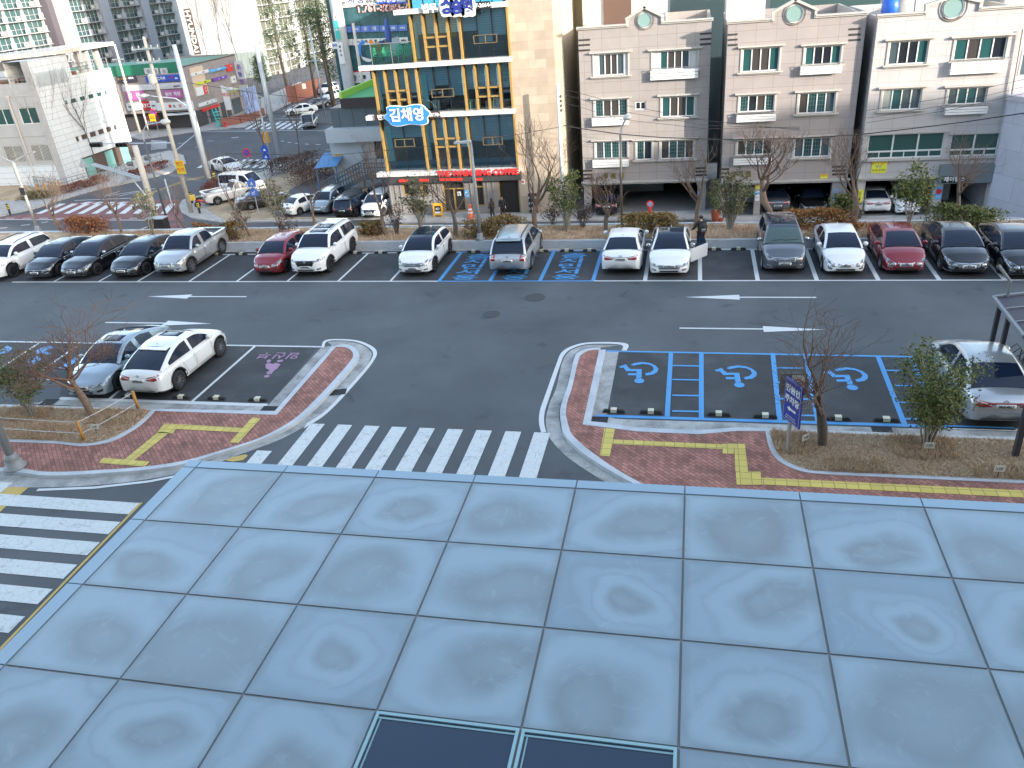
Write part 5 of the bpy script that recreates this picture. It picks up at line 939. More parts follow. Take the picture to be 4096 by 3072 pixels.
# canopy: metal roof panels 1.485 x 1.315 m in a grid, folded edge strips, open joints, two glazed panels
HC=6.5;kx=1.485;ky=1.315;X0=-7.41;YT0=8.955
def panel_mat():
 m=mat('canopy_metal',(.26,.35,.42),.38,.0,0,.5);n=m.node_tree.nodes;l=m.node_tree.links;b=n['Principled BSDF']
 uv=n.new('ShaderNodeUVMap');uv.uv_map='UVMap';at=n.new('ShaderNodeVertexColor');at.layer_name='seed';sep=n.new('ShaderNodeSeparateColor');l.new(at.outputs[0],sep.inputs[0])
 g=n.new('ShaderNodeNewGeometry');nz=n.new('ShaderNodeTexNoise');nz.inputs['Scale'].default_value=.95;nz.inputs['Detail'].default_value=3;l.new(g.outputs['Position'],nz.inputs['Vector'])
 # distance from the dent's middle (u, v), warped: drying water leaves nested rings of dust
 ad=n.new('ShaderNodeVectorMath');ad.operation='SUBTRACT';l.new(uv.outputs[0],ad.inputs[0]);cb=n.new('ShaderNodeCombineXYZ')
 def mth(op,a,c=None,v=None):
  q=n.new('ShaderNodeMath');q.operation=op;l.new(a,q.inputs[0])
  if c is not None:l.new(c,q.inputs[1])
  if v is not None:q.inputs[1].default_value=v
  return q.outputs[0]
 cx=mth('ADD',mth('MULTIPLY',sep.outputs[0],v=.34),v=.36);cy=mth('ADD',mth('MULTIPLY',sep.outputs[1],v=.26),v=.28);l.new(cx,cb.inputs[0]);l.new(cy,cb.inputs[1]);l.new(cb.outputs[0],ad.inputs[1])
 wv=n.new('ShaderNodeVectorMath');wv.operation='SCALE';wv.inputs['Scale'].default_value=.62;sb=n.new('ShaderNodeVectorMath');sb.operation='SUBTRACT';sb.inputs[1].default_value=(.5,.5,.5);l.new(nz.outputs['Color'],sb.inputs[0]);l.new(sb.outputs[0],wv.inputs[0])
 a2=n.new('ShaderNodeVectorMath');a2.operation='ADD';l.new(ad.outputs[0],a2.inputs[0]);l.new(wv.outputs[0],a2.inputs[1]);rt_=n.new('ShaderNodeVectorRotate');rt_.rotation_type='Z_AXIS';l.new(a2.outputs[0],rt_.inputs['Vector']);l.new(mth('MULTIPLY',sep.outputs[1],v=5.0),rt_.inputs['Angle']);cs=n.new('ShaderNodeCombineXYZ');l.new(mth('ADD',mth('MULTIPLY',sep.outputs[0],v=.9),v=.75),cs.inputs[0]);cs.inputs[1].default_value=1;sq=n.new('ShaderNodeVectorMath');sq.operation='MULTIPLY';l.new(rt_.outputs[0],sq.inputs[0]);l.new(cs.outputs[0],sq.inputs[1])
 ln=n.new('ShaderNodeVectorMath');ln.operation='LENGTH';l.new(sq.outputs[0],ln.inputs[0])
 sz=mth('ADD',mth('MULTIPLY',sep.outputs[2],v=1.0),v=.60);r_=mth('DIVIDE',ln.outputs['Value'],sz)
 cr=n.new('ShaderNodeValToRGB');e=cr.color_ramp.elements;e[0].position=0;e[0].color=(.215,.285,.33,1);e[1].position=1;e[1].color=(.225,.305,.365,1)
 for p_,c in ((.05,(.24,.285,.305)),(.18,(.208,.243,.258)),(.26,(.245,.315,.355)),(.34,(.30,.39,.44)),(.43,(.29,.378,.428)),(.485,(.242,.315,.362)),(.54,(.268,.352,.402)),(.62,(.26,.342,.394)),(.72,(.222,.288,.33)),(.84,(.23,.302,.348))):x=e.new(p_);x.color=(*c,1)
 l.new(r_,cr.inputs[0])
 big=n.new('ShaderNodeTexNoise');big.inputs['Scale'].default_value=.35;big.inputs['Detail'].default_value=4;l.new(g.outputs['Position'],big.inputs['Vector'])
 sp=n.new('ShaderNodeTexNoise');sp.inputs['Scale'].default_value=90;sp.inputs['Detail'].default_value=2;l.new(g.outputs['Position'],sp.inputs['Vector']);k=n.new('ShaderNodeMapRange');k.inputs[1].default_value=.74;k.inputs[2].default_value=.78;k.inputs[3].default_value=0;k.inputs[4].default_value=.55
 l.new(sp.outputs[0],k.inputs[0]);msk=n.new('ShaderNodeMapRange');msk.inputs[1].default_value=.55;msk.inputs[2].default_value=.7;l.new(nz.outputs[0],msk.inputs[0])
 kk=mth('MULTIPLY',k.outputs[0],msk.outputs[0])
 m1=n.new('ShaderNodeMix');m1.data_type='RGBA';m1.inputs[7].default_value=(.27,.37,.44,1);bm=n.new('ShaderNodeMapRange');bm.inputs[1].default_value=.3;bm.inputs[2].default_value=.75;bm.inputs[3].default_value=.0;bm.inputs[4].default_value=.42;l.new(big.outputs[0],bm.inputs[0]);l.new(bm.outputs[0],m1.inputs[0]);l.new(cr.outputs[0],m1.inputs[6])
 ch=n.new('ShaderNodeTexNoise');ch.inputs['Scale'].default_value=3.2;ch.inputs['Detail'].default_value=8;ch.inputs['Roughness'].default_value=.7;ch.inputs['Distortion'].default_value=1.4;l.new(g.outputs['Position'],ch.inputs['Vector']);cm=n.new('ShaderNodeMapRange');cm.inputs[1].default_value=.54;cm.inputs[2].default_value=.72;cm.inputs[3].default_value=0;cm.inputs[4].default_value=.5;l.new(ch.outputs[0],cm.inputs[0])
 m3=n.new('ShaderNodeMix');m3.data_type='RGBA';m3.inputs[7].default_value=(.33,.41,.46,1);l.new(cm.outputs[0],m3.inputs[0]);l.new(m1.outputs[2],m3.inputs[6]);us=n.new('ShaderNodeSeparateXYZ');l.new(uv.outputs[0],us.inputs[0])
 def edge(o_):return mth('MINIMUM',o_,mth('SUBTRACT',mth('MULTIPLY',o_,v=0),mth('SUBTRACT',o_,v=1)))
 ed=n.new('ShaderNodeMapRange');ed.inputs[1].default_value=.0;ed.inputs[2].default_value=.07;ed.inputs[3].default_value=.62;ed.inputs[4].default_value=0;l.new(mth('MINIMUM',edge(us.outputs[0]),edge(us.outputs[1])),ed.inputs[0]);em=mth('MULTIPLY',ed.outputs[0],ch.outputs[0])
 m4=n.new('ShaderNodeMix');m4.data_type='RGBA';m4.inputs[7].default_value=(.13,.14,.14,1);l.new(em,m4.inputs[0]);l.new(m3.outputs[2],m4.inputs[6]);m1=m4
 m2=n.new('ShaderNodeMix');m2.data_type='RGBA';m2.inputs[7].default_value=(.10,.09,.08,1);l.new(kk,m2.inputs[0]);l.new(m1.outputs[2],m2.inputs[6]);l.new(m2.outputs[2],b.inputs['Base Color'])
 return m
cano=wthing('entrance_canopy','broad entrance canopy of pale blue metal panels with drying-water stains','canopy',(0,4,0))
CM=panel_mat();NX,NY=18,7;gap=.013
def panel(i,j):
 xa,xb=X0+i*kx,X0+(i+1)*kx;yb,ya=YT0-j*ky,YT0-(j+1)*ky;me=bpy.data.meshes.new('roof_panel');n=8;rp=random.Random(i*31+j*7+5);cx,cy,dp=rp.uniform(.35,.65),rp.uniform(.35,.6),rp.uniform(.001,.004)
 vs,uvs,fs=[],[],[]
 for b in range(n+1):
  for a in range(n+1):
   u,v=a/n,b/n;d=dp*math.sin(math.pi*u)*math.sin(math.pi*v);vs.append((xa+gap+(xb-xa-2*gap)*u,ya+gap+(yb-ya-2*gap)*v-4,HC-d));uvs.append((u,v))
 for b in range(n):
  for a in range(n):k=b*(n+1)+a;fs.append((k,k+1,k+n+2,k+n+1))
 rim=[a for a in range(n+1)]+[b*(n+1)+n for b in range(1,n+1)]+[n*(n+1)+a for a in range(n-1,-1,-1)]+[b*(n+1)for b in range(n-1,0,-1)];k0=len(vs)
 nr=len(rim)
 for z_ in (HC,HC-.02):
  for r_ in rim:vs.append((vs[r_][0],vs[r_][1],z_));uvs.append(uvs[r_])
 for q in range(nr):fs.append((k0+q,k0+nr+q,k0+nr+(q+1)%nr,k0+(q+1)%nr))
 me.from_pydata(vs,[],fs);me.uv_layers.new(name='UVMap');me.color_attributes.new('seed','FLOAT_COLOR','CORNER');ul=me.uv_layers['UVMap'];ca=me.color_attributes['seed'];sd=(rp.random(),rp.random(),rp.random()if (i+j*2)%5 else 1.5,1)
 for lp in me.loops:ul.data[lp.index].uv=uvs[lp.vertex_index];ca.data[lp.index].color=sd
 for p_ in me.polygons:p_.use_smooth=p_.index<n*n
 me.materials.append(CM);o=bpy.data.objects.new('roof_panel',me);COL.objects.link(o);o.parent=cano
SKY={(3,3),(4,3),(3,4),(4,4)}
PANEL_CELLS=[(i,j)for j in range(NY)for i in range(NX)if (i,j)not in SKY and i<13]
for c_ in PANEL_CELLS:panel(*c_)
q=MB()
for i in range(13,NX):
 for j in range(NY):q.box(X0+i*kx+gap,X0+(i+1)*kx-gap,YT0-(j+1)*ky+gap,YT0-j*ky-gap,HC-.06,HC)
q.build('far_roof_panel',mat('canopy_edge',(.28,.39,.47),.4),cano)
q=MB();q.box(X0-.2,X0+NX*kx,YT0-NY*ky,YT0+.15,HC-.12,HC-.014)
q.build('deck',mat('joint_sealant',(.21,.215,.205),.8),cano)
q=MB();xe=X0+NX*kx
for i in range(NX):q.box(X0+i*kx+gap*.7,X0+(i+1)*kx-gap*.7,YT0+gap,YT0+.19,HC-.5,HC+.004)
for j in range(NY):q.box(X0-.22,X0-gap,YT0-(j+1)*ky+gap*.7,YT0-j*ky-gap*.7,HC-.5,HC+.004)
q.box(X0-.222,X0-gap,YT0+gap,YT0+.192,HC-.5,HC+.002);q.build('edge_flashing',mat('canopy_edge',(.28,.39,.47),.4),cano)
q=MB();q.box(X0-.1,xe,YT0-NY*ky,YT0+.1,HC-.6,HC-.13);q.build('soffit',mat('canopy_soffit',(.35,.36,.37),.6),cano)
for i in (-1,4,9,13):MB().tube([(X0+(i+1.2)*kx,7.4,.0),(X0+(i+1.2)*kx,7.4,HC-.6)],.25,16).build('column',RW,cano)
# glazed panels
yg1=YT0-3*ky;yg0=YT0-5*ky;gx=[X0+3*kx,X0+4*kx,X0+5*kx]
for a,b in ((0,1),(1,2)):
 f=MB();e=.045
 for q in ((gx[a]+gap,gx[b]-gap,yg1-e,yg1-gap),(gx[a]+gap,gx[b]-gap,yg0+gap,yg0+e),(gx[a]+gap,gx[a]+e,yg0+e,yg1-e),(gx[b]-e,gx[b]-gap,yg0+e,yg1-e)):f.box(q[0],q[1],q[2],q[3],HC-.05,HC+.012)
 wv=f.build('skylight',mat('pale_green_edge',(.30,.47,.50),.25),cano);MB().box(gx[a]+e,gx[b]-e,yg0+e,yg1-e,HC-.035,HC-.004).build('pane',mat('skylight_glass',(.020,.042,.075),.03,0,0,.6),wv)
 f=MB()
 for q in ((gx[a]+e,gx[b]-e,yg1-e-.045,yg1-e-.025),(gx[a]+e+.025,gx[a]+e+.04,yg0+e,yg1-e-.05)):f.box(q[0],q[1],q[2],q[3],HC-.003,HC+.003)
 f.build('seal',mat('pale_green_seal',(.24,.38,.40),.3),wv)
 # ================================================================== VEHICLES
TYRE=mat('tyre_rubber',(.018,.018,.019),.8,noise=.2,nscale=8);RIM=mat('alloy',(.42,.43,.45),.28,.85);RIMD=mat('dark_alloy',(.07,.07,.075),.35,.7);TRIMB=mat('black_trim',(.016,.016,.017),.55)
CGL=mat('car_glass',(.012,.020,.040),.04,0,0,.42);CGL2=mat('car_glass_green',(.06,.10,.095),.05,0,0,.7);LAMP=mat('headlamp',(.30,.33,.35),.08,.3,1);LAMPD=mat('headlamp_dark',(.12,.13,.14),.06,.4,1);TAIL=mat('tail_lamp',(.30,.008,.010),.15,0,1);TAILW=mat('tail_lamp_clear',(.60,.50,.48),.15,0,.6);CHROME=mat('chrome',(.55,.56,.57),.2,1);GRILLE=mat('grille_black',(.012,.012,.013),.35,.4);PLATE=mat('number_plate',(.70,.71,.69),.45);PINK_=mat('plate_ink',(.02,.02,.03),.5);PGREEN=mat('plate_green',(.03,.16,.08),.5)
PAINT={k:mat('paint_'+k,c,r,m,1.0,noise=.03,nscale=1.3)for k,(c,r,m)in dict(white=((.78,.79,.78),.28,0),pearl=((.80,.80,.77),.28,.05),black=((.010,.011,.014),.22,.2),silver=((.46,.48,.49),.3,.55),red=((.24,.012,.020),.25,.3),grey=((.12,.13,.15),.28,.5),iceblue=((.33,.40,.44),.28,.55),navy=((.03,.04,.07),.25,.4),brown=((.055,.048,.045),.3,.4),offwhite=((.62,.62,.60),.35,0)).items()}
def curve(keys):
 """monotone cubic through (x, value) keys"""
 ks=sorted(keys);X=[k[0]for k in ks];F=[k[1]for k in ks];n=len(X);d=[(F[i+1]-F[i])/(X[i+1]-X[i])for i in range(n-1)];m=[d[0]]+[0 if d[i-1]*d[i]<=0 else 2*d[i-1]*d[i]/(d[i-1]+d[i])for i in range(1,n-1)]+[d[-1]]
 def f(x):
  if x<=X[0]:return F[0]
  if x>=X[-1]:return F[-1]
  i=max(k for k in range(n-1)if X[k]<=x);h=X[i+1]-X[i];t=(x-X[i])/h
  return F[i]*(1+2*t)*(1-t)**2+h*m[i]*t*(1-t)**2+F[i+1]*t*t*(3-2*t)+h*m[i+1]*t*t*(t-1)
 return f
SHAPES=dict( # length, width, height, wheelbase, front overhang, wheel radius, sill, belt, bonnet(front, rear), cowl, windscreen top, roof end, rear glass foot, tail height, kind
sedan=dict(L=4.85,W=1.86,H=1.46,wb=2.82,fo=.92,R=.335,zb=.19,belt=.93,hf=.72,hr=.98,cw=1.28,wt=.42,rt=-1.02,rb=-1.78,dk=1.06,ts=.98),
compact=dict(L=4.55,W=1.78,H=1.44,wb=2.70,fo=.88,R=.32,zb=.18,belt=.92,hf=.70,hr=.98,cw=1.25,wt=.38,rt=-1.05,rb=-1.72,dk=1.07,ts=.98),
coupe=dict(L=4.86,W=1.87,H=1.44,wb=2.84,fo=.93,R=.35,zb=.18,belt=.93,hf=.70,hr=.97,cw=1.22,wt=.38,rt=-.85,rb=-2.02,dk=1.03,ts=.95),
suv=dict(L=4.72,W=1.88,H=1.68,wb=2.70,fo=.92,R=.37,zb=.24,belt=1.08,hf=.92,hr=1.14,cw=1.24,wt=.52,rt=-1.75,rb=-2.18,dk=1.10,ts=1.02,suv=1),
bigsuv=dict(L=4.98,W=1.97,H=1.75,wb=2.90,fo=.95,R=.39,zb=.25,belt=1.12,hf=1.0,hr=1.20,cw=1.26,wt=.62,rt=-1.95,rb=-2.33,dk=1.14,ts=1.06,suv=1),
xcoupe=dict(L=4.67,W=1.90,H=1.62,wb=2.81,fo=.85,R=.385,zb=.25,belt=1.07,hf=.90,hr=1.12,cw=1.22,wt=.45,rt=-.95,rb=-1.98,dk=1.13,ts=1.05,suv=1),
cross=dict(L=4.42,W=1.80,H=1.52,wb=2.70,fo=.90,R=.35,zb=.21,belt=1.0,hf=.84,hr=1.05,cw=1.18,wt=.46,rt=-1.45,rb=-1.98,dk=1.06,ts=.98,suv=1),
hatch=dict(L=4.05,W=1.72,H=1.46,wb=2.57,fo=.84,R=.31,zb=.18,belt=.94,hf=.78,hr=1.0,cw=1.14,wt=.45,rt=-1.35,rb=-1.80,dk=1.0,ts=.95),
pickup=dict(L=4.99,W=1.90,H=1.76,wb=3.06,fo=.92,R=.38,zb=.30,belt=1.12,hf=.95,hr=1.18,cw=1.25,wt=.62,rt=-.62,rb=-.95,dk=1.13,ts=1.10,suv=1,bed=1),
van=dict(L=4.70,W=1.82,H=1.93,wb=2.80,fo=.95,R=.33,zb=.22,belt=1.08,hf=.86,hr=1.12,cw=1.75,wt=1.05,rt=-2.05,rb=-2.30,dk=1.05,ts=.98))
def strip_patch(bvh,up,lo,axis,n=8,k=3,off=.006,skirt=.02,mirror=False,flipv=False):
 """a panel laid on the body between two outlines drawn in front, rear, side or top view"""
 up=[(-p[0],p[1])for p in up]if mirror else up;lo=[(-p[0],p[1])for p in lo]if mirror else lo
 A,B=resample(up,n),resample(lo,n);vs=[];fs=[]
 dirs={'F':Vector((-1,0,0)),'R':Vector((1,0,0)),'L':Vector((0,-1,0)),'Q':Vector((0,1,0)),'T':Vector((0,0,-1))};d=dirs[axis]
 def hit(u,v):
  o=Vector((9,u,v))if axis=='F' else Vector((-9,u,v))if axis=='R' else Vector((u,9,v))if axis=='L' else Vector((u,-9,v))if axis=='Q' else Vector((u,v,9))
  h=bvh.ray_cast(o,d)
  return h[0]-d*off if h[0]is not None else None
 last=None
 for j in range(k+1):
  for i in range(n):
   t=j/k;p=hit(A[i][0]*(1-t)+B[i][0]*t,A[i][1]*(1-t)+B[i][1]*t)
   if p is None:p=last if last is not None else Vector((0,0,.6))
   vs.append(p);last=p
 for j in range(k):
  for i in range(n-1):a=j*n+i;fs.append((a,a+1,a+n+1,a+n))
 rim=list(range(n))+[j*n+n-1 for j in range(1,k+1)]+[k*n+i for i in range(n-2,-1,-1)]+[j*n for j in range(k-1,0,-1)];b0=len(vs)
 for r_ in rim:vs.append(vs[r_]+d*skirt)
 m=len(rim)
 for q in range(m):fs.append((rim[q],b0+q,b0+(q+1)%m,rim[(q+1)%m]))
 return MB().add(vs,fs)
def wheel_parts(R_,wd,side,spokes,rm,parent,loc):
 w_=MB();w_.lathe((0,0,0),[(R_*.62,-wd/2),(R_*.93,-wd/2),(R_,-wd/2+.03),(R_,wd/2-.03),(R_*.93,wd/2),(R_*.66,wd/2),(R_*.62,wd/2-.05)],28,'Y',False);o=w_.build('wheel',TYRE,parent,True,loc)
 r_=MB();y=side*(wd/2-.035);r_.lathe((0,0,0),[(R_*.66,y+side*.03),(R_*.62,y+side*.035),(R_*.58,y-side*.05)],28,'Y',False)
 for i in range(spokes):
  a=2*math.pi*i/spokes;u=Vector((math.cos(a),0,math.sin(a)));v=Vector((-math.sin(a),0,math.cos(a)));r_.obox(u*R_*.35+Vector((0,y+side*.005,0)),u,v,(0,1,0),R_*.27,R_*(.34/spokes+.015),.02)
 r_.lathe((0,0,0),[(R_*.13,y-side*.03),(R_*.13,y+side*.025),(R_*.04,y+side*.03)],12,'Y');r_.build('rim',rm,o)
 q=MB();q.lathe((0,0,0),[(R_*.60,y-side*.06),(R_*.02,y-side*.06)],20,'Y',False);q.build('brake_disc',mat('brake_dark',(.03,.03,.032),.5,.4),o)
def car(label,shape,paint,loc,head,cat='car',plate='',front='plain',rear='plain',detail=2,sunroof=False,roofrack=False,blackroof=False,rm=None,spokes=5,green=False,door_open=False,name='parked_car',group=None,chrome=False,clad=False,**ov):
 """head: angle of the car's nose in degrees (270 faces the camera)"""
 s=dict(SHAPES[shape]);s.update(ov);L,W,H=s['L'],s['W'],s['H'];hl,hw=L/2,W/2;pm=PAINT[paint];root=thing(name,label,cat,loc,R(head),group);suv=s.get('suv');van=shape=='van'
 xf,xr=hl-s['fo'],hl-s['fo']-s['wb'];Rw=s['R'];Ra=Rw+.055;belt=s['belt']
 top=curve([(-hl,s['ts']-.22),(-hl+.05,s['ts']-.07),(-hl+.16,s['ts']+.01),(-hl+.34,s['dk']),(s['rb']-.02 if not suv and not van else -hl+.6,s['dk']+.01),(s['rb']+.5,belt+.07),(0,belt+.05),(s['cw']-.3,s['hr']-.01),(s['cw'],s['hr']),((s['cw']+hl)/2,(s['hr']*.55+s['hf']*.45)+.03),(hl-.30,s['hf']+.015),(hl-.10,s['hf']-.07),(hl-.02,s['hf']-.19),(hl,s['hf']-.27)])
 wid=curve([(-hl,hw*.76),(-hl+.07,hw*.885),(-hl+.3,hw*.955),(-hl+.9,hw*.995),(0,hw),(hl-1.0,hw*.99),(hl-.45,hw*.93),(hl-.18,hw*.83),(hl-.05,hw*.68),(hl,hw*.54)])
 zbf=curve([(-hl,s['zb']+.16),(-hl+.25,s['zb']+.05),(-hl+.6,s['zb']),(hl-.6,s['zb']),(hl-.2,s['zb']+.02),(hl,s['zb']+.10)])
 xs=set([-hl,hl,hl-.02,hl-.05,hl-.1,hl-.18,hl-.3,hl-.45,-hl+.03,-hl+.08,-hl+.16,-hl+.25,-hl+.34])
 for wx in (xf,xr):
  for a in range(0,13):xs.add(round(wx+Ra*math.cos(math.pi*a/12),4))
  xs.add(wx+Ra+.002);xs.add(wx-Ra-.002)
 x=-hl+.5
 while x<hl-.4:
  if all(abs(x-wx)>Ra+.06 for wx in (xf,xr)):xs.add(round(x,4))
  x+=.2
 xs=sorted(xs);NP=11;vs=[];fs=[];mi=[]
 def section(x):
  w_,zt=wid(x),top(x);z0=zbf(x);zb=z0;ar=0
  for wx in (xf,xr):
   if abs(x-wx)<Ra:ar=math.sqrt(max(0,Ra*Ra-(x-wx)**2))+Rw-.0
  zb=max(z0,ar);crown=min(.09,(zt-z0)*.2);zs=zt-crown;h=zs-zb
  return [(0,z0),(w_*.70,z0),(w_*.70,max(zb,z0)),(w_*.965,zb),(w_*.985,zb+.10*h),(w_,zb+.45*h),(w_*.99,zb+.68*h),(w_*.965,zb+.9*h),(w_*.93,zs),(w_*.82,zs+crown*.55),(w_*.45,zt-crown*.08),(0,zt)]
 secs=[section(x)for x in xs];NP=len(secs[0])
 for x,sc in zip(xs,secs):
  for y,z in sc:vs.append((x,y,z))
  for y,z in sc[-2:0:-1]:vs.append((x,-y,z))
 M_=2*NP-2
 for i in range(len(xs)-1):
  for j in range(M_):
   fs.append((i*M_+j,(i+1)*M_+j,(i+1)*M_+(j+1)%M_,i*M_+(j+1)%M_));jj=min(j,M_-1-j)
   mi.append(1 if jj<3 or (clad and jj==3)else 0)
 fs+=[tuple(range(M_)),tuple(range((len(xs)-1)*M_,len(xs)*M_))[::-1]];mi+=[0,0]
 hull=BVHTree.FromPolygons(vs,fs);body=MB();body.v=list(vs);body.f=list(fs);body.m=list(mi)
 # cabin: roof, pillars and glass from one set of sections
 cw,wt,rt,rb=s['cw'],s['wt'],s['rt'],s['rb'];fzr=curve([(rb,top(rb)-.01),((rb*2+rt)/3,top(rb)+(H-.10-top(rb))*.42),((rb+rt*2)/3,top(rb)+(H-.10-top(rb))*.78),(rt,H-.075),(rt*.45+wt*.55-.3,H),(wt-.25,H-.02),(wt,H-.065),((cw+wt)/2,(top(cw)+H-.06)/2+.05),(cw,top(cw)-.01)])
 gx=sorted(set([round(rb+(rt-rb)*k/5,4)for k in range(6)]+[round(rt+(wt-rt)*k/10,4)for k in range(11)]+[round(wt+(cw-wt)*k/6,4)for k in range(7)]));gv=[];wr=hw*(.70 if not suv else .74)if not van else hw*.84
 for x in gx:
  zr=fzr(x);zs=top(x)-.075;wb_=wid(x)*.935;zz=max(zr,zs+.012)
  def yy(z):t=max(0,min(1,(z-zs)/(H-.05-zs)));return wb_+(wr-wb_)*t**1.25
  z3=max(zs+.010,zz-.035);z2=max(zs+.006,zz-.105);z1=min(zs+.05,z2-.002)if z2>zs+.02 else zs+.004
  gv.append([(wb_,zs-.03),(yy(z1)+.002,z1),(yy(z2),z2),(yy(z3)*.985,z3),(yy(zz)*.90,zz-.008),(yy(zz)*.5,zz+.012),(0,zz+.018)])
 GP=7;base=len(body.v);GM=2*GP-1;allv=[]
 for x,sc in zip(gx,gv):
  for y,z in sc:allv.append((x,y,z))
  for y,z in sc[-2::-1]:allv.append((x,-y,z))
 fr_n=[k for k,x in enumerate(gx)if abs(x-wt)<1e-3][0];rr_n=[k for k,x in enumerate(gx)if abs(x-rt)<1e-3][0]
 xb=(wt+rt)/2+.12 if not van else .3;xc_=rt-(.05 if suv else .02)if shape!='pickup' else rt+.05
 groups=dict(windshield=[],rear_window=[],sl_f=[],sl_r=[],sr_f=[],sr_r=[],body=[],roofg=[])
 for i in range(len(gx)-1):
  xm=(gx[i]+gx[i+1])/2
  for j in range(GM-1):
   f=(i*GM+j,(i+1)*GM+j,(i+1)*GM+j+1,i*GM+j+1);jj=min(j,GM-2-j);left=j<GP-1
   if jj==1:
    if abs(xm-xb)<.075:g='body'
    elif xm>xb:g='sl_f' if left else 'sr_f'
    elif xm>(rt-.12 if not suv else rb+.35*(rt-rb))and not (van and xm<-1.9):g='sl_r' if left else 'sr_r'
    else:g='body'
   elif jj>=4 or jj==3 and 0:
    g='windshield' if i>=fr_n else 'rear_window' if i<rr_n else ('roofg' if blackroof else 'body')
   else:g='body'
   groups[g].append(f)
 body.v+=allv
 for f in groups['body']:body.f.append(tuple(k+base for k in f));body.m.append(0)
 cab=BVHTree.FromPolygons(allv,[f for g in groups.values()for f in g])
 if s.get('bed'): # open load bed: a dark well let into the deck
  bd=MB();bd.box(-hl+.12,rb-.12,-hw*.78,hw*.78,s['dk']-.02,s['dk']+.012);bd.build('load_bed',TRIMB,root)
  rl_=MB()
  for sy in (-1,1):rl_.box(-hl+.1,rb+.2,sy*hw*.84-.07,sy*hw*.84+.07,s['dk']-.08,s['dk']+.09)
  rl_.box(-hl+.04,-hl+.16,-hw*.84-.07,hw*.84+.07,s['dk']-.08,s['dk']+.085);rl_.build('bed_side',pm,root)
 bo=body.build('body',[pm,TRIMB],root,True)
 gm=CGL2 if green else CGL
 def sub(key,nm,m):
  fl=groups[key]
  if not fl:return None
  ids=sorted({k for f in fl for k in f});mp={k:q for q,k in enumerate(ids)};b=MB();b.add([allv[k]for k in ids],[tuple(mp[k]for k in f)for f in fl]);return b.build(nm,m,root,True)
 sub('windshield','windshield',gm);sub('rear_window','rear_window',CGL)
 for k in ('sl_f','sl_r','sr_f','sr_r'):sub(k,'side_window',CGL)
 sub('roofg','roof',CGL)
 for wx in (xf,xr):
  for sy in (-1,1):wheel_parts(Rw,.225,sy,spokes,rm or RIM,root,(wx,sy*(hw*(.99 if abs(wx)<hl-.6 else .95)-.125),Rw))
 if clad or suv and detail>1 and paint in ('white','pearl','silver','iceblue','grey','black'):
  for wx in (xf,xr):
   for sy in (-1,1):
    A=[];B=[]
    for k in range(13):a=math.pi*k/12;A.append((wx+math.cos(a)*Ra*1.0,Rw+math.sin(a)*Ra));B.append((wx+math.cos(a)*(Ra+.065),Rw+math.sin(a)*(Ra+.065)))
    strip_patch(hull,B,A,'L' if sy>0 else 'Q',13,1,.012,.03).build('wheel_arch_trim',TRIMB,root)
 def P(nm,m,up,lo,ax='F',par=None,n=8,k=3,off=.006,mir=False,skirt=.02,bv=None):return strip_patch(bv or hull,up,lo,ax,n,k,off,skirt,mir).build(nm,m,par or root,True)
 zf=s['hf'];w3=wid(hl-.05);zt_f=zf-.06
 # ---- front
 if front!='none':
  hy0,hy1=w3*.78,hw*.90;hz=zt_f-.05
  lamps=dict(plain=([(hy0,hz+.0),(hy1,hz+.07)],[(hy0,hz-.10),(hy1,hz-.06)]),swept=([(hy0*.95,hz-.02),(hw*.80,hz+.05),(hw*.93,hz+.16)],[(hy0*.95,hz-.10),(hw*.80,hz-.13),(hw*.93,hz+.04)]),slim=([(hy0*.80,hz-.03),(hw*.80,hz+.03),(hw*.92,hz+.09)],[(hy0*.80,hz-.08),(hw*.80,hz-.06),(hw*.92,hz+.02)]),big=([(hy0*.85,hz-.02),(hw*.78,hz+.10),(hw*.93,hz+.19)],[(hy0*.85,hz-.12),(hw*.78,hz-.16),(hw*.93,hz+.02)]))
  lk=s.get('lamp','swept')
  for mir in (False,True):
   o=P('headlight',s.get('lampm',LAMP),*lamps[lk],mir=mir)
   if detail>1:
    u,l_=lamps[lk];c1=(u[0][0]*.45+u[-1][0]*.55,(u[0][1]+u[-1][1])/2*.5+(l_[0][1]+l_[-1][1])/2*.5);P('lamp_lens',LAMPD,[(c1[0]-.06,c1[1]+.035),(c1[0]+.06,c1[1]+.05)],[(c1[0]-.06,c1[1]-.03),(c1[0]+.06,c1[1]-.02)],par=o,n=4,k=1,off=.010,mir=mir)
  def gr(nm,pts,m,**k):return P(nm,m,[(-x,z)for x,z in pts[0][::-1]]+pts[0],[(-x,z)for x,z in pts[1][::-1]]+pts[1],n=15,**k)
  zc=zt_f-.10;a=hw
  G_=dict(plain=(([(0,zc+.03),(a*.40,zc+.05)],[(0,zc-.10),(a*.34,zc-.10)]),3),hex=(([(0,zc+.05),(a*.56,zc+.05)],[(0,zc-.23),(a*.40,zc-.23)]),4),kidney=None,spindle=(([(0,zc+.06),(a*.36,zc+.07)],[(0,zc-.34),(a*.50,zc-.36)]),5),wide=(([(0,zc+.04),(a*.56,zc+.07)],[(0,zc-.12),(a*.46,zc-.12)]),4),smile=(([(0,zc-.01),(a*.36,zc+.05)],[(0,zc-.07),(a*.34,zc-.01)]),1),slot=(([(0,zc+.02),(a*.36,zc+.02)],[(0,zc-.04),(a*.34,zc-.04)]),1),shield=(([(0,zc+.06),(a*.34,zc+.06)],[(0,zc-.36),(a*.24,zc-.36)]),4))
  pz=zc-.20;pm_=None
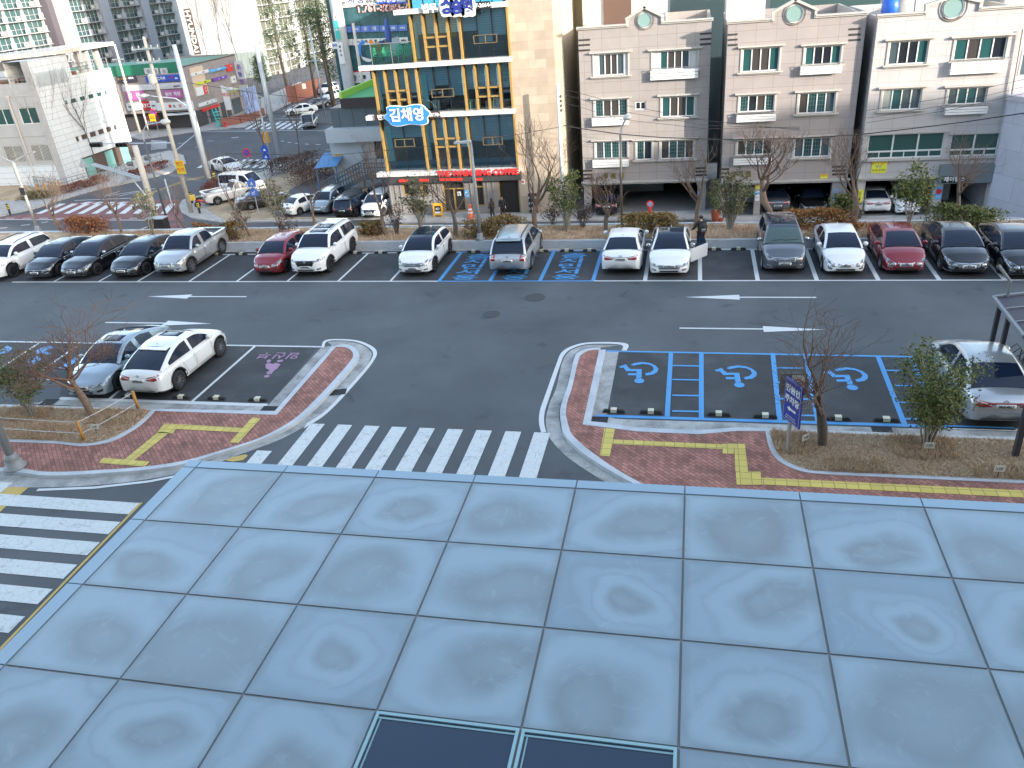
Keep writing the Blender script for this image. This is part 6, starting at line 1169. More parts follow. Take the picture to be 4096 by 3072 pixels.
  if front=='kidney':
   for mir in (False,True):
    o=P('grille',CHROME,[(.02,zc+.06),(.27,zc+.03)],[(.02,zc-.07),(.22,zc-.07)],mir=mir);P('grille_mesh',GRILLE,[(.035,zc+.045),(.25,zc+.02)],[(.035,zc-.055),(.205,zc-.055)],par=o,off=.010,mir=mir)
  elif front in G_:
   (u,l_),nb=G_[front];o=gr('grille',(u,l_),CHROME if front not in ('slot',)else GRILLE);q=.045/a;gr('grille_mesh',([(0,u[0][1]-.02),(u[1][0]*.94,u[1][1]-.02)],[(0,l_[0][1]+.02),(l_[1][0]*.94,l_[1][1]+.02)]),GRILLE,par=o,off=.010)
   for i in range(nb):
    if front in ('spindle','smile','slot','hex'):continue
    t=(i+.5)/nb;z=u[0][1]*(1-t)+l_[0][1]*t;e=(u[1][0]*(1-t)+l_[1][0]*t)*.9;dz=(u[1][1]-u[0][1])*(1-t)+(l_[1][1]-l_[0][1])*t;gr('grille_bar',([(0,z+.009),(e,z+dz+.009)],[(0,z-.009),(e,z+dz-.009)]),CHROME,par=o,off=.014)
   pz=(l_[0][1]-.10)if front not in ('spindle','shield','hex')else l_[0][1]+.07
  e=MB();p=hull.ray_cast(Vector((9,0,zc-.01)),Vector((-1,0,0)))[0];em=s.get('emb','oval');r_=.065 if em!='star' else .11
  e.v=[];pts=[Vector((p.x+.025,math.cos(2*math.pi*k/16)*r_,p.z+math.sin(2*math.pi*k/16)*r_*(.62 if em=='oval' else 1)))for k in range(17)]
  if em=='rings':
   for k in range(4):e.tube([Vector((p.x+.03,(k-1.5)*.085+math.cos(q*.5236)*.055,p.z+math.sin(q*.5236)*.055))for q in range(13)],.009,4)
  else:e.tube(pts,.011,4)
  if em=='oval':e.tube([pts[6]*.5+pts[5]*.5,pts[8].lerp(pts[0],.45),pts[14]],.009,4);e.tube([pts[2],pts[10]],.009,4);e.tube([pts[13],pts[5]],.009,4)
  elif em=='star':
   for k in (90,210,330):e.tube([Vector((p.x+.025,0,p.z)),Vector((p.x+.025,math.cos(R(k))*r_,p.z+math.sin(R(k))*r_))],.012,4)
  elif em=='vw':e.tube([pts[6],Vector((p.x+.025,0,p.z-.05)),pts[2]],.009,4)
  e.build('emblem',CHROME,root,True)
  pz=s.get('plz',max(pz,s['zb']+.20))
  o=P('number_plate',PLATE,[(-.26,pz+.055),(.26,pz+.055)],[(-.26,pz-.055),(.26,pz-.055)],n=5,k=1,off=.03,skirt=.04)
  if plate:h=hull.ray_cast(Vector((9,0,pz)),Vector((-1,0,0)))[0];text(plate,.105,PINK_,(h.x+.045,0,pz),o,(R(90),0,R(90)),.002,'plate_lettering',1.0,'CENTER',.004)
  if detail>1:
   zl=s['zb']+.14;gr('air_intake',([(0,zl+.05),(a*.46,zl+.06)],[(0,zl-.05),(a*.38,zl-.05)]),TRIMB,off=.004)
   for mir in (False,True):P('fog_light',LAMPD if front in ('plain','wide','smile','hex')else TRIMB,[(a*.60,zl+.09),(a*.80,zl+.13)],[(a*.62,zl+.02),(a*.80,zl+.04)],mir=mir,n=4,k=2)
   if chrome:gr('bumper_strip',([(0,s['zb']+.06),(a*.70,s['zb']+.08)],[(0,s['zb']+.03),(a*.70,s['zb']+.05)]),CHROME,off=.012)
   # ---- rear
 if rear!='none':
  zr_=s['ts']-.10;wr_=wid(-hl+.07)
  T=dict(plain=([(hw*.50,zr_+.03),(hw*.93,zr_+.06)],[(hw*.52,zr_-.11),(hw*.93,zr_-.09)]),wide=([(hw*.36,zr_+.01),(hw*.70,zr_+.05),(hw*.94,zr_+.14)],[(hw*.38,zr_-.10),(hw*.70,zr_-.12),(hw*.94,zr_-.04)]),suv=([(hw*.62,zr_+.10),(hw*.94,zr_+.17)],[(hw*.60,zr_-.12),(hw*.94,zr_-.16)]))
  tk=s.get('tail','suv' if suv else 'wide')
  for mir in (False,True):
   o=P('tail_light',TAIL,*T[tk],ax='R',mir=mir)
   u,l_=T[tk];P('lamp_lens',TAILW,[(u[0][0]+.03,(u[0][1]+l_[0][1])/2+.01),(u[-1][0]*.92,(u[-1][1]+l_[-1][1])/2+.02)],[(u[0][0]+.03,(u[0][1]+l_[0][1])/2-.02),(u[-1][0]*.92,(u[-1][1]+l_[-1][1])/2-.015)],ax='R',par=o,n=5,k=1,off=.010,mir=mir)
  pz=s.get('rplz',zr_-.10 if s.get('plate_high',1)else s['zb']+.32)
  if rear in ('bar','redbar'):P('tail_garnish',CHROME if rear=='bar' else TAIL,[(-hw*.5,zr_+.01),(hw*.5,zr_+.01)],[(-hw*.5,zr_-.035),(hw*.5,zr_-.035)],ax='R',n=12,k=1,off=.010)
  o=P('number_plate',PLATE,[(-.26,pz+.055),(.26,pz+.055)],[(-.26,pz-.055),(.26,pz-.055)],ax='R',n=5,k=1,off=.02,skirt=.03)
  if plate:h=hull.ray_cast(Vector((-9,0,pz)),Vector((1,0,0)))[0];text(plate,.105,PINK_,(h.x-.035,0,pz),o,(R(90),0,R(-90)),.002,'plate_lettering',1.0,'CENTER',.004)
  P('rear_bumper_trim',TRIMB,[(-hw*.62,s['zb']+.20),(hw*.62,s['zb']+.20)],[(-hw*.6,s['zb']+.10),(hw*.6,s['zb']+.10)],ax='R',n=9,k=2,off=.012)
  e=MB();h=hull.ray_cast(Vector((-9,0,zr_+.05)),Vector((1,0,0)))[0];e.tube([Vector((h.x-.02,math.cos(.3927*k)*.06,h.z+math.sin(.3927*k)*.042))for k in range(17)],.01,4);e.tube([Vector((h.x-.02,-.035,h.z)),Vector((h.x-.02,.035,h.z))],.008,4);e.build('emblem',CHROME,root,True)
  if suv or shape=='hatch':
   b=MB();h=cab.ray_cast(Vector((rt-.02,0,9)),Vector((0,0,-1)))[0];zq=h.z if h is not None else H-.08;b.add([(rt+.1,-wr*.84,zq+.0),(rt+.1,wr*.84,zq),(rt-.22,wr*.80,zq-.01),(rt-.22,-wr*.80,zq-.01),(rt+.1,-wr*.84,zq-.05),(rt+.1,wr*.84,zq-.05),(rt-.22,wr*.80,zq-.045),(rt-.22,-wr*.80,zq-.045)],[(0,1,2,3),(7,6,5,4),(2,6,7,3),(1,5,6,2),(0,3,7,4)]);b.build('roof_spoiler',pm,root)
   # ---- sides
 if detail>1:
  zs_=belt
  for sy,ax in ((1,'L'),(-1,'Q')):
   for a0,a1,nm in ((xb+.02,min(cw-.12,xf-Ra-.05),'F'),(max(xr+Ra*.35,rt+.02)if not s.get('bed')else rt+.1,xb-.02,'R')):
    if a1-a0<.3:continue
    if door_open and nm=='F' and sy>0:continue
    lo_=s['zb']+.10;o=P('door',pm,[(a0,zs_-.085),(a1,zs_-.095)],[(a0+(.22 if nm=='R' else 0),lo_),(a1,lo_)],ax=ax,n=8,k=5,off=.005,skirt=.004)
    P('door_handle',CHROME if chrome else pm,[(a0+.06,zs_-.16),(a0+.24,zs_-.155)],[(a0+.06,zs_-.19),(a0+.24,zs_-.19)],ax=ax,par=o,n=4,k=1,off=.03,skirt=.03)
   if chrome:P('window_strip',CHROME,[(rt,zs_-.055),(cw-.25,zs_-.055)],[(rt,zs_-.08),(cw-.25,zs_-.08)],ax=ax,n=14,k=1,off=.01)
 for sy in (-1,1):
  xm_=cw-.42;m_=MB();yb_=wid(xm_)*.93;m_.tube([(xm_,sy*yb_,belt+.03),(xm_+.02,sy*(yb_+.07),belt+.07)],.025,6);m_.lathe((xm_+.02,sy*(yb_+.13),belt+.10),[(.02,-.09),(.07,-.08),(.095,-.02),(.09,.05),(.05,.075)],10,'X');m_.v=[(x,sy*(yb_+.13)+(y-sy*(yb_+.13))*1.25 if abs(y)>yb_+.05 else y,z)for x,y,z in m_.v];m_.build('mirror',CHROME if s.get('chm')else pm,root,True)
 if detail>1:
  wp=MB()
  for y0,y1 in ((-.52,.05),(.02,.60)):p0=cab.ray_cast(Vector((cw-.07,y0,9)),Vector((0,0,-1)))[0];p1=cab.ray_cast(Vector((cw-.13,y1,9)),Vector((0,0,-1)))[0];(wp.tube([p0+Vector((0,0,.012)),p1+Vector((0,0,.012))],.011,4)if p0 is not None and p1 is not None else None)
  if wp.v:wp.build('wiper',TRIMB,root)
 if sunroof:
  for a0,a1 in (((wt-.62,wt-.12),)if sunroof==1 else ((wt-.55,wt-.12),(wt-1.5,wt-.70))):P('sunroof',CGL,[(a0,wr*.62),(a1,wr*.62)],[(a0,-wr*.62),(a1,-wr*.62)],ax='T',n=6,k=4,off=.006,bv=cab)
 if roofrack:
  for sy in (-1,1):
   b=MB();pts=[]
   for k in range(7):
    x=rt+.08+(wt-.18-rt-.08)*k/6;h=cab.ray_cast(Vector((x,sy*wr*.80,9)),Vector((0,0,-1)))[0]
    if h is not None:pts.append(h+Vector((0,0,.0 if k in (0,6)else .055)))
   b.tube(pts,.022,6);b.build('roof_rail',CHROME if roofrack==2 else TRIMB,root,True)
 if detail>1:
  h=cab.ray_cast(Vector((rt+.22,0,9)),Vector((0,0,-1)))[0]
  if h is not None:b=MB();b.add([(h.x+.09,0,h.z-.005),(h.x-.08,.03,h.z-.005),(h.x-.08,-.03,h.z-.005),(h.x-.07,0,h.z+.06)],[(0,1,3),(1,2,3),(2,0,3)]);b.build('antenna',pm,root)
 if door_open: # the driver's door swung out with its window frame
  hx,hy=cw-.18,wid(cw-.18)*.99;dr=MB();t=.05;dl=1.12;zz0,zz1=s['zb']+.10,belt-.03
  prof=[(0,zz0),(-dl,zz0+.02),(-dl-.02,zz1),(0,zz1-.02)]
  dr.add([(p[0],-t,p[1])for p in prof]+[(p[0],t,p[1])for p in prof],[(3,2,1,0),(4,5,6,7)]+[(i,(i+1)%4,4+(i+1)%4,4+i)for i in range(4)])
  o=dr.build('door',pm,root);o.location=(hx,hy,0);o.rotation_euler=(0,0,R(-40));MB().add([(-.25,0,zz1),(-dl+.02,0,zz1),(-dl+.10,-.10,zz1+.36),(-.62,-.10,zz1+.38)],[(0,1,2,3)]).build('door_window',CGL,o)
  MB().box(-dl+.05,-.05,-.09,-.052,zz0+.08,zz1-.02).build('door_lining',TRIMB,o);MB().box(hx-1.15,hx-.02,hy-.35,hy-.005,s['zb']+.14,belt-.05).build('cabin_opening',mat('dark_cabin',(.012,.012,.013),.9),root)
 return root
 # ------------------------------------------------------------------ every parked and passing car, set down by its bumper
def put(px,py,L,toward,z0=0.0,ang=None):
 """bumper foot at a surveyed point; toward: the nose faces the camera"""
 p=G(px,py,z0+.2);h=ang if ang is not None else (270 if toward else 90);d=Vector((math.cos(R(h)),math.sin(R(h)),0));c=p-d*(L/2)*(1 if toward else -1);return (c.x,c.y,z0),h
def pcar(px,py,toward,label,shape,paint,z0=0.0,ang=None,**k):
 L=k.get('L',SHAPES[shape]['L']);loc,h=put(px,py,L,toward,z0,ang);return car(label,shape,paint,loc,h,**k)
GF='cars parked in the far row'
q=G(40,1133)
car('white compact SUV cut off by the left edge of the far row','suv','white',(q.x-1.35,36.0,0),270,front='smile',L=4.48,W=1.85,H=1.63,rm=RIMD,spokes=8,roofrack=1,group=GF)
pcar(144,1111,1,'black sedan with a wide barred grille next to the white SUV at the left','sedan','black',front='hex',plate='61우1840',lamp='slim',chrome=1,group=GF,rm=RIMD,spokes=8,plz=.46)
pcar(291,1109,1,'black sedan with a twin kidney grille and chrome mirrors','sedan','black',front='kidney',plate='08마3913',L=5.03,W=1.90,H=1.49,chm=1,emb='ring',rm=RIMD,chrome=1,group=GF,plz=.46,lamp='big')
pcar(490,1107,1,'black sedan with a tall spindle grille beside the silver pickup','sedan','black',front='spindle',plate='A12 9126',emb='ring',rm=RIMD,spokes=10,group=GF,lamp='slim',plz=.50)
pcar(671,1100,1,'silver double-cab pickup with an open load bed','pickup','silver',front='plain',plate='87가7581',chm=0,chrome=0,group=GF,lamp='big',plz=.66,spokes=6)
pcar(1064,1095,1,'dark red hatchback with a slim smiling grille','hatch','red',front='slot',plate='22로5915',group=GF,lamp='big',rm=RIMD,plz=.56,spokes=5)
pcar(1226,1098,1,'large white SUV with a black mesh grille and two sunroofs','bigsuv','white',front='hex',plate='153무6394',sunroof=2,roofrack=2,group=GF,rm=RIMD,spokes=10,lamp='slim',plz=.58,emb='oval',clad=True)
pcar(1653,1097,1,'white crossover with a black glass roof and a star grille','cross','white',front='wide',plate='09로0796',emb='star',blackroof=True,group=GF,chrome=1,rm=RIMD,spokes=5,plz=.48,lamp='big',clad=True)
pcar(2032,1093,0,'silver SUV seen from behind, parked on the blue bays','suv','silver',front='none',plate='56보8616',L=4.84,W=1.945,H=1.72,roofrack=1,group=GF,spokes=5,tail='suv',rplz=.80)
pcar(2482,1088,0,'white sedan seen from behind beside the blue bays','sedan','white',front='none',rear='bar',plate='64두0748',group=GF,rplz=.80,tail='wide',rm=RIM)
pcar(2676,1097,1,'white fastback with a black roof and its driver door open','coupe','white',front='wide',plate='304더2328',emb='vw',blackroof=True,door_open=True,group=GF,chm=1,lamp='slim',rm=RIM,plz=.55,rb=-2.02)
pcar(3138,1086,1,'grey SUV with a barred chrome grille and a green windscreen','suv','grey',front='wide',plate='34주3217',green=True,group=GF,chm=1,lamp='big',roofrack=0,sunroof=0,blackroof=True,plz=.55)
pcar(3381,1091,1,'white compact sedan with swept headlamps beside the grey SUV','compact','white',front='smile',plate='27호1875',group=GF,lamp='big',plz=.50)
pcar(3622,1087,1,'dark red compact sedan with swept headlamps in the right part of the far row','compact','red',front='smile',plate='27고9366',group=GF,lamp='big',plz=.50,chrome=1)
pcar(3873,1093,1,'black sedan with a broad chrome grille beside the red compact sedan','sedan','black',front='wide',plate='63루7145',group=GF,lamp='big',chrome=1,plz=.48)
pcar(4120,1105,1,'black sedan cut off by the right edge of the far row','sedan','black',front='plain',plate='',group=GF,lamp='big',chrome=1)
pcar(338,1585,1,'silver blue coupe with four rings on its grille, near row','coupe','iceblue',front='shield',plate='36루1650',emb='rings',sunroof=1,chrome=1,lamp='slim',plz=.52,L=4.9,ang=272,rm=RIMD)
pcar(572,1587,0,'white SUV coupe seen from behind in the near row','xcoupe','pearl',front='plain',plate='67머0141',sunroof=1,ang=88.5,rplz=.83,tail='wide',clad=True,spokes=10,rm=RIM)
pcar(4008,1700,0,'silver sedan seen from behind, half hidden by the evergreen bush','sedan','silver',front='plain',rear='redbar',plate='38오4213',ang=91,rplz=.80,tail='wide',H=1.56,W=1.90,L=4.9)
# the street and the car park by the coffee building
car('white coupe sedan crossing the far zebra crossing','coupe','white',(-50.0,79.6,ZL),-33,front='plain',rm=RIMD)
car('white cargo van parked by the purple hedge','van','white',tuple(G(978,768,ZL+.1)),-12,front='plain',detail=1)
car('dark brown sedan behind the blue crossing signs','sedan','brown',tuple(G(1060,822,ZL+.1)),38,front='none',spokes=10)
car('small flatbed truck with a grey load beside the red scooter','pickup','offwhite',tuple(G(925,800,ZL+.1)),48,front='none',rt=.55,rb=.15,wt=.95,cw=1.55,detail=1)
pcar(1140,860,0,'white sedan seen from behind on the sandy car park','compact','white',ZL+.12,68,front='none',plate='')
pcar(1273,855,1,'ice blue SUV facing the lot from the car park','suv','iceblue',ZL+.12,268,front='plain',plate='12나3456'[:0],roofrack=1,L=4.35)
pcar(1372,870,0,'black SUV seen from behind between the ice blue and white SUVs','suv','black',ZL+.12,88,front='none',plate='40주7749',L=4.45,rplz=.74)
pcar(1479,870,1,'white SUV with a black grille beside the grey boarded wall','suv','white',ZL+.12,269,front='hex',plate='12부7060',L=4.48)
car('dark SUV parked behind the black SUV under the outdoor stair','suv','black',tuple(G(1440,830,ZL+.1)),92,front='none',detail=1)
car('navy hatchback squeezed between the coffee building and the stair','hatch','navy',tuple(G(1535,822,ZL+.1)+Vector((-.6,2,0))),90,front='none',detail=1)
GS='cars on the side street'
car('silver van driving away over the zebra crossing','van','silver',tuple(G(1244,506,ZL)),107,front='none',detail=1,group=GS)
car('white sedan turning out of the side street','sedan','white',tuple(G(1208,455,ZL)),212,front='plain',detail=1,group=GS)
car('dark sedan waiting behind the white sedan on the side street','sedan','navy',tuple(G(1272,432,ZL)),240,front='plain',detail=1,group=GS)
car('white SUV farthest up the side street','suv','white',tuple(G(1316,372,ZL)),262,front='plain',detail=1,group=GS)
car('white hatchback between the farthest SUV and the dark sedan','hatch','white',tuple(G(1330,398,ZL)),262,front='plain',detail=1,group=GS)
GG='cars in the open garages'
pcar(2425,858,0,'black sedan in the open garage of the beige house','sedan','black',ZL+.13,front='none',plate='37고1548',group=GG)
pcar(3110,847,0,'grey sedan seen from behind in the garage of the pinkish house','sedan','grey',ZL+.13,front='none',rear='bar',plate='37루5628',group=GG,rplz=.62)
pcar(3258,851,1,'black sedan facing out of the garage of the pinkish house','sedan','black',ZL+.13,front='smile',plate='47우8830',group=GG,detail=2)
pcar(3509,851,0,'white sedan seen from behind in the garage of the pale house','sedan','white',ZL+.13,front='none',rear='redbar',plate='12부3830',group=GG,rplz=.78)
pcar(3634,853,1,'white hatchback behind the small green tree in the pale house garage','hatch','white',ZL+.13,front='smile',plate='',group=GG)
# red delivery scooter
sc=thing('scooter','red and white delivery scooter with a yellow box','scooter',tuple(G(822,826,ZL+.1)),R(35))
REDP=mat('scooter_red',(.42,.03,.025),.3,0,1)
for x in (-.62,.62):
 o=MB().lathe((0,0,0),[(.16,-.06),(.27,-.06),(.29,0),(.27,.06),(.16,.06)],18,'Y',False).build('wheel',TYRE,sc,True,(x,0,.29));MB().lathe((0,0,0),[(.17,-.03),(.03,-.04),(.03,.04),(.17,.03)],14,'Y',False).build('rim',RIM,o)
b=MB();b.tube([(-.75,0,.62),(-.4,0,.66),(-.1,0,.52),(.15,0,.34),(.38,0,.36),(.5,0,.75)],[.12,.16,.14,.12,.1,.1],10);b.build('body',REDP,sc,True)
b=MB();b.obox((.55,0,.72),(.3,0,.95),(0,1,0),(.95,0,-.3),.32,.2,.03);b.build('leg_shield',PAINT['white'],sc);b=MB();b.tube([(-.65,0,.80),(-.3,0,.83),(-.05,0,.78)],[.1,.13,.08],8);b.build('seat',TRIMB,sc,True);b=MB();b.tube([(.42,-.34,1.06),(.46,0,1.02),(.42,.34,1.06)],.025,6);b.tube([(.62,0,.3),(.44,0,1.02)],.035,6);b.build('handlebar',TRIMB,sc);b=MB();b.lathe((.6,0,.98),[(.02,.05),(.08,.02),(.08,-.06)],10,'X');b.build('headlight',LAMP,sc)
for y in (-.3,.3):MB().lathe((.40,y,1.22),[(.02,-.02),(.07,0),(.02,.02)],8,'X').build('mirror',TRIMB,sc)
MB().box(-1.12,-.66,-.24,.24,.78,1.2).build('delivery_box',mat('box_yellow',(.60,.42,.04),.5),sc)
# ================================================================== VEGETATION
BARK=mat('bark_grey',(.13,.105,.085),.9,noise=.3,nscale=9,bump=.5,bscale=30);BARKW=mat('bark_warm',(.22,.15,.105),.9,noise=.3,nscale=9,bump=.5,bscale=30);BARKP=mat('bark_pale',(.34,.30,.25),.85,noise=.25,nscale=9);TWIG=mat('twig_brown',(.14,.095,.07),.9);TWIGR=mat('twig_red',(.24,.14,.095),.9)
def lvar(name,cols):
 """leaf material whose tone changes from clump to clump"""
 if name in MATS:return MATS[name]
 m=mat(name,cols[0],.6,spec=.3);n=m.node_tree.nodes;l=m.node_tree.links;g=n.new('ShaderNodeNewGeometry');cr=n.new('ShaderNodeValToRGB');e=cr.color_ramp.elements;e[0].color=(*cols[0],1);e[1].color=(*cols[-1],1)
 for i,c in enumerate(cols[1:-1]):x=e.new((i+1)/(len(cols)-1));x.color=(*c,1)
 l.new(g.outputs['Random Per Island'],cr.inputs[0]);l.new(cr.outputs[0],n['Principled BSDF'].inputs['Base Color']);return m
LF_GREEN=lvar('leaf_evergreen',[(.075,.105,.032),(.12,.15,.042),(.20,.20,.055),(.09,.12,.04)]);LF_OLIVE=lvar('leaf_olive',[(.09,.10,.04),(.16,.15,.06),(.07,.085,.03),(.20,.16,.09)]);LF_ORANGE=lvar('leaf_orange',[(.32,.10,.03),(.20,.12,.03),(.40,.16,.05),(.12,.11,.03)]);LF_RUST=lvar('leaf_rust',[(.38,.13,.06),(.28,.09,.04),(.45,.20,.08),(.18,.10,.04)]);LF_MIX=lvar('leaf_mixed',[(.09,.12,.03),(.28,.15,.05),(.15,.14,.04),(.35,.18,.07)]);LF_RED=lvar('leaf_red',[(.20,.05,.04),(.12,.04,.03),(.26,.09,.05)]);LF_PURPLE=lvar('leaf_purple',[(.07,.04,.04),(.11,.06,.05),(.05,.035,.03)]);LF_PINE=lvar('leaf_pine',[(.025,.055,.025),(.045,.08,.03),(.06,.085,.035)]);LF_DRY=lvar('leaf_dry',[(.22,.13,.09),(.15,.09,.07),(.28,.18,.12)])
def rot_dir(d,ang,az):
 d=d.normalized();u=Vector((0,0,1)).cross(d);u=u.normalized()if u.length>.05 else Vector((1,0,0));v=d.cross(u);return (d*math.cos(ang)+(u*math.cos(az)+v*math.sin(az))*math.sin(ang)).normalized()
def grow(mbs,p,d,L,r,lev,depth,rg,lift=.15,wob=.22,kids=(5,5,4),spread=.75,tips=None):
 n=5 if lev<2 else 3;pts=[p];rs=[r];q=p.copy()
 for i in range(n):
  d=(d+Vector((rg.uniform(-wob,wob),rg.uniform(-wob,wob),rg.uniform(-wob,wob)+lift))).normalized();q=q+d*L/n;pts.append(q.copy());rs.append(max(.004,r*(1-.62*(i+1)/n)))
 mbs[0 if lev==0 else 1].tube(pts,rs,7 if lev==0 else (5 if lev==1 else 3),False)
 if lev>=depth:
  if tips is not None:tips.append((q,d))
  return
 k=kids[min(lev,len(kids)-1)]
 for i in range(k):
  t=rg.uniform(.35 if lev else .55,1.0)if i<k-1 else 1.0;j=min(n-1,int(t*n));f=t*n-j;s=pts[j].lerp(pts[j+1],f);sp=rg.uniform(.45,1.1)*spread*(.45 if i==k-1 else 1)
  grow(mbs,s,rot_dir(d if lev else Vector((0,0,1)),sp,rg.uniform(0,6.283)),L*rg.uniform(.5,.78),rs[j]*rg.uniform(.5,.75),lev+1,depth,rg,lift,wob,kids,spread,tips)
def leaves(mb,tips,rg,n,size,rad,flat=.5):
 for p,d in tips:
  for _ in range(n):
   c=p+Vector((rg.gauss(0,rad),rg.gauss(0,rad),rg.gauss(0,rad*.8)));a=Vector((rg.uniform(-1,1),rg.uniform(-1,1),rg.uniform(-.6,1))).normalized();b=a.cross(Vector((rg.uniform(-1,1),rg.uniform(-1,1),rg.uniform(-1,1)))).normalized();s=size*rg.uniform(.6,1.4)
   mb.add([c-a*s,c+b*s*flat,c+a*s,c-b*s*flat],[(0,1,2,3)])
def bare_tree(label,base,h,seed,trunk=.38,r=.09,kids=(5,4,4,3),depth=4,spread=.85,lift=.16,bark=None,twig=None,lean=(0,0),group='bare trees',leaf=None,name='bare_tree',multi=1,topz=None,ratio=.72):
 rg=random.Random(seed);o=thing(name,label,'tree',tuple(base),0,group);a,b=MB(),MB();tips=[]
 def run(hh):
  g=random.Random(seed);a,b,tips=MB(),MB(),[]
  for i in range(multi):
   d=Vector((lean[0]+(math.cos(i*2.1+seed)*.28 if multi>1 else 0),lean[1]+(math.sin(i*2.1+seed)*.28 if multi>1 else 0),1)).normalized();grow((a,b),Vector((0,0,-.05)),d,hh*trunk,r*(1 if multi==1 else .75),0,depth,g,lift,.14,kids,spread,tips)
  return a,b,tips
 a,b,tips=run(h)
 if topz:
  hh=V(*topz,base[1]).z-base[2];a,b,tips=run(h*hh/max(q[2]for q in b.v));rr=sorted(math.hypot(q[0],q[1])for q in b.v)[int(len(b.v)*.97)];wide=ratio*hh/2/rr
  for m_ in (a,b):m_.v=[(x*wide,y*wide,z)if z>.6 else (x*(1+(wide-1)*max(0,z)/.6),y*(1+(wide-1)*max(0,z)/.6),z)for x,y,z in m_.v]
  tips=[(Vector((p.x*wide,p.y*wide,p.z)),d)for p,d in tips]
 a.build('trunk',bark or BARK,o,True);c=b.build('crown',twig or TWIG,o,True)
 if leaf:m=MB();leaves(m,rg.sample(tips,min(len(tips),leaf[1])),rg,leaf[2],leaf[3],leaf[4]);m.build('leaf',leaf[0],c)
 return o
def stem_bush(label,base,h,w_,seed,nst,leaf,bark=None,size=.07,per=9,group='many-stemmed shrubs',name='tall_shrub',cat='shrub',rad=.10,top=.35):
 """upright shrub: thin stems fanning from the ground, leaves along their upper part"""
 rg=random.Random(seed);o=thing(name,label,cat,tuple(base),0,group);a=MB();m=MB();tips=[]
 for i in range(nst):
  az=rg.uniform(0,6.283);rr=w_*math.sqrt(rg.uniform(.02,1));hh=h*rg.uniform(.62,1.0)*(1-.25*(rr/w_)**2);e=Vector((math.cos(az)*rr,math.sin(az)*rr,hh));b0=Vector((math.cos(az)*rr*.12,math.sin(az)*rr*.12,-.05));pts=[]
  for k in range(6):t=k/5;pts.append(b0.lerp(e,t)+Vector((rg.gauss(0,.03),rg.gauss(0,.03),0))*(k>0)-Vector((e.x,e.y,0))*.35*math.sin(math.pi*t)*.6)
  a.tube(pts,[.022*(1-.8*k/5)*(h/2.5)+.004 for k in range(6)],4,False)
  for k in range(3):
   t=rg.uniform(top,1);j=min(4,int(t*5));s=pts[j].lerp(pts[j+1],t*5-j);dd=rot_dir(pts[j+1]-pts[j],rg.uniform(.3,.8),rg.uniform(0,6.283));e2=s+dd*h*rg.uniform(.08,.2);a.tube([s,s.lerp(e2,.5)+Vector((0,0,.02)),e2],[.009,.007,.004],3,False);tips+=[(e2,dd),(s.lerp(e2,.5),dd)]
  tips.append((e,Vector((0,0,1))))
 a.build('stem',bark or BARKP,o,True)
 if leaf:leaves(m,tips,rg,per,size,rad);m.build('foliage',leaf,o)
 return o
def hedge(label,pts,h,w_,seed,leaf,n=2600,size=.075,group='low hedges',name='low_shrub',cat='shrub'):
 """low clipped planting along a line of points: stems and a crowd of small leaves with an uneven top"""
 rg=random.Random(seed);c=sum((Vector(p)for p in pts),Vector())/len(pts);o=thing(name,label,cat,tuple(pts[0]),0,group);b=Vector(pts[0]);m=MB();st=MB();P2=resample(pts,24)
 bumps=[(rg.uniform(0,23),rg.uniform(.65,1.15))for _ in range(9)]
 def top(i):return h*(sum(v*math.exp(-((i-q)/2.2)**2)for q,v in bumps)/(sum(math.exp(-((i-q)/2.2)**2)for q,v in bumps)+.15)*.8+.22)
 h*=.84;size*=.88
 for _ in range(int(n*.72)):
  i=rg.uniform(0,23);j=int(i)if i<23 else 22;f=i-j;x=P2[j][0]+(P2[j+1][0]-P2[j][0])*f;y=P2[j][1]+(P2[j+1][1]-P2[j][1])*f;z=top(i)*(1-rg.random()**2.2*.95);wd=w_*math.sqrt(max(.05,1-(z/(h*1.15))**2));q=Vector((x+rg.gauss(0,wd*.45),y+rg.gauss(0,wd*.45),c.z+z))-b;leaves(m,[(q,None)],rg,1,size,.02)
 for i in range(80):
  j=rg.randrange(23);x,y=P2[j];x+=rg.gauss(0,w_*.3);y+=rg.gauss(0,w_*.3);st.tube([Vector((x,y,c.z-.05))-b,Vector((x+rg.gauss(0,.12),y+rg.gauss(0,.12),c.z+h*rg.uniform(.6,1.15)))-b],[.012,.004],3,False)
 st.build('stem',TWIG,o);m.build('foliage',leaf,o);return o
PZ=.36
def pl(px,py):return G(px,py,PZ)
def at(px,py,z=PZ):return tuple(G(px,py,z))
# planter behind the far row, left to right
BT='bare trees in the planting strip'
bare_tree('bare tree with many fine twigs behind the first black sedans',at(245,925),5.2,11,.34,.085,lean=(-.22,0),bark=BARKW,group=BT,topz=(150,645))
bare_tree('bare forked tree left of the tall concrete pole',at(486,930),4.8,23,.25,.08,lean=(-.1,0),bark=BARKW,group=BT,topz=(413,630))
bare_tree('thin bare tree beside the black cabinet, behind the pickup roof',at(748,920),4.2,31,.4,.05,lean=(-.2,0),group=BT,depth=3,topz=(700,705))
bare_tree('bare tree leaning left above the pickup load bed',at(1003,946),5.8,44,.42,.08,lean=(-.25,0),bark=BARKW,group=BT,topz=(905,580))
bare_tree('tall bare tree above the red hatchback',at(1262,915),6.4,52,.38,.09,lean=(-.08,0),bark=BARKW,group=BT,topz=(1235,545))
bare_tree('bare forked tree in front of the white SUV by the boards',at(1545,945),6.0,67,.22,.09,lean=(-.02,0),bark=BARKW,group=BT,kids=(5,5,4,3),spread=.6,topz=(1460,520))
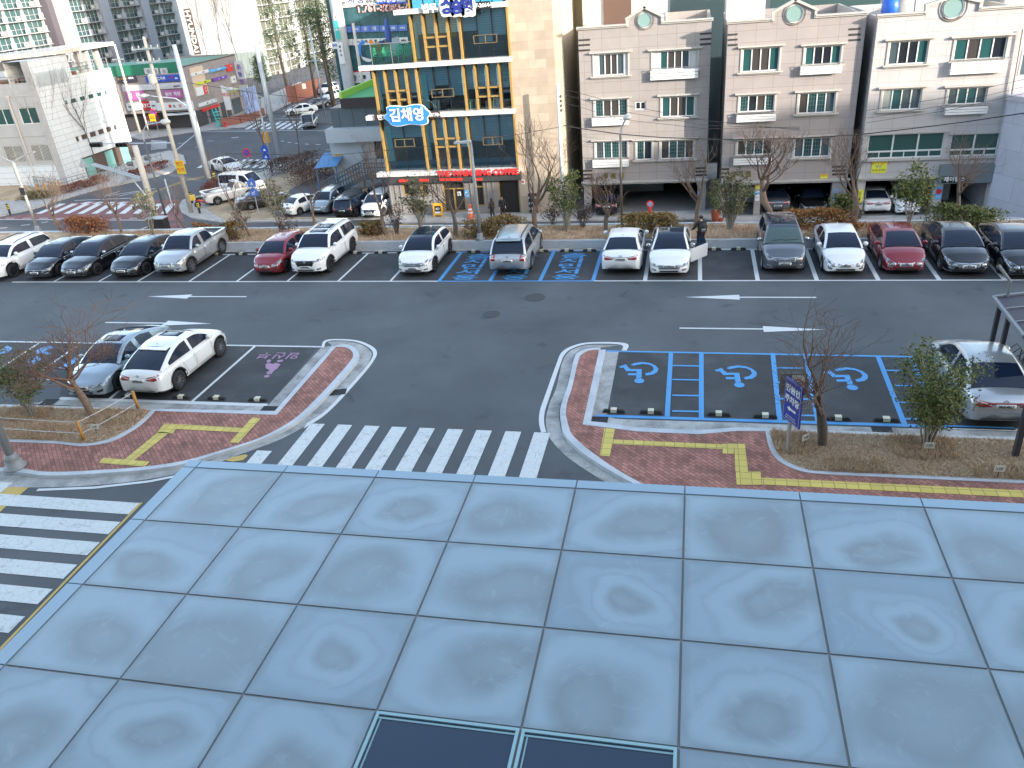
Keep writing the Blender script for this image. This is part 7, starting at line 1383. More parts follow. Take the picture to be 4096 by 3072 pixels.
bare_tree('dark bare tree behind the white crossover, left of the lamp post',at(1825,950),5.6,71,.36,.10,group=BT,spread=.85,topz=(1740,575))
bare_tree('bare tree with spreading limbs in front of the sandstone wall',at(2143,925),6.6,88,.32,.09,bark=BARKW,group=BT,spread=.7,lift=.22,topz=(2115,460))
bare_tree('short bare tree with a few red leaves before the beige garage',at(2425,930),4.6,97,.42,.08,group=BT,lift=.25,spread=.55,leaf=(LF_RED,30,2,.05,.05),topz=(2420,655))
bare_tree('large bare tree beside the person at the open door',at(2780,905),6.2,104,.30,.11,bark=BARKW,group=BT,spread=.95,topz=(2840,490))
bare_tree('bare upright tree behind the grey SUV',at(3083,865),6.4,113,.22,.08,bark=BARKW,group=BT,lift=.3,spread=.5,kids=(4,5,4,3),topz=(3140,485))
bare_tree('bare tree leaning between the pinkish and pale houses',at(3412,900),6.8,126,.30,.10,bark=BARKW,group=BT,lift=.25,spread=.65,lean=(0,0),topz=(3416,465))
bare_tree('broad dark bare tree before the grey shop fascia',at(3830,870),6.6,131,.20,.12,group=BT,spread=.9,kids=(6,5,4,3),topz=(3900,500))
MS='many-stemmed shrubs in the planting strip'
stem_bush('many-stemmed shrub with sparse grey green leaves at the foot of the concrete pole',at(615,940),2.8,.75,3,12,LF_OLIVE,per=6,group=MS,top=.5)
stem_bush('many-stemmed pale shrub behind the pickup and red hatchback',at(1128,930),3.2,.7,5,14,LF_OLIVE,per=5,group=MS,top=.4)
stem_bush('dense many-stemmed shrub in front of the coffee shop door boards',at(1690,930),3.4,.75,8,18,LF_OLIVE,per=10,group=MS,top=.35)
stem_bush('tall green many-stemmed shrub before the pale utility pole',at(2268,925),3.6,.8,9,18,LF_GREEN,per=13,group=MS,top=.4)
stem_bush('fan-shaped many-stemmed shrub between the two granite houses',at(2920,920),3.0,1.0,12,26,LF_OLIVE,per=10,group=MS,top=.3)
o=stem_bush('small round evergreen tree before the pale house garage',at(3628,915),2.9,.9,15,10,LF_GREEN,per=26,group=MS,top=.5,rad=.16)
DS='leafless purple shrubs in the planting strip'
for i,(px,py,lb)in enumerate(((1160,960,'leafless purple shrub between the pickup and the red hatchback'),(1590,940,'leafless purple shrub by the white SUV at the boards'),(2215,900,'leafless purple shrub right of the silver SUV'),(2330,910,'leafless purple shrub behind the rear-facing white sedan'),(975,925,'leafless shrub above the pickup load bed, left of the orange hedge'))):stem_bush(lb,at(px,py),1.5 if i!=1 else 2.0,.7,40+i,16,LF_PURPLE,BARK,.05,4,DS,'bare_shrub')
HG='low hedges in the planting strip'
def hl(lb,a,b,h,w_,seed,leaf,n=2600,size=.075,z=PZ):return hedge(lb,[G(*a,z),G((a[0]+b[0])/2,(a[1]+b[1])/2,z),G(*b,z)],h,w_,seed,leaf,n,size,HG)
hl('rust red clipped hedge behind the black sedans',(285,925),(420,930),1.15,.8,1,LF_RUST,4200)
hl('orange and green hedge beside the pickup load bed',(885,955),(955,958),1.25,.55,2,LF_MIX,2200)
hl('sparse orange hedge behind the pickup roof',(780,925),(850,935),.7,.4,3,LF_ORANGE,700)
hl('green and orange hedge between the large white SUV and white crossover',(1455,938),(1525,940),.95,.5,4,LF_MIX,1900)
hl('long orange and green hedge right of the lamp post',(1875,950),(2080,940),1.3,.7,5,LF_MIX,4200)
hl('green and orange hedge in front of the beige garage',(2500,930),(2700,925),1.2,.65,6,LF_MIX,4600)
hl('bright orange hedge behind the grey and white cars',(3150,910),(3420,915),1.25,.7,7,LF_ORANGE,4600)
hl('dark green hedge at the foot of the pale house',(3720,905),(3970,905),1.25,.75,8,LF_GREEN,4600)
hl('dark green round shrub beside the orange hedge',(3340,870),(3400,872),1.5,.6,9,LF_GREEN,2400)
# near trees and bushes
NB='trees on the near islands'
def nz(zm,x,y,z=KH+.03):return tuple(G(*zm(x,y),z))
bare_tree('bare red-twigged tree in the dry grass beside the rope fence',nz(ZA,760,1040),4.6,206,.22,.115,(7,6,5,4),4,.95,.10,BARKW,TWIGR,(-.10,0),NB,topz=(300,1200),ratio=1.05)
bare_tree('bare dark tree with forked trunk behind the blue parking sign',nz(Z5,572,1225),4.4,213,.15,.12,(6,4,4,3),4,.9,.10,BARK,TWIG,(.04,0),NB,topz=(3350,1190),ratio=1.2)
stem_bush('small evergreen bush with pale trunk at the left edge',nz(ZA,262,1050),2.6,.95,61,14,LF_GREEN,BARKP,.048,32,NB,'evergreen_bush',rad=.14,top=.42)
stem_bush('evergreen bush hiding the rear of the silver sedan',nz(Z5,1385,1230),3.0,1.05,67,20,LF_GREEN,BARKP,.046,44,NB,'evergreen_bush',rad=.15,top=.38)
# street planting
RS='red shrubs along the street'
def sh(lb,a,b,h,w_,seed,leaf,n,size=.09,z=ZL+.12):return hedge(lb,[G(*a,z),G((a[0]+b[0])/2,(a[1]+b[1])/2,z),G(*b,z)],h,w_,seed,leaf,n,size,RS,'street_shrub')
sh('red shrubs below the fence of the white tiled hall',(258,775),(420,725),1.0,.8,71,LF_RED,3000);sh('red shrub at the far end of the tiled hall',(520,715),(670,668),1.1,.8,72,LF_RED,3000)
sh('red brown shrub beside the striped bollard post',(825,790),(868,752),1.3,.8,73,LF_RED,1600);sh('purple brown hedge behind the white cargo van',(1090,705),(1260,655),1.9,1.6,74,LF_PURPLE,5200);sh('purple brown hedge nearest the blue lean-to roof',(1190,745),(1330,690),1.8,1.6,75,LF_PURPLE,4600);sh('sage brown grasses by the timber posts',(95,800),(200,790),1.0,.9,76,LF_OLIVE,1800)
stem_bush('pale leafless shrub in front of the brown sedan',tuple(G(1085,845,ZL+.12)),3.2,1.0,77,20,LF_OLIVE,BARKP,.06,4,RS)
ST_='slender bare street trees'
for i,(px,py,h)in enumerate(((400,700,9),(520,640,8),(262,730,9),(1205,640,7),(1090,690,8))):
 bare_tree(['slender bare street tree before the slit windows of the tiled hall','slender bare street tree at the far corner of the tiled hall','slender bare street tree before the corner pier of the tiled hall','slender bare tree over the purple hedge near the pale blue building','slender bare tree behind the white cargo van'][i],tuple(G(px,py,ZL+.1)),h,300+i,.75,.09,(9,4,3),3,.75,.25,BARK,TWIG,group=ST_)
for i,(x,y)in enumerate(((1800,420),(1935,440),(2040,430))):
 p=V(*ZHY(x,500),150);bare_tree(['tall bare tree nearest the brown lettering strip of the tower','tall bare tree before the middle of the ribbed tower wall','tall bare tree at the right end of the ribbed tower wall'][i],(p.x,150,ZL),24,320+i,.6,.11,(12,5,4),3,.5,.3,mat('bark_far',(.15,.135,.12),.9),mat('twig_far',(.17,.15,.135),.9),group='tall bare trees before the tower')
def pine(lb,px,py,Y,h,seed,top=True):
 p=V(px,py,Y);rg=random.Random(seed);o=thing('pine_tree',lb,'tree',(p.x,Y,ZL),0,'pines by the boundary wall');t=MB();t.tube([(0,0,0),(rg.uniform(-.3,.3),0,h*.5),(rg.uniform(-.5,.5),0,h)],[.28,.2,.06],8);t.build('trunk',BARK,o,True);m=MB()
 for k in range(60):
  z=h*rg.uniform(.3,1.0);a=rg.uniform(0,6.283);rr=rg.uniform(.2,1)*(h*.20)*(1.2-z/h*.8);c=Vector((math.cos(a)*rr,math.sin(a)*rr,z));leaves(m,[(c,None)],rg,40,.22,.55,.25)
 m.build('crown',LF_PINE,o)
for a in (('pine tree at the corner of the law office block',1290,150,120,22,1),('pine tree behind the brick boundary wall',1225,190,128,19,2),('rounded pine over the brick gate',1120,210,140,17,3),('pine tree between the wall and the law office block',1300,240,118,15,4),('low dark pine at the foot of the ribbed tower',1050,330,145,6,5)):pine(*a)
# dry grass on the beds: one mass of blades
def grass(poly,n,seed,z,name,hh=.13):
 rg=random.Random(seed);xs=[p[0]for p in poly];ys=[p[1]for p in poly];m=MB();k=0
 def inside(x,y):
  c=False;j=len(poly)-1
  for i in range(len(poly)):
   if (poly[i][1]>y)!=(poly[j][1]>y)and x<(poly[j][0]-poly[i][0])*(y-poly[i][1])/(poly[j][1]-poly[i][1])+poly[i][0]:c=not c
   j=i
  return c
 while k<n:
  x,y=rg.uniform(min(xs),max(xs)),rg.uniform(min(ys),max(ys))
  if not inside(x,y):continue
  k+=1;a=rg.uniform(0,6.283);h=hh*rg.uniform(.3,1.2)*(.6+.7*(math.sin(x*1.7)*math.cos(y*2.3)>.1));dx,dy=math.cos(a)*.012,math.sin(a)*.012;lx,ly=rg.gauss(0,.09),rg.gauss(0,.09);m.add([(x-dx,y-dy,z),(x+dx,y+dy,z),(x+lx,y+ly,z+h)],[(0,1,2)])
 o=m.build(name,lvar('dry_grass_blades',[(.60,.46,.30),(.45,.30,.18),(.70,.56,.39),(.36,.22,.13),(.64,.48,.32)]),kind='stuff');o['label']='dry straw-coloured grass on the planting beds';return o
grass([p for p in grass_l if p[0]>-32],26000,1,KH+.03,'grass');grass([p for p in grass_r if p[0]<13],30000,2,KH+.03,'grass')
grass([(-36,39.15),(16,38.1),(16,40.6),(-36,41.6)],60000,3,.36,'grass',.16)
# ================================================================== STREET FURNITURE, SIGNS, PEOPLE
CONP=mat('pole_concrete',(.50,.46,.40),.8,noise=.1,nscale=2);STLP=mat('pole_galvanised',(.42,.45,.47),.45,.35,noise=.05,nscale=2);DKP=mat('pole_dark',(.10,.10,.105),.5,.3);GRP=mat('pole_grey_paint',(.26,.27,.27),.5,.1);YBND=mat('reflective_yellow',(.62,.45,.02),.45);BKB=mat('band_black',(.02,.02,.02),.6);WOODP=mat('orange_wood',(.50,.24,.06),.6,noise=.2,nscale=8);TERRA=mat('terracotta',(.30,.065,.035),.7)
def pole(name,label,base,top_px,r0,r1,m,cat='pole',group=None,n=12):
 b=G(*base[:2],base[2])if len(base)==3 else G(*base,ZL+.1);t=V(*top_px,b.y);h=t.z-b.z
 o=wthing(name,label,cat,tuple(b),group);MB().tube([(b.x,b.y,b.z),(b.x,b.y,b.z+h)],[r0,r1],n).build('pole',m,o,True);return o,b,h
UP='utility poles'
o,b,h=pole('utility_pole','concrete utility pole with crossarms and a transformer, by the shop row',(766,849),(607,144),.20,.13,CONP,'pole',UP);zt=b.z+h
for dz,w_ in ((.9,1.3),(1.9,1.1)):MB().box(b.x-w_,b.x+w_,b.y-.26,b.y-.15,zt-dz-.06,zt-dz+.06).build('crossarm',STLP,o)
for dz,w_ in ((.9,1.3),(1.9,1.1)):
 for k in (-.9,-.45,.45,.9):MB().lathe((b.x+k*w_,b.y-.2,zt-dz+.06),[(.05,0),(.07,.08),(.04,.2)],8).build('insulator',RW,o)
MB().lathe((b.x+.1,b.y-.5,zt-3.6),[(.28,0),(.32,.1),(.32,.7),(.2,.8)],12).build('transformer',mat('transformer_grey',(.55,.53,.48),.5),o)
p=V(722,669,b.y-.3);MB().box(p.x-.42,p.x+.42,p.y-.05,p.y,p.z-.58,p.z+.58).build('sign',YBND,o);text('견인',.4,TXR,(p.x,p.y-.06,p.z+.28),o);text('지역',.4,TXR,(p.x,p.y-.06,p.z-.22),o)
o,b,h=pole('utility_pole','thick concrete pole carrying a blue-grey bracket, behind the black sedans',(628,885),(535,582),.27,.24,CONP,'pole',UP)
for dy in (0,.35):MB().obox((b.x-2.1,b.y-.3-dy,b.z+h*.62+.5),Vector((.95,0,-.30)).normalized(),(0,1,0),Vector((.30,0,.95)).normalized(),2.2,.07,.07).build('bracket_arm',STLP,o)
MB().tube([(b.x-1.2,b.y-.3,b.z+h*.62+.2),(b.x,b.y-.2,b.z+h*.3)],.06,6).build('brace',STLP,o)
o,b,h=pole('utility_pole','concrete utility pole at the far end of the tiled hall',(560,530),(478,176),.2,.13,CONP,'pole',UP);MB().box(b.x-.9,b.x+.9,b.y-.2,b.y-.1,b.z+h-2,b.z+h-1.88).build('crossarm',STLP,o)
pole('utility_pole','slim pale pole before the magenta sign of the shop row',(600,545),(560,389),.12,.10,CONP,'pole',UP)
pole('utility_pole','tall galvanised mast rising over the shop row corner',(840,738),(727,176),.30,.20,STLP,'pole',UP)
pole('utility_pole','tall galvanised mast before the ribbed tower base',(1124,650),(1026,181),.30,.22,STLP,'pole',UP)
o,b,h=pole('utility_pole','slim grey pole by the boundary wall with a short crossarm',(1300,460),(1252,105),.16,.12,STLP,'pole',UP);MB().box(b.x-1.4,b.x+.9,b.y-.1,b.y,b.z+h*.62,b.z+h*.62+.14).build('crossarm',STLP,o)
b=V(1445,304,78);t=V(1418,92,78);o=wthing('utility_pole','pale concrete pole behind the lime roof kerb','pole',(b.x,78,ZL),UP);MB().tube([(b.x,78,ZL),(b.x,78,t.z)],[.2,.13],10).build('pole',CONP,o,True)
o,b,h=pole('utility_pole','pale utility pole with insulators between sandstone wall and beige house',(2257,872),(2249,336),.16,.12,mat('pole_pale',(.60,.60,.59),.7),'pole',UP)
for k in range(4):MB().lathe((b.x+.2,b.y-.1,b.z+h-.9-k*.32),[(.03,0),(.07,.05),(.07,.14),(.03,.2)],8).build('insulator',DKP,o)
CG='overhead cables'
def cable(label,pts,r=.02,Y=56.4,sag=0):
 P_=[V(x,y,Y)for x,y in pts];o=MB().tube(P_,r,5).build('overhead_cable',mat('cable_black',(.02,.02,.022),.7));tag(o,label,'cable',CG)
cable('thick overhead cable sagging across the three granite houses',[ZP4(100,925),ZP4(240,950),ZP4(520,990),ZP4(840,1015),ZP4(1300,1030),ZP4(1840,1020),ZP5(650,990),ZP5(1000,950),ZP5(1400,900),ZP5(1740,850),ZP5(2000,810)],.035)
for i,(a,m_,b)in enumerate((((120,660),(520,770),(1160,890)),((120,700),(520,820),(1160,925)),((120,760),(520,880),(1160,950)))):cable(('upper','middle','lower')[i]+' one of three thin cables from the pale pole over the beige house',[ZP4(*a),ZP4(*m_),ZP4(*b),ZP4(1843,960-i*12)],.014)
for i,(a,b)in enumerate((((680,815),(1843,585)),((680,872),(1843,640)),((680,905),(1843,690)))):cable(('highest','middle','lowest')[i]+' of three thin cables rising across the pale house',[ZP5(*a),ZP5(1250,(a[1]+b[1])/2+22),ZP5(*b)],.014)
cable('thin pale cable crossing the coffee building above its red lettering',[(900,615),(1340,620),(1680,590),(2060,540),(2255,505)],.018,57)
for i,(a,b,Y)in enumerate((((560,440),(1500,505),92),((540,300),(1500,420),92),((600,475),(1400,430),95))):cable(['cable over the road at the height of the shop signs','upper cable from the tiled hall to the law office block','cable rising from the shop row to the side street'][i],[a,((a[0]+b[0])/2,(a[1]+b[1])/2+12),b],.03,Y)
# ---- lamps
LG='street lamps'
def lampbase(o,b,r):MB().lathe((b.x,b.y,b.z),[(r*2.3,0),(r*2.2,.12),(r*1.5,.2),(r*1.45,.34),(r*1.1,.42)],14).build('base',GRP,o,True)
o,b,h=pole('street_lamp','grey street lamp with a flat single head before the coffee building',(1922,962,PZ),(1893,570),.11,.07,GRP,'street lamp',LG);zt=b.z+h;lampbase(o,b,.12);MB().obox((b.x-.4,b.y-.05,zt+.05),(1,0,.06),(0,1,0),(0,0,1),.42,.13,.045).build('lamp_head',mat('lamp_head_grey',(.42,.43,.44),.4),o)
o,b,h=pole('street_lamp','slim street lamp with a white bowl head before the beige garage',(2487,905,PZ),(2483,535),.07,.06,mat('pole_bronze',(.20,.18,.15),.4,.5),'street lamp',LG);zt=b.z+h
MB().tube([(b.x,b.y,zt),(b.x+.08,b.y,zt+.35),(b.x+.28,b.y-.1,zt+.72)],.045,8).build('arm',STLP,o);MB().lathe((b.x+.36,b.y-.12,zt+.66),[(.05,0),(.2,.05),(.22,.14),(.12,.26),(.02,.3)],14).build('lamp_head',RW,o,True)
o,b,h=pole('street_lamp','grey street lamp with two thin arms at the left end of the far row',(155,928,PZ),(57,645),.10,.07,mat('pole_grey_light',(.36,.36,.35),.5,.2),'street lamp',LG);zt=b.z+h;lampbase(o,b,.10)
for sx in (-1,1):MB().tube([(b.x,b.y,zt-.05),(b.x+sx*.35,b.y,zt+.1),(b.x+sx*1.05,b.y+.12,zt+.34)],[.05,.045,.03],6).build('arm',GRP,o);MB().obox((b.x+sx*1.3,b.y+.15,zt+.40),Vector((.95,0,.22*sx)).normalized(),(0,1,0),Vector((-.22*sx,0,.95)).normalized(),.35,.09,.03).build('lamp_head',GRP,o)
MB().tube([(b.x,b.y,zt-1.3),(b.x,b.y,zt-.1)],.12,10).build('collar',GRP,o)
MB().box(b.x-.16,b.x+.16,b.y-.14,b.y-.08,b.z+2.4,b.z+2.85).build('notice',BKB,o)
o,b,h=pole('street_lamp','dark slim lamp post with a curved arm reaching right, by the cabinet',(681,925),(585,565),.09,.07,DKP,'street lamp',LG);t=V(655,488,b.y);zt=b.z+h
MB().tube([(b.x,b.y,zt),(b.x+.1,b.y,zt+.7),(b.x+.6,b.y,t.z-.15),(t.x-.2,b.y,t.z)],.05,8).build('arm',STLP,o);MB().lathe((t.x+.15,b.y,t.z),[(.04,-.5),(.2,-.25),(.24,0),(.18,.3),(.02,.45)],10,'X').build('lamp_head',RW,o,True)
for lb,ba,tp,end in (('galvanised street lamp with a long curved arm before the shop row',(842,700),(760,445),(590,383)),('slender street lamp with a double curved arm at the shop row corner',(1090,667),(1035,380),(935,357))):
 o,b,h=pole('street_lamp',lb,ba,tp,.13,.08,STLP,'street lamp',LG);zt=b.z+h;e=V(*end,b.y);MB().tube([(b.x,b.y,zt),(b.x+(e.x-b.x)*.35,b.y,zt+(e.z-zt)*.75),(e.x,b.y,e.z)],.06,8).build('arm',STLP,o);MB().lathe((e.x-.3,b.y,e.z),[(.04,-.7),(.2,-.4),(.25,0),(.1,.5)],10,'X').build('lamp_head',RW,o,True)
 if 'double' in lb:MB().tube([(b.x,b.y,zt),(b.x+.9,b.y,zt-.4),(b.x+1.8,b.y,zt-.9)],.06,8).build('arm',STLP,o)
pole('post','plain white steel post standing beside the pickup',(716,918),(661,716),.06,.06,STLP,'post')
bq=G(62,1868,KH);o=wthing('street_lamp','grey lamp post with a bell-shaped base on the brick walk, cut off at the left','street lamp',tuple(bq),LG);MB().tube([bq,(bq.x,bq.y,7)],[.13,.09],14).build('pole',GRP,o,True);MB().lathe(tuple(bq),[(.34,0),(.34,.05),(.26,.1),(.24,.24),(.19,.30),(.22,.34),(.17,.42),(.15,.5)],18).build('base',GRP,o,True);MB().obox((bq.x-.7,bq.y,7.0),(1,0,0),(0,1,0),(0,0,1),.8,.12,.05).build('lamp_head',GRP,o)
# ---- traffic signals on the mast arm
o=wthing('traffic_signal','traffic signal arm with two dark horizontal signal heads in front of the tiled hall','traffic signal',tuple(G(740,760,ZL)));b=G(752,800,ZL);Yb=b.y
A=V(690,572,Yb);E_=V(395,575,Yb);MB().tube([(A.x+.1,Yb,ZL),(A.x,Yb,A.z+.4)],[.16,.12],12).build('pole',CONP,o);MB().tube([A,E_],[.07,.045],8).build('mast_arm',STLP,o)
for px in (388,491):
 p=V(px,578,Yb-.15);q=MB();q.box(p.x-.6,p.x+.6,Yb-.32,Yb-.08,p.z-.22,p.z+.22);so_=q.build('signal_head',mat('signal_grey',(.12,.12,.125),.5),o)
 for k in (-.4,0,.4):q=MB();q.lathe((p.x+k,Yb-.33,p.z),[(.17,.02),(.19,-.16),(.17,-.16),(.14,.01)],12,'Y');q.build('visor',BKB,so_)
for px,py in ((590,632),(520,655)):p=V(px,py,Yb-.1);q=MB();q.lathe((p.x,Yb-.1,p.z),[(.16,-.3),(.22,-.25),(.24,.2),(.1,.3)],12,'X');tag(q.build('pedestrian_signal',mat('signal_grey',(.12,.12,.125),.5),smooth=True),'grey pedestrian signal head by the green glass' if px==590 else 'grey pedestrian signal head under the bracket','traffic signal')
# ---- road signs
def rsign(label,base,tops,shape,m,txt=None,r=.32,par=None,zb=None):
 b=G(*base,ZL+.1);o=wthing('road_sign',label,'road sign',tuple(b));z1=V(*tops[0],b.y).z;MB().tube([b,(b.x,b.y,z1+.2)],.035,8).build('post',STLP,o)
 for k,t in enumerate(tops):
  z=V(*t,b.y).z;q=MB()
  if shape=='disc':q.lathe((b.x,b.y-.06,z),[(.02,-.02),(r,-.02),(r,.02),(.02,.02)],24,'Y');d=q.build('sign_face',m,o);MB().disc((b.x,b.y-.085,z),r*.72,24,'Y').build('sign_ring',SBLUE,d);MB().obox((b.x,b.y-.09,z),(.7,0,-.7),(0,1,0),(.7,0,.7),r*.8,.003,.04).build('sign_bar',RED,d)
  else:
   pts=[(0,r*1.1),(r,.05),(r,-r),(-r,-r),(-r,.05)]if shape=='pent' else [(0,r*1.2),(r*1.1,-r*.8),(-r*1.1,-r*.8)];n=len(pts)
   q.add([(b.x+x,b.y-.06,z+y)for x,y in pts]+[(b.x+x,b.y-.03,z+y)for x,y in pts],[tuple(range(n))[::-1],tuple(range(n,2*n))]+[(i,n+i,n+(i+1)%n,(i+1)%n)for i in range(n)]);d=q.build('sign_face',m,o)
   if txt:text(txt[k%len(txt)],r*.9,SWHT,(b.x,b.y-.07,z-r*.3),d)
 return o
rsign('round blue and red no parking sign near the far zebra crossing',(1008,700),[(994,610)],'disc',RED,r=.45);rsign('round no parking sign before the shop row',(640,545),[(605,451)],'disc',RED,r=.5)
rsign('pair of blue crossing signs near the far zebra crossing',(1080,695),[(1062,594),(1068,622)],'pent',SBLUE,['\u25b2','\u25b2'],.40)
rsign('pair of blue crossing signs in front of the brown sedan',(1037,862),[(995,729),(1007,766)],'pent',mat('sign_mid_blue',(.06,.16,.52),.45),['\u25b2','\u2642'],.38)
rsign('grey back of a triangular warning sign before the tiled hall',(362,742),[(347,652)],'tri',STLP,None,.55)
b=G(640,548,ZL);p=V(611,470,b.y);notice_=wthing('road_sign','small yellow tow-away sign under the no parking sign of the shop row','road sign',(p.x,p.y-.1,p.z));MB().box(p.x-.45,p.x+.45,p.y-.14,p.y-.08,p.z-.5,p.z+.5).build('board',YBND,notice_);text('견인',.4,TXR,(p.x,p.y-.15,p.z),notice_)
p=V(1065,549,G(1090,667,ZL).y-.3);tag(MB().box(p.x-.3,p.x+.3,p.y-.2,p.y+.1,p.z-.55,p.z+.55).build('control_box',mat('box_orange',(.62,.30,.02),.5)),'orange control box fixed to the double-arm street lamp','control box')
for i,(px,py)in enumerate(((42,858),(770,812),(800,853),(868,752))):
 b=G(px,py,ZL+.1);o=wthing('bollard',['black and yellow bollard on the pavement left of the double-arm lamp','black and yellow bollard beside the yellow scooter box','black and yellow bollard nearest the sandy car park','black and yellow post beside the red brown shrub'][i],'bollard',tuple(b),'striped bollards');hh=1.0 if i<3 else 1.6;MB().lathe(tuple(b),[(.10,0),(.10,hh*.5),(.12,hh*.52),(.12,hh),(.05,hh+.05)],12).build('post',BKB,o)
 for k in range(3):MB().lathe((b.x,b.y,b.z+hh*(.56+.15*k)),[(.124,0),(.124,hh*.08)],12,'Z',False).build('reflective_band',YBND,o)
b=G(646,940,ZL+.1);o=wthing('cabinet','black utility cabinet with a pale lid behind the black sedan row','cabinet',tuple(b));zc=V(646,872,b.y).z;MB().box(b.x-.75,b.x+.75,b.y-.4,b.y+.4,b.z,zc).build('body',BKB,o);MB().box(b.x-.8,b.x+.8,b.y-.45,b.y+.45,zc,zc+.07).build('lid',STLP,o)
# railing and timber posts before the tiled hall
o=wthing('railing','grey ornamental railing along the foot of the tiled hall','railing',tuple(G(230,745,ZL)));fp=[G(*q,ZL+.1)for q in ((-40,735),(120,742),(250,762),(420,715),(545,672),(650,645))];r_=MB()
for h_ in (.25,.75,1.1):r_.tube([p+Vector((0,0,h_))for p in fp],.035,5)
r_.build('rail',mat('rail_grey',(.20,.22,.23),.5,.3),o);r_=MB();P2=resample([tuple(p)for p in fp],44)
for x,y in P2:r_.tube([(x,y,ZL),(x,y,ZL+1.1)],.03,5)
r_.build('baluster',mat('rail_grey',(.20,.22,.23),.5,.3),o)
o=wthing('timber_barrier','low barrier of upright timber posts beside the golden verge','barrier',tuple(G(200,800,ZL)))
for k in range(8):p=G(150+k*14,792-k*3,ZL+.1);MB().tube([p,p+Vector((0,0,1.1+.2*(k%2)))],.12,7).build('post',WOODP if k%2 else mat('grey_wood',(.30,.25,.18),.8),o)
# ---- at the coffee building
b=G(1756,866,ZL+.12);o=wthing('advert_stand','orange A-frame stand with a black and white panel at the coffee shop door','advert stand',tuple(b));hh=V(1756,812,b.y).z-b.z;fm=mat('stand_orange',(.70,.34,.02),.45)
for s_ in (-1,1):
 f=MB();u,v,nn=Vector((1,0,0)),Vector((0,s_*-.18,1)).normalized(),Vector((0,1,s_*.18)).normalized()
 for cx,cz,a,c_ in ((-.33,hh/2,.06,hh/2),(.33,hh/2,.06,hh/2),(0,hh-.1,.27,.1),(0,.22,.27,.07)):f.obox(Vector((b.x+cx,b.y+s_*.2,b.z))+v*cz,u,nn,v,a,.03,c_)
 f.build('frame',fm,o);MB().obox(Vector((b.x,b.y+s_*.2,b.z))+v*(hh*.56),u,nn,v,.26,.012,hh*.29).build('poster',BKB,o)
 if s_<0:text('AD',.26,SWHT,tuple(Vector((b.x,b.y-.22,b.z))+v*(hh*.6)-nn*.03),o,(R(80),0,0));MB().obox(Vector((b.x,b.y-.2,b.z))+v*(hh*.34)-nn*.02,u,nn,v,.24,.008,.07).build('poster_band',SWHT,o)
b=G(1884,872,ZL+.12);o=wthing('traffic_cone','orange traffic cone with white bands beside the coffee shop door','traffic cone',tuple(b));hh=V(1880,818,b.y).z-b.z;CO=mat('cone_orange',(.62,.12,.05),.5);MB().lathe(tuple(b),[(.33,0),(.33,.06),(.26,.1),(.11,hh*.82),(.10,hh*.84),(.13,hh*.86),(.13,hh),(.08,hh+.03)],16).build('cone',CO,o,True)
for k in (.38,.60):MB().lathe((b.x,b.y,b.z+hh*k),[(.275-.18*k,0),(.262-.185*k,hh*.12)],16,'Z',False).build('reflective_band',SWHT,o)
x0,x1,c,d=rect(ZP3,(1540,1425),(1603,1585),YC-.5);o=wthing('menu_board','tall black menu board with white writing before the sandstone wall','menu board',((x0+x1)/2,YC-.5,ZL));MB().box(x0,x1,YC-.6,YC-.5,ZL+.2,d).build('board',BKB,o)
for k,t in enumerate(('P 지하','4 카페','3 법무','2 변호','1 카페')):text(t,.26,SWHT,((x0+x1)/2,YC-.615,d-.35-k*.42),o)
MB().box(x0-.15,x1+.3,YC-.85,YC-.3,ZL+.121,ZL+.2).build('base',CONC2,o)
b=G(2600,866,ZL+.13);o=wthing('no_parking_stand','red no parking stand with a round face in the empty garage','no parking stand',tuple(b));MB().lathe(tuple(b),[(.26,0),(.26,.12),(.22,.18),(.13,.62),(.16,.72)],16).build('stand',mat('stand_red',(.55,.055,.03),.5),o,True);q=MB();q.lathe((b.x,b.y-.05,b.z+.95),[(.02,-.05),(.27,-.05),(.29,0),(.27,.05),(.02,.05)],24,'Y');f=q.build('sign_face',RED,o);MB().disc((b.x,b.y-.103,b.z+.95),.19,24,'Y').build('sign_disc',SWHT,f);text('주차',.17,TXB,(b.x,b.y-.11,b.z+1.0),f);text('금지',.17,TXB,(b.x,b.y-.11,b.z+.84),f)
for lb,px,py,r,hh,pl_ in (('large terracotta pot with a green shrub between the granite houses',2861,884,.32,.75,1),('small dark red pot beside the large terracotta pot',2882,893,.2,.35,0)):
 b=G(px,py,ZL+.12);o=wthing('flower_pot',lb,'flower pot',tuple(b),'flower pots');MB().lathe(tuple(b),[(r*.75,0),(r,hh*.9),(r*1.08,hh*.9),(r*1.08,hh),(r*.9,hh)],14).build('pot',TERRA,o)
 if pl_:stem_bush('green shrub growing in the terracotta pot',(b.x,b.y,b.z+hh),1.5,.7,91,12,LF_GREEN,None,.07,12,None,'potted_shrub','plant',top=.2)
for lb,px,py in (('dark planter at the left pillar of the beige house',2325,872),('dark planter at the left pillar of the pale house',3428,872)):b=G(px,py,ZL+.12);tag(MB().lathe(tuple(b),[(.25,0),(.34,.5),(.3,.5),(.28,.4)],12).build('planter_pot',mat('pot_dark',(.06,.06,.055),.7)),lb,'flower pot','flower pots')
o=wthing('barrier_rail','white barrier rail with a small sign at the right end of the street','barrier',tuple(G(3990,905,ZL)));a,e=V(3830,862,55.8),V(4110,873,55.0);MB().tube([a,e],.04,6).build('rail',RAILW,o);p=V(3985,880,55.2);MB().box(p.x-.45,p.x+.45,p.y-.06,p.y-.02,p.z-.2,p.z+.22).build('sign',SWHT,o);text('주차금지',.2,TXK,(p.x,p.y-.07,p.z),o)
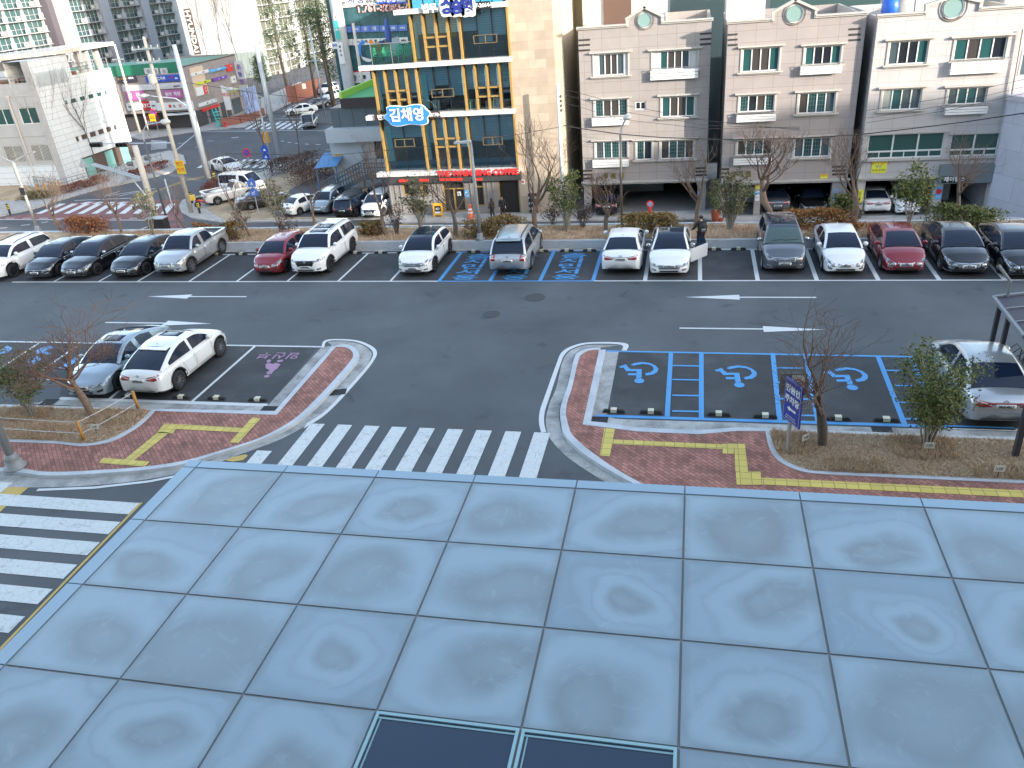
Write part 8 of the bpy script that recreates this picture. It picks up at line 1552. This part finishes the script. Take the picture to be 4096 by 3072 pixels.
for x in (a.x+.1,e.x-.3):MB().tube([(x,(a.y+e.y)/2,ZL),(x,(a.y+e.y)/2,a.z)],.05,6).build('post',RAILW,o)
# shop row bits
b=G(*ZT(665,1560),ZL+.12);o=wthing('display_stand','turquoise ladder display stand on the shop pavement','stand',tuple(b));f=MB()
for y in (-.45,.45):f.tube([(b.x+.1,b.y+y,b.z),(b.x-.3,b.y+y,b.z+2.6)],.09,6)
f.build('frame',TEALS,o)
for k in range(5):MB().box(b.x-.3,b.x+.2,b.y-.45,b.y+.45,b.z+.3+k*.45,b.z+.36+k*.45).build('shelf',TEALS,o)
b=G(*ZT(825,1420),ZL+.12);o=wthing('wind_banner','white wind banner with a red and yellow design outside the shop row','banner',tuple(b));MB().tube([b,b+Vector((0,0,5))],.04,6).build('pole',STLP,o);MB().add([(b.x,b.y,b.z+1.4),(b.x+.8,b.y+.3,b.z+1.4),(b.x+.9,b.y+.35,b.z+4.6),(b.x,b.y,b.z+5)],[(0,1,2,3)]).build('cloth',SWHT,o);text('세일',.6,RED,(b.x+.42,b.y+.1,b.z+3.6),o,(R(90),0,R(20)))
b=G(*ZT(770,1560),ZL+.12);o=wthing('fire_hydrant','small red fire hydrant beside the low brick wall','hydrant',tuple(b));MB().lathe(tuple(b),[(.16,0),(.13,.1),(.13,.6),(.18,.65),(.12,.8),(.03,.85)],10).build('body',RED,o,True);MB().lathe((b.x-.2,b.y,b.z+.5),[(.06,0),(.06,.4)],8,'X').build('outlet',RED,o)
# ---- wheel stops
RUB=mat('stop_rubber',(.02,.02,.021),.75);CRB=mat('stop_cream',(.60,.57,.42),.5)
w0=thing('wheel_stop','black rubber wheel stop with a cream block at the back of the far row','wheel stop',(0,0,0),0,'wheel stops of the far row');q=MB()
q.add([(-.36,-.07,0),(.36,-.07,0),(.36,.07,0),(-.36,.07,0),(-.30,-.04,.09),(.30,-.04,.09),(.30,.04,.09),(-.30,.04,.09)],[(3,2,1,0),(4,5,6,7),(0,1,5,4),(1,2,6,5),(2,3,7,6),(3,0,4,7)]);q.build('rubber_base',RUB,w0);MB().box(-.095,.095,-.085,.085,.005,.125).build('reflective_block',CRB,w0)
first=True
for i in range(len(FX)-1):
 for f in (.27,.74):
  o=w0 if first else copy_tree(w0);first=False;o.location=(FX[i]+(FX[i+1]-FX[i])*f,YB-.02,.017)
for zz,pts,lb,gr_ in ((Z4,((888,975),(1178,983),(1707,1000),(2070,1015)),'black rubber wheel stop with a cream block in the blue disabled bays','wheel stops of the disabled bays'),(Z5,((695,1034),(1070,1045)),'black rubber wheel stop with a cream block in the blue disabled bays','wheel stops of the disabled bays'),(ZA,((1745,900),(2075,912)),'black rubber wheel stop with a cream block in the pink symbol bay','wheel stops of the pink symbol bay'),(ZA,((1040,880),(1460,893)),'black rubber wheel stop behind the tail of the white SUV coupe','wheel stops behind the SUV coupe')):
 for x,y in pts:o=copy_tree(w0);o['label']=lb;o['group']=gr_;p=G(*zz(x,y));o.location=(p.x,p.y,.017)
 # ---- drain grates
IRON=mat('grate_iron',(.03,.033,.036),.6,.5)
for lb,zz,a,b_,rz in (('iron drain grate in the gutter of the brick finger left of the entrance',Z3,885,820,.25),('iron drain grate at the inner corner of the pink symbol bay',Z3,345,953,.03),('iron drain grate at the corner of the first disabled bay',Z4,772,1038,.02),('iron drain grate beside the dry grass bed on the right',Z5,1040,1120,.0),('iron drain grate by the curb at the left edge, near the evergreen bush',ZA,400,922,.05)):
 p=G(*zz(a,b_));o=thing('drain_grate',lb,'drain grate',(p.x,p.y,.01),rz,'drain grates');MB().box(-.28,.28,-.19,.19,0,.004).build('pit',BKB,o);q=MB()
 for k in range(8):x=-.26+k*.52/7;q.box(x-.016,x+.016,-.18,.18,.005,.016)
 q.box(-.29,.29,-.2,-.18,.004,.017);q.box(-.29,.29,.18,.2,.004,.017);q.build('bar',IRON,o)
 # ---- beds: rope fence, plant labels, blue parking sign, smoking sign
o=wthing('rope_fence','rope fence on orange wooden posts round the left bed','fence',tuple(G(*ZA(670,1235),KH)));fp=[G(*ZA(1118,990),KH),G(*ZA(678,1235),KH)];hh=.78;ROPE=mat('white_rope',(.62,.62,.60),.8)
for p in fp:MB().tube([p,p+Vector((0,0,hh))],.055,10).build('post',WOODP,o,True)
far=Vector((fp[1].x-6,fp[1].y+.25,KH))
for f in (.38,.93):
 for a,b in ((fp[0],fp[1]),(fp[1],far)):q=[a.lerp(b,k/6)+Vector((0,0,hh*f-.03*math.sin(math.pi*k/6)))for k in range(7)];MB().tube(q,.012,5).build('rope',ROPE,o)
for lb,zz,a,rz in (('small white plant label hanging from the rope fence',ZA,(757,1117),.3),('small tilted white plant label beside the forked bare tree',Z5,(445,1166),.7),('cream plant label at the foot of the evergreen bush',Z5,(1412,1228),.0),('small white plant label in the dry grass near the right edge',Z5,(1960,1410),.1)):
 p=G(*zz(*a),KH+.35);o=thing('plant_label',lb,'plant label',(p.x,p.y,KH),rz,'plant labels');MB().box(-.13,.13,-.01,.01,.24,.42).build('plate',mat('label_cream',(.62,.62,.52),.5),o);MB().tube([(0,.015,-.05),(0,.015,.3)],.012,5).build('stake',DKP,o);text('나무',.09,mat('label_ink',(.25,.25,.22),.6),(0,-.012,.33),o)
b=G(*Z5(282,1302),KH);zt=2.55;TL,TR=G(*Z5(272,678),zt),G(*Z5(405,776),zt);u=(TR-TL);u.z=0;u.normalize();sw=.60;sh_=1.12;c=Vector((b.x+.06,b.y-.08,V(*Z5(322,880),b.y).z));nn=Vector((u.y,-u.x,0))
o=wthing('parking_sign','blue sign with white Korean lettering and an arrow, by the forked bare tree','sign',tuple(b));MB().obox(Vector((b.x,b.y,(b.z+c.z+.3)/2))-nn*.055,u,nn,(0,0,1),.045,.03,(c.z+.3-b.z)/2).build('post',mat('post_grey',(.32,.31,.30),.5,.3),o)
wd=(TR-TL).length;wd=max(.6,min(.95,wd));hgt=V(*Z5(255,835),b.y).z;f0,f1=V(*Z5(337,727),b.y).z,V(*Z5(305,1044),b.y).z;sh_=f0-f1;c.z=(f0+f1)/2;rz=math.atan2(u.y,u.x)
MB().obox(c,u,nn,(0,0,1),wd/2,.02,sh_/2).build('board',mat('sign_royal_blue',(.012,.03,.26),.35),o)
def on(px,pz,d=.03):return tuple(c+u*(px*wd)+Vector((0,0,pz*sh_))+nn*d)
for t,z_,s_ in (('민원인',.28,.30),('주차장',.03,.30)):text(t,s_*wd,SWHT,on(0,z_),o,(R(90),0,rz),.003,bold=.008)
for t,z_ in (('민원인 주차를 위하여',-.36),('양보하여 주시기 바랍니다',-.42)):text(t,.062*wd,SWHT,on(0,z_),o,(R(90),0,rz),.002)
def poly_on(pts,nm,m,d=.024):MB().face([on(*p,d)for p in pts]).build(nm,m,o)
poly_on([(-.26,-.18),(-.10,-.12),(-.10,-.155),(.24,-.155),(.24,-.205),(-.10,-.205),(-.10,-.24)],'arrow',SWHT)
for p0,p1,q0,q1 in ((-.46,.46,.475,.482),(-.46,.46,-.482,-.475),(-.46,-.45,-.475,.475),(.45,.46,-.475,.475)):poly_on([(p0,q0),(p1,q0),(p1,q1),(p0,q1)],'border_line',SWHT)
Ys=b.y+.55;x0,x1,z0,z1=rect(Z5,(240,672),(452,838),Ys);o=wthing('smoking_sign','grey board with a red-ringed no smoking notice behind the blue sign','sign',((x0+x1)/2,Ys,KH));MB().box(x0,x1,Ys,Ys+.03,z0,z1).build('board',mat('board_grey',(.14,.135,.13),.6),o);MB().box((x0+x1)/2-.03,(x0+x1)/2+.03,Ys+.031,Ys+.08,KH,z1).build('post',DKP,o)
a0,a1,c0_,c1_=rect(Z5,(330,690),(432,862),Ys-.03);MB().box(a0,a1,Ys-.03,Ys-.002,c0_,c1_).build('notice',mat('notice_cream',(.66,.62,.56),.5),o);q=MB();q.lathe(((a0+a1)/2,Ys-.036,c1_-(c1_-c0_)*.34),[((a1-a0)*.40,0),((a1-a0)*.31,0)],28,'Y',False);q.build('ring',RED,o);text('\u2715',(a1-a0)*.5,TXK,((a0+a1)/2,Ys-.04,c1_-(c1_-c0_)*.34),o);MB().box(a0,a1,Ys-.034,Ys-.03,c0_,c0_+(c1_-c0_)*.28).build('notice_band',RED,o)
# ---- cycle shelter at the right edge
ZCS=zoom(3850,1050,.4823);SHM=mat('shelter_steel',(.075,.075,.085),.45,.4);zr=2.55
r0,r1,r2=G(*ZCS(255,290),zr),G(*ZCS(510,620),zr),G(*ZCS(510,262),zr);o=wthing('cycle_shelter','dark steel cycle shelter with a flat panelled roof at the right edge','shelter',(r0.x+.4,r0.y-.5,0));dx=Vector((1,(r2.y-r0.y)/max(.1,r2.x-r0.x),0))*2.6;fd=(r1-r0)
q=MB();q.prism([(r0.x,r0.y),(r1.x,r1.y),(r1.x+dx.x,r1.y+dx.y),(r0.x+dx.x,r0.y+dx.y)],zr-.06,zr);q.build('roof',mat('shelter_roof',(.055,.05,.068),.65),o)
e=MB()
for a,b in ((r0,r1),(r0,r0+dx),(r1,r1+dx)):d=(b-a).normalized();e.obox((a+b)/2+Vector((0,0,.015)),d,(-d.y,d.x,0),(0,0,1),(b-a).length/2,.05,.045)
e.build('roof_edge',mat('shelter_edge',(.20,.22,.24),.5,.3),o)
for k in (.33,.66):a=r0+fd*k;d=dx.normalized();MB().obox(a+dx/2+Vector((0,0,.02)),d,(-d.y,d.x,0),(0,0,1),dx.length/2,.025,.025).build('roof_bar',mat('shelter_edge',(.20,.22,.24),.5,.3),o)
for k in (.12,.42):p=r0+fd*k+dx*.05;MB().box(p.x-.06,p.x+.06,p.y-.06,p.y+.06,0,zr-.06).build('post',SHM,o)
fpz=G(*ZCS(432,1612),KH);MB().box(fpz.x-.07,fpz.x+.07,fpz.y-.07,fpz.y+.07,KH-.1,zr+.2).build('post',SHM,o)
a,b=G(*ZCS(330,665),.75),G(*ZCS(510,915),.75);d=(b-a).normalized();MB().obox(a+(b-a)*.5,d,(-d.y,d.x,0),(0,0,1),(b-a).length/2,.06,.06).build('rail',mat('shelter_rail',(.16,.15,.15),.5,.2),o)
for k in range(7):
 p=a+(b-a)*(k/6.5)+Vector((.30,.1,0));q=MB();q.tube([(p.x,p.y,.02),(p.x,p.y,.5),(p.x+.18,p.y,.68),(p.x+.36,p.y,.5),(p.x+.36,p.y,.02)],.02,6);q.build('rack_hoop',SHM,o)
q=MB();p=r0+dx*.16+fd*.02;q.tube([(p.x,p.y,zr),(p.x,p.y,zr+.5),(p.x-.35,p.y+.25,zr+.95)],.05,8);q.build('bent_pipe',mat('pipe_grey',(.20,.20,.19),.5),o)
# ------------------------------------------------------------------ people
SKIN=mat('skin',(.48,.28,.20),.55);HAIR=mat('hair_black',(.012,.010,.009),.5,bump=.4,bscale=80);COAT=mat('dark_coat',(.035,.028,.024),.85,noise=.15,nscale=6);TROU=mat('dark_trousers',(.014,.014,.017),.85,noise=.15,nscale=6);SHOE=mat('shoe_black',(.02,.02,.02),.5)
def skin(name,verts,edges,rad,m,parent,sub=2):
 me=bpy.data.meshes.new(name);me.from_pydata(verts,edges,[]);o=bpy.data.objects.new(name,me);COL.objects.link(o);o.parent=parent;me.materials.append(m)
 bm=bmesh.new();bm.from_mesh(me);ly=bm.verts.layers.skin.verify()
 for i,v in enumerate(bm.verts):r=rad[i];v[ly].radius=r if isinstance(r,tuple)else (r,r);v[ly].use_root=i==0
 bm.to_mesh(me);bm.free();s_=o.modifiers.new('skin','SKIN');s_.use_smooth_shade=True;s_=o.modifiers.new('subdivide','SUBSURF');s_.levels=s_.render_levels=sub;return o
def figure(label,loc,rz,H,J,coat=COAT,trou=TROU,hair='short',coat_len=.0,sc=1.0):
 """J: joints in metres for a 1.75 m body facing +Y (pelvis at the hip); one skinned body, clothes and hair as its children"""
 k=H/1.75;root=thing('person',label,'person',loc,rz);root.scale=(k,k,k)
 P_=dict(pel=(0,0,.95),wai=(0,.0,1.10),che=(0,0,1.32),nek=(0,.0,1.50),nk2=(0,.015,1.555),hea=(0,.03,1.64),top=(0,.02,1.715));P_.update(J);V_,E_,R_=[],[],[];ix={}
 def jn(n,r,prev=None):ix[n]=len(V_);V_.append(P_[n]);R_.append(r);(E_.append((ix[prev],ix[n]))if prev else None)
 jn('pel',(.145,.11));jn('wai',(.125,.095),'pel');jn('che',(.15,.105),'wai');jn('nek',(.07,.06),'che');jn('nk2',.052,'nek');jn('hea',(.078,.098),'nk2');jn('top',(.062,.075),'hea')
 for s_ in 'lr':
  jn('sh'+s_,.062,'che');jn('el'+s_,.045,'sh'+s_);jn('wr'+s_,.029,'el'+s_);w_=Vector(P_['wr'+s_]);d=(w_-Vector(P_['el'+s_])).normalized();P_['pa'+s_]=tuple(w_+d*.075);jn('pa'+s_,(.036,.017),'wr'+s_)
  sx=1 if s_=='r' else -1;side=d.cross(Vector((sx,0,0))).normalized()if abs(d.x)<.9 else Vector((0,1,0));curl=Vector((-sx*.35,0,0))
  for f in range(4):
   q=Vector(P_['pa'+s_])+side*(.024-.016*f)+d*.02;L_=(.068,.078,.072,.055)[f];P_[f'f{f}a'+s_]=tuple(q+d*L_*.5);P_[f'f{f}b'+s_]=tuple(q+d*L_*.85+curl*L_*.6);jn(f'f{f}a'+s_,.0088,'pa'+s_);jn(f'f{f}b'+s_,.0075,f'f{f}a'+s_)
  P_['ta'+s_]=tuple(w_+d*.045+side*.045);P_['tb'+s_]=tuple(w_+d*.085+side*.058+curl*.03);jn('ta'+s_,.0105,'wr'+s_);jn('tb'+s_,.009,'ta'+s_)
  jn('hi'+s_,.085,'pel');jn('kn'+s_,.06,'hi'+s_);jn('an'+s_,.04,'kn'+s_);jn('to'+s_,(.038,.03),'an'+s_)
 skin('body',V_,E_,R_,SKIN,root)
 def cl(name,seq,rs,m):
  vs=[];es=[];mp={};rr=[]
  for a,b in seq:
   for n_ in (a,b):
    if n_ is not None and n_ not in mp:mp[n_]=len(vs);vs.append(P_[n_]);rr.append(rs[n_])
   if b is not None:es.append((mp[a],mp[b]))
  return skin(name,vs,es,rr,m,root)
 P_['hem']=(0,0,.86-coat_len)
 for s_ in 'lr':P_['cu'+s_]=tuple(Vector(P_['el'+s_]).lerp(Vector(P_['wr'+s_]),.93))
 cl('coat',[('wai','che'),('che','nek'),('wai','pel'),('pel','hem')]+[(a+s_,b+s_)if a!='che' else ('che',b+s_)for s_ in 'lr' for a,b in (('che','sh'),('sh','el'),('el','cu'))],dict(wai=(.165,.135),che=(.185,.145),nek=(.085,.08),pel=(.185,.15),hem=(.19,.16),shl=.085,shr=.085,ell=.066,elr=.066,cul=.048,cur=.048),coat)
 cl('trousers',[('pel','hi'+s_)for s_ in 'lr']+[('hi'+s_,'kn'+s_)for s_ in 'lr']+[('kn'+s_,'an'+s_)for s_ in 'lr'],dict(pel=(.16,.125),hil=.105,hir=.105,knl=.078,knr=.078,anl=.062,anr=.062),trou)
 for s_ in 'lr':a,t=Vector(P_['an'+s_]),Vector(P_['to'+s_]);b=MB();b.tube([a-Vector((0,.05,.04)),a.lerp(t,.4)-Vector((0,0,.025)),t+Vector((0,.03,-.01))],[.05,.05,.035],8);b.build('shoe',SHOE,root,True)
 hd=Vector(P_['hea']);b=MB();b.lathe((hd.x,hd.y-.012,hd.z-.02),[(.072,-.02 if hair=='short' else -.22),(.098,.0),(.104,.05),(.09,.095),(.05,.122),(.01,.128)],14);b.v=[(x,y if y<hd.y+.05 else hd.y+.05+(y-hd.y-.05)*.25,z if y<hd.y+.04 or z>hd.z+.05 else hd.z+.05)for x,y,z in b.v];b.build('hair',HAIR,root,True)
 f=MB();f.lathe((hd.x,hd.y+.095,hd.z-.025),[(.006,.018),(.014,-.015),(.004,-.02)],6);f.build('nose',SKIN,root)
 for sx in (-1,1):MB().lathe((hd.x+sx*.032,hd.y+.088,hd.z+.0),[(.003,-.008),(.010,0),(.003,.008)],8).build('eye',mat('eye_dark',(.02,.015,.012),.3),root);MB().lathe((hd.x+sx*.082,hd.y+.01,hd.z-.01),[(.006,-.03),(.016,0),(.006,.03)],6).build('ear',SKIN,root)
 MB().box(hd.x-.022,hd.x+.022,hd.y+.088,hd.y+.096,hd.z-.066,hd.z-.058).build('mouth',mat('lip',(.35,.12,.10),.5),root);return root
b=G(2799,1010)
STAND=dict(shl=(-.19,0,1.43),ell=(-.25,.03,1.15),wrl=(-.24,.16,.93),shr=(.19,0,1.43),elr=(.24,-.02,1.14),wrr=(.25,.08,.90),hil=(-.09,0,.90),knl=(-.10,.03,.50),anl=(-.11,0,.09),tol=(-.12,.16,.05),hir=(.09,0,.90),knr=(.11,.02,.50),anr=(.12,-.03,.09),tor=(.14,.13,.05))
man=figure('person in dark clothes seen from behind, one hand on the open car door',(b.x+.02,b.y+.1,0),R(20),1.80,dict(STAND,ell=(-.27,.10,1.17),wrl=(-.33,.30,1.03)))
bp_=thing('backpack','black backpack worn by the person at the open car door','backpack',(b.x+.02,b.y+.1,0),R(20));q=MB();q.lathe((.0,-.25,1.05),[(.10,0),(.155,.04),(.165,.22),(.15,.38),(.09,.45)],12);q.v=[(x,-.25+(y+.25)*.62,z)for x,y,z in q.v];q.build('bag',BKB,bp_,True);MB().box(-.11,.11,-.375,-.34,1.10,1.27).build('front_pocket',mat('pocket_grey',(.10,.10,.105),.7),bp_);MB().box(-.09,.09,-.38,-.376,1.20,1.225).build('reflective_strip',SWHT,bp_)
for sx in (-.11,.11):MB().tube([(sx,-.2,1.47),(sx,-.05,1.53),(sx,.13,1.42),(sx*1.1,.12,1.2),(sx*1.3,-.1,1.1)],.018,6).build('strap',BKB,bp_)
b=G(1972,876,ZL+.12);figure('person with long dark hair in a dark coat walking past the coffee shop',tuple(b),R(60),1.63,dict(STAND,knl=(-.09,.12,.50),anl=(-.09,.02,.10),tol=(-.09,.17,.06),knr=(.09,.0,.50),anr=(.09,-.16,.12),tor=(.09,-.02,.06)),hair='long',coat_len=.22)
b=G(2013,872,ZL+.12);figure('person in black standing by the dark shop entrance, behind thin branches',tuple(b),R(200),1.70,STAND,coat=TROU)
# ------------------------------------------------------------------ lettering becomes plain meshes, like every other part
bpy.context.view_layer.update();dg=bpy.context.evaluated_depsgraph_get();done=[]
for o in [x for x in COL.objects if x.type=='FONT' or x.modifiers]:
 me=bpy.data.meshes.new_from_object(o.evaluated_get(dg));done.append((o,me))
for o,me in done:
 nm=o.name;o.name='old';n_=bpy.data.objects.new(nm.split('.')[0],me);COL.objects.link(n_);n_.parent=o.parent;n_.location=o.location;n_.rotation_euler=o.rotation_euler;n_.scale=o.scale
 for k in o.keys():
  if k in ('kind','label','category','group'):n_[k]=o[k]
 bpy.data.objects.remove(o)
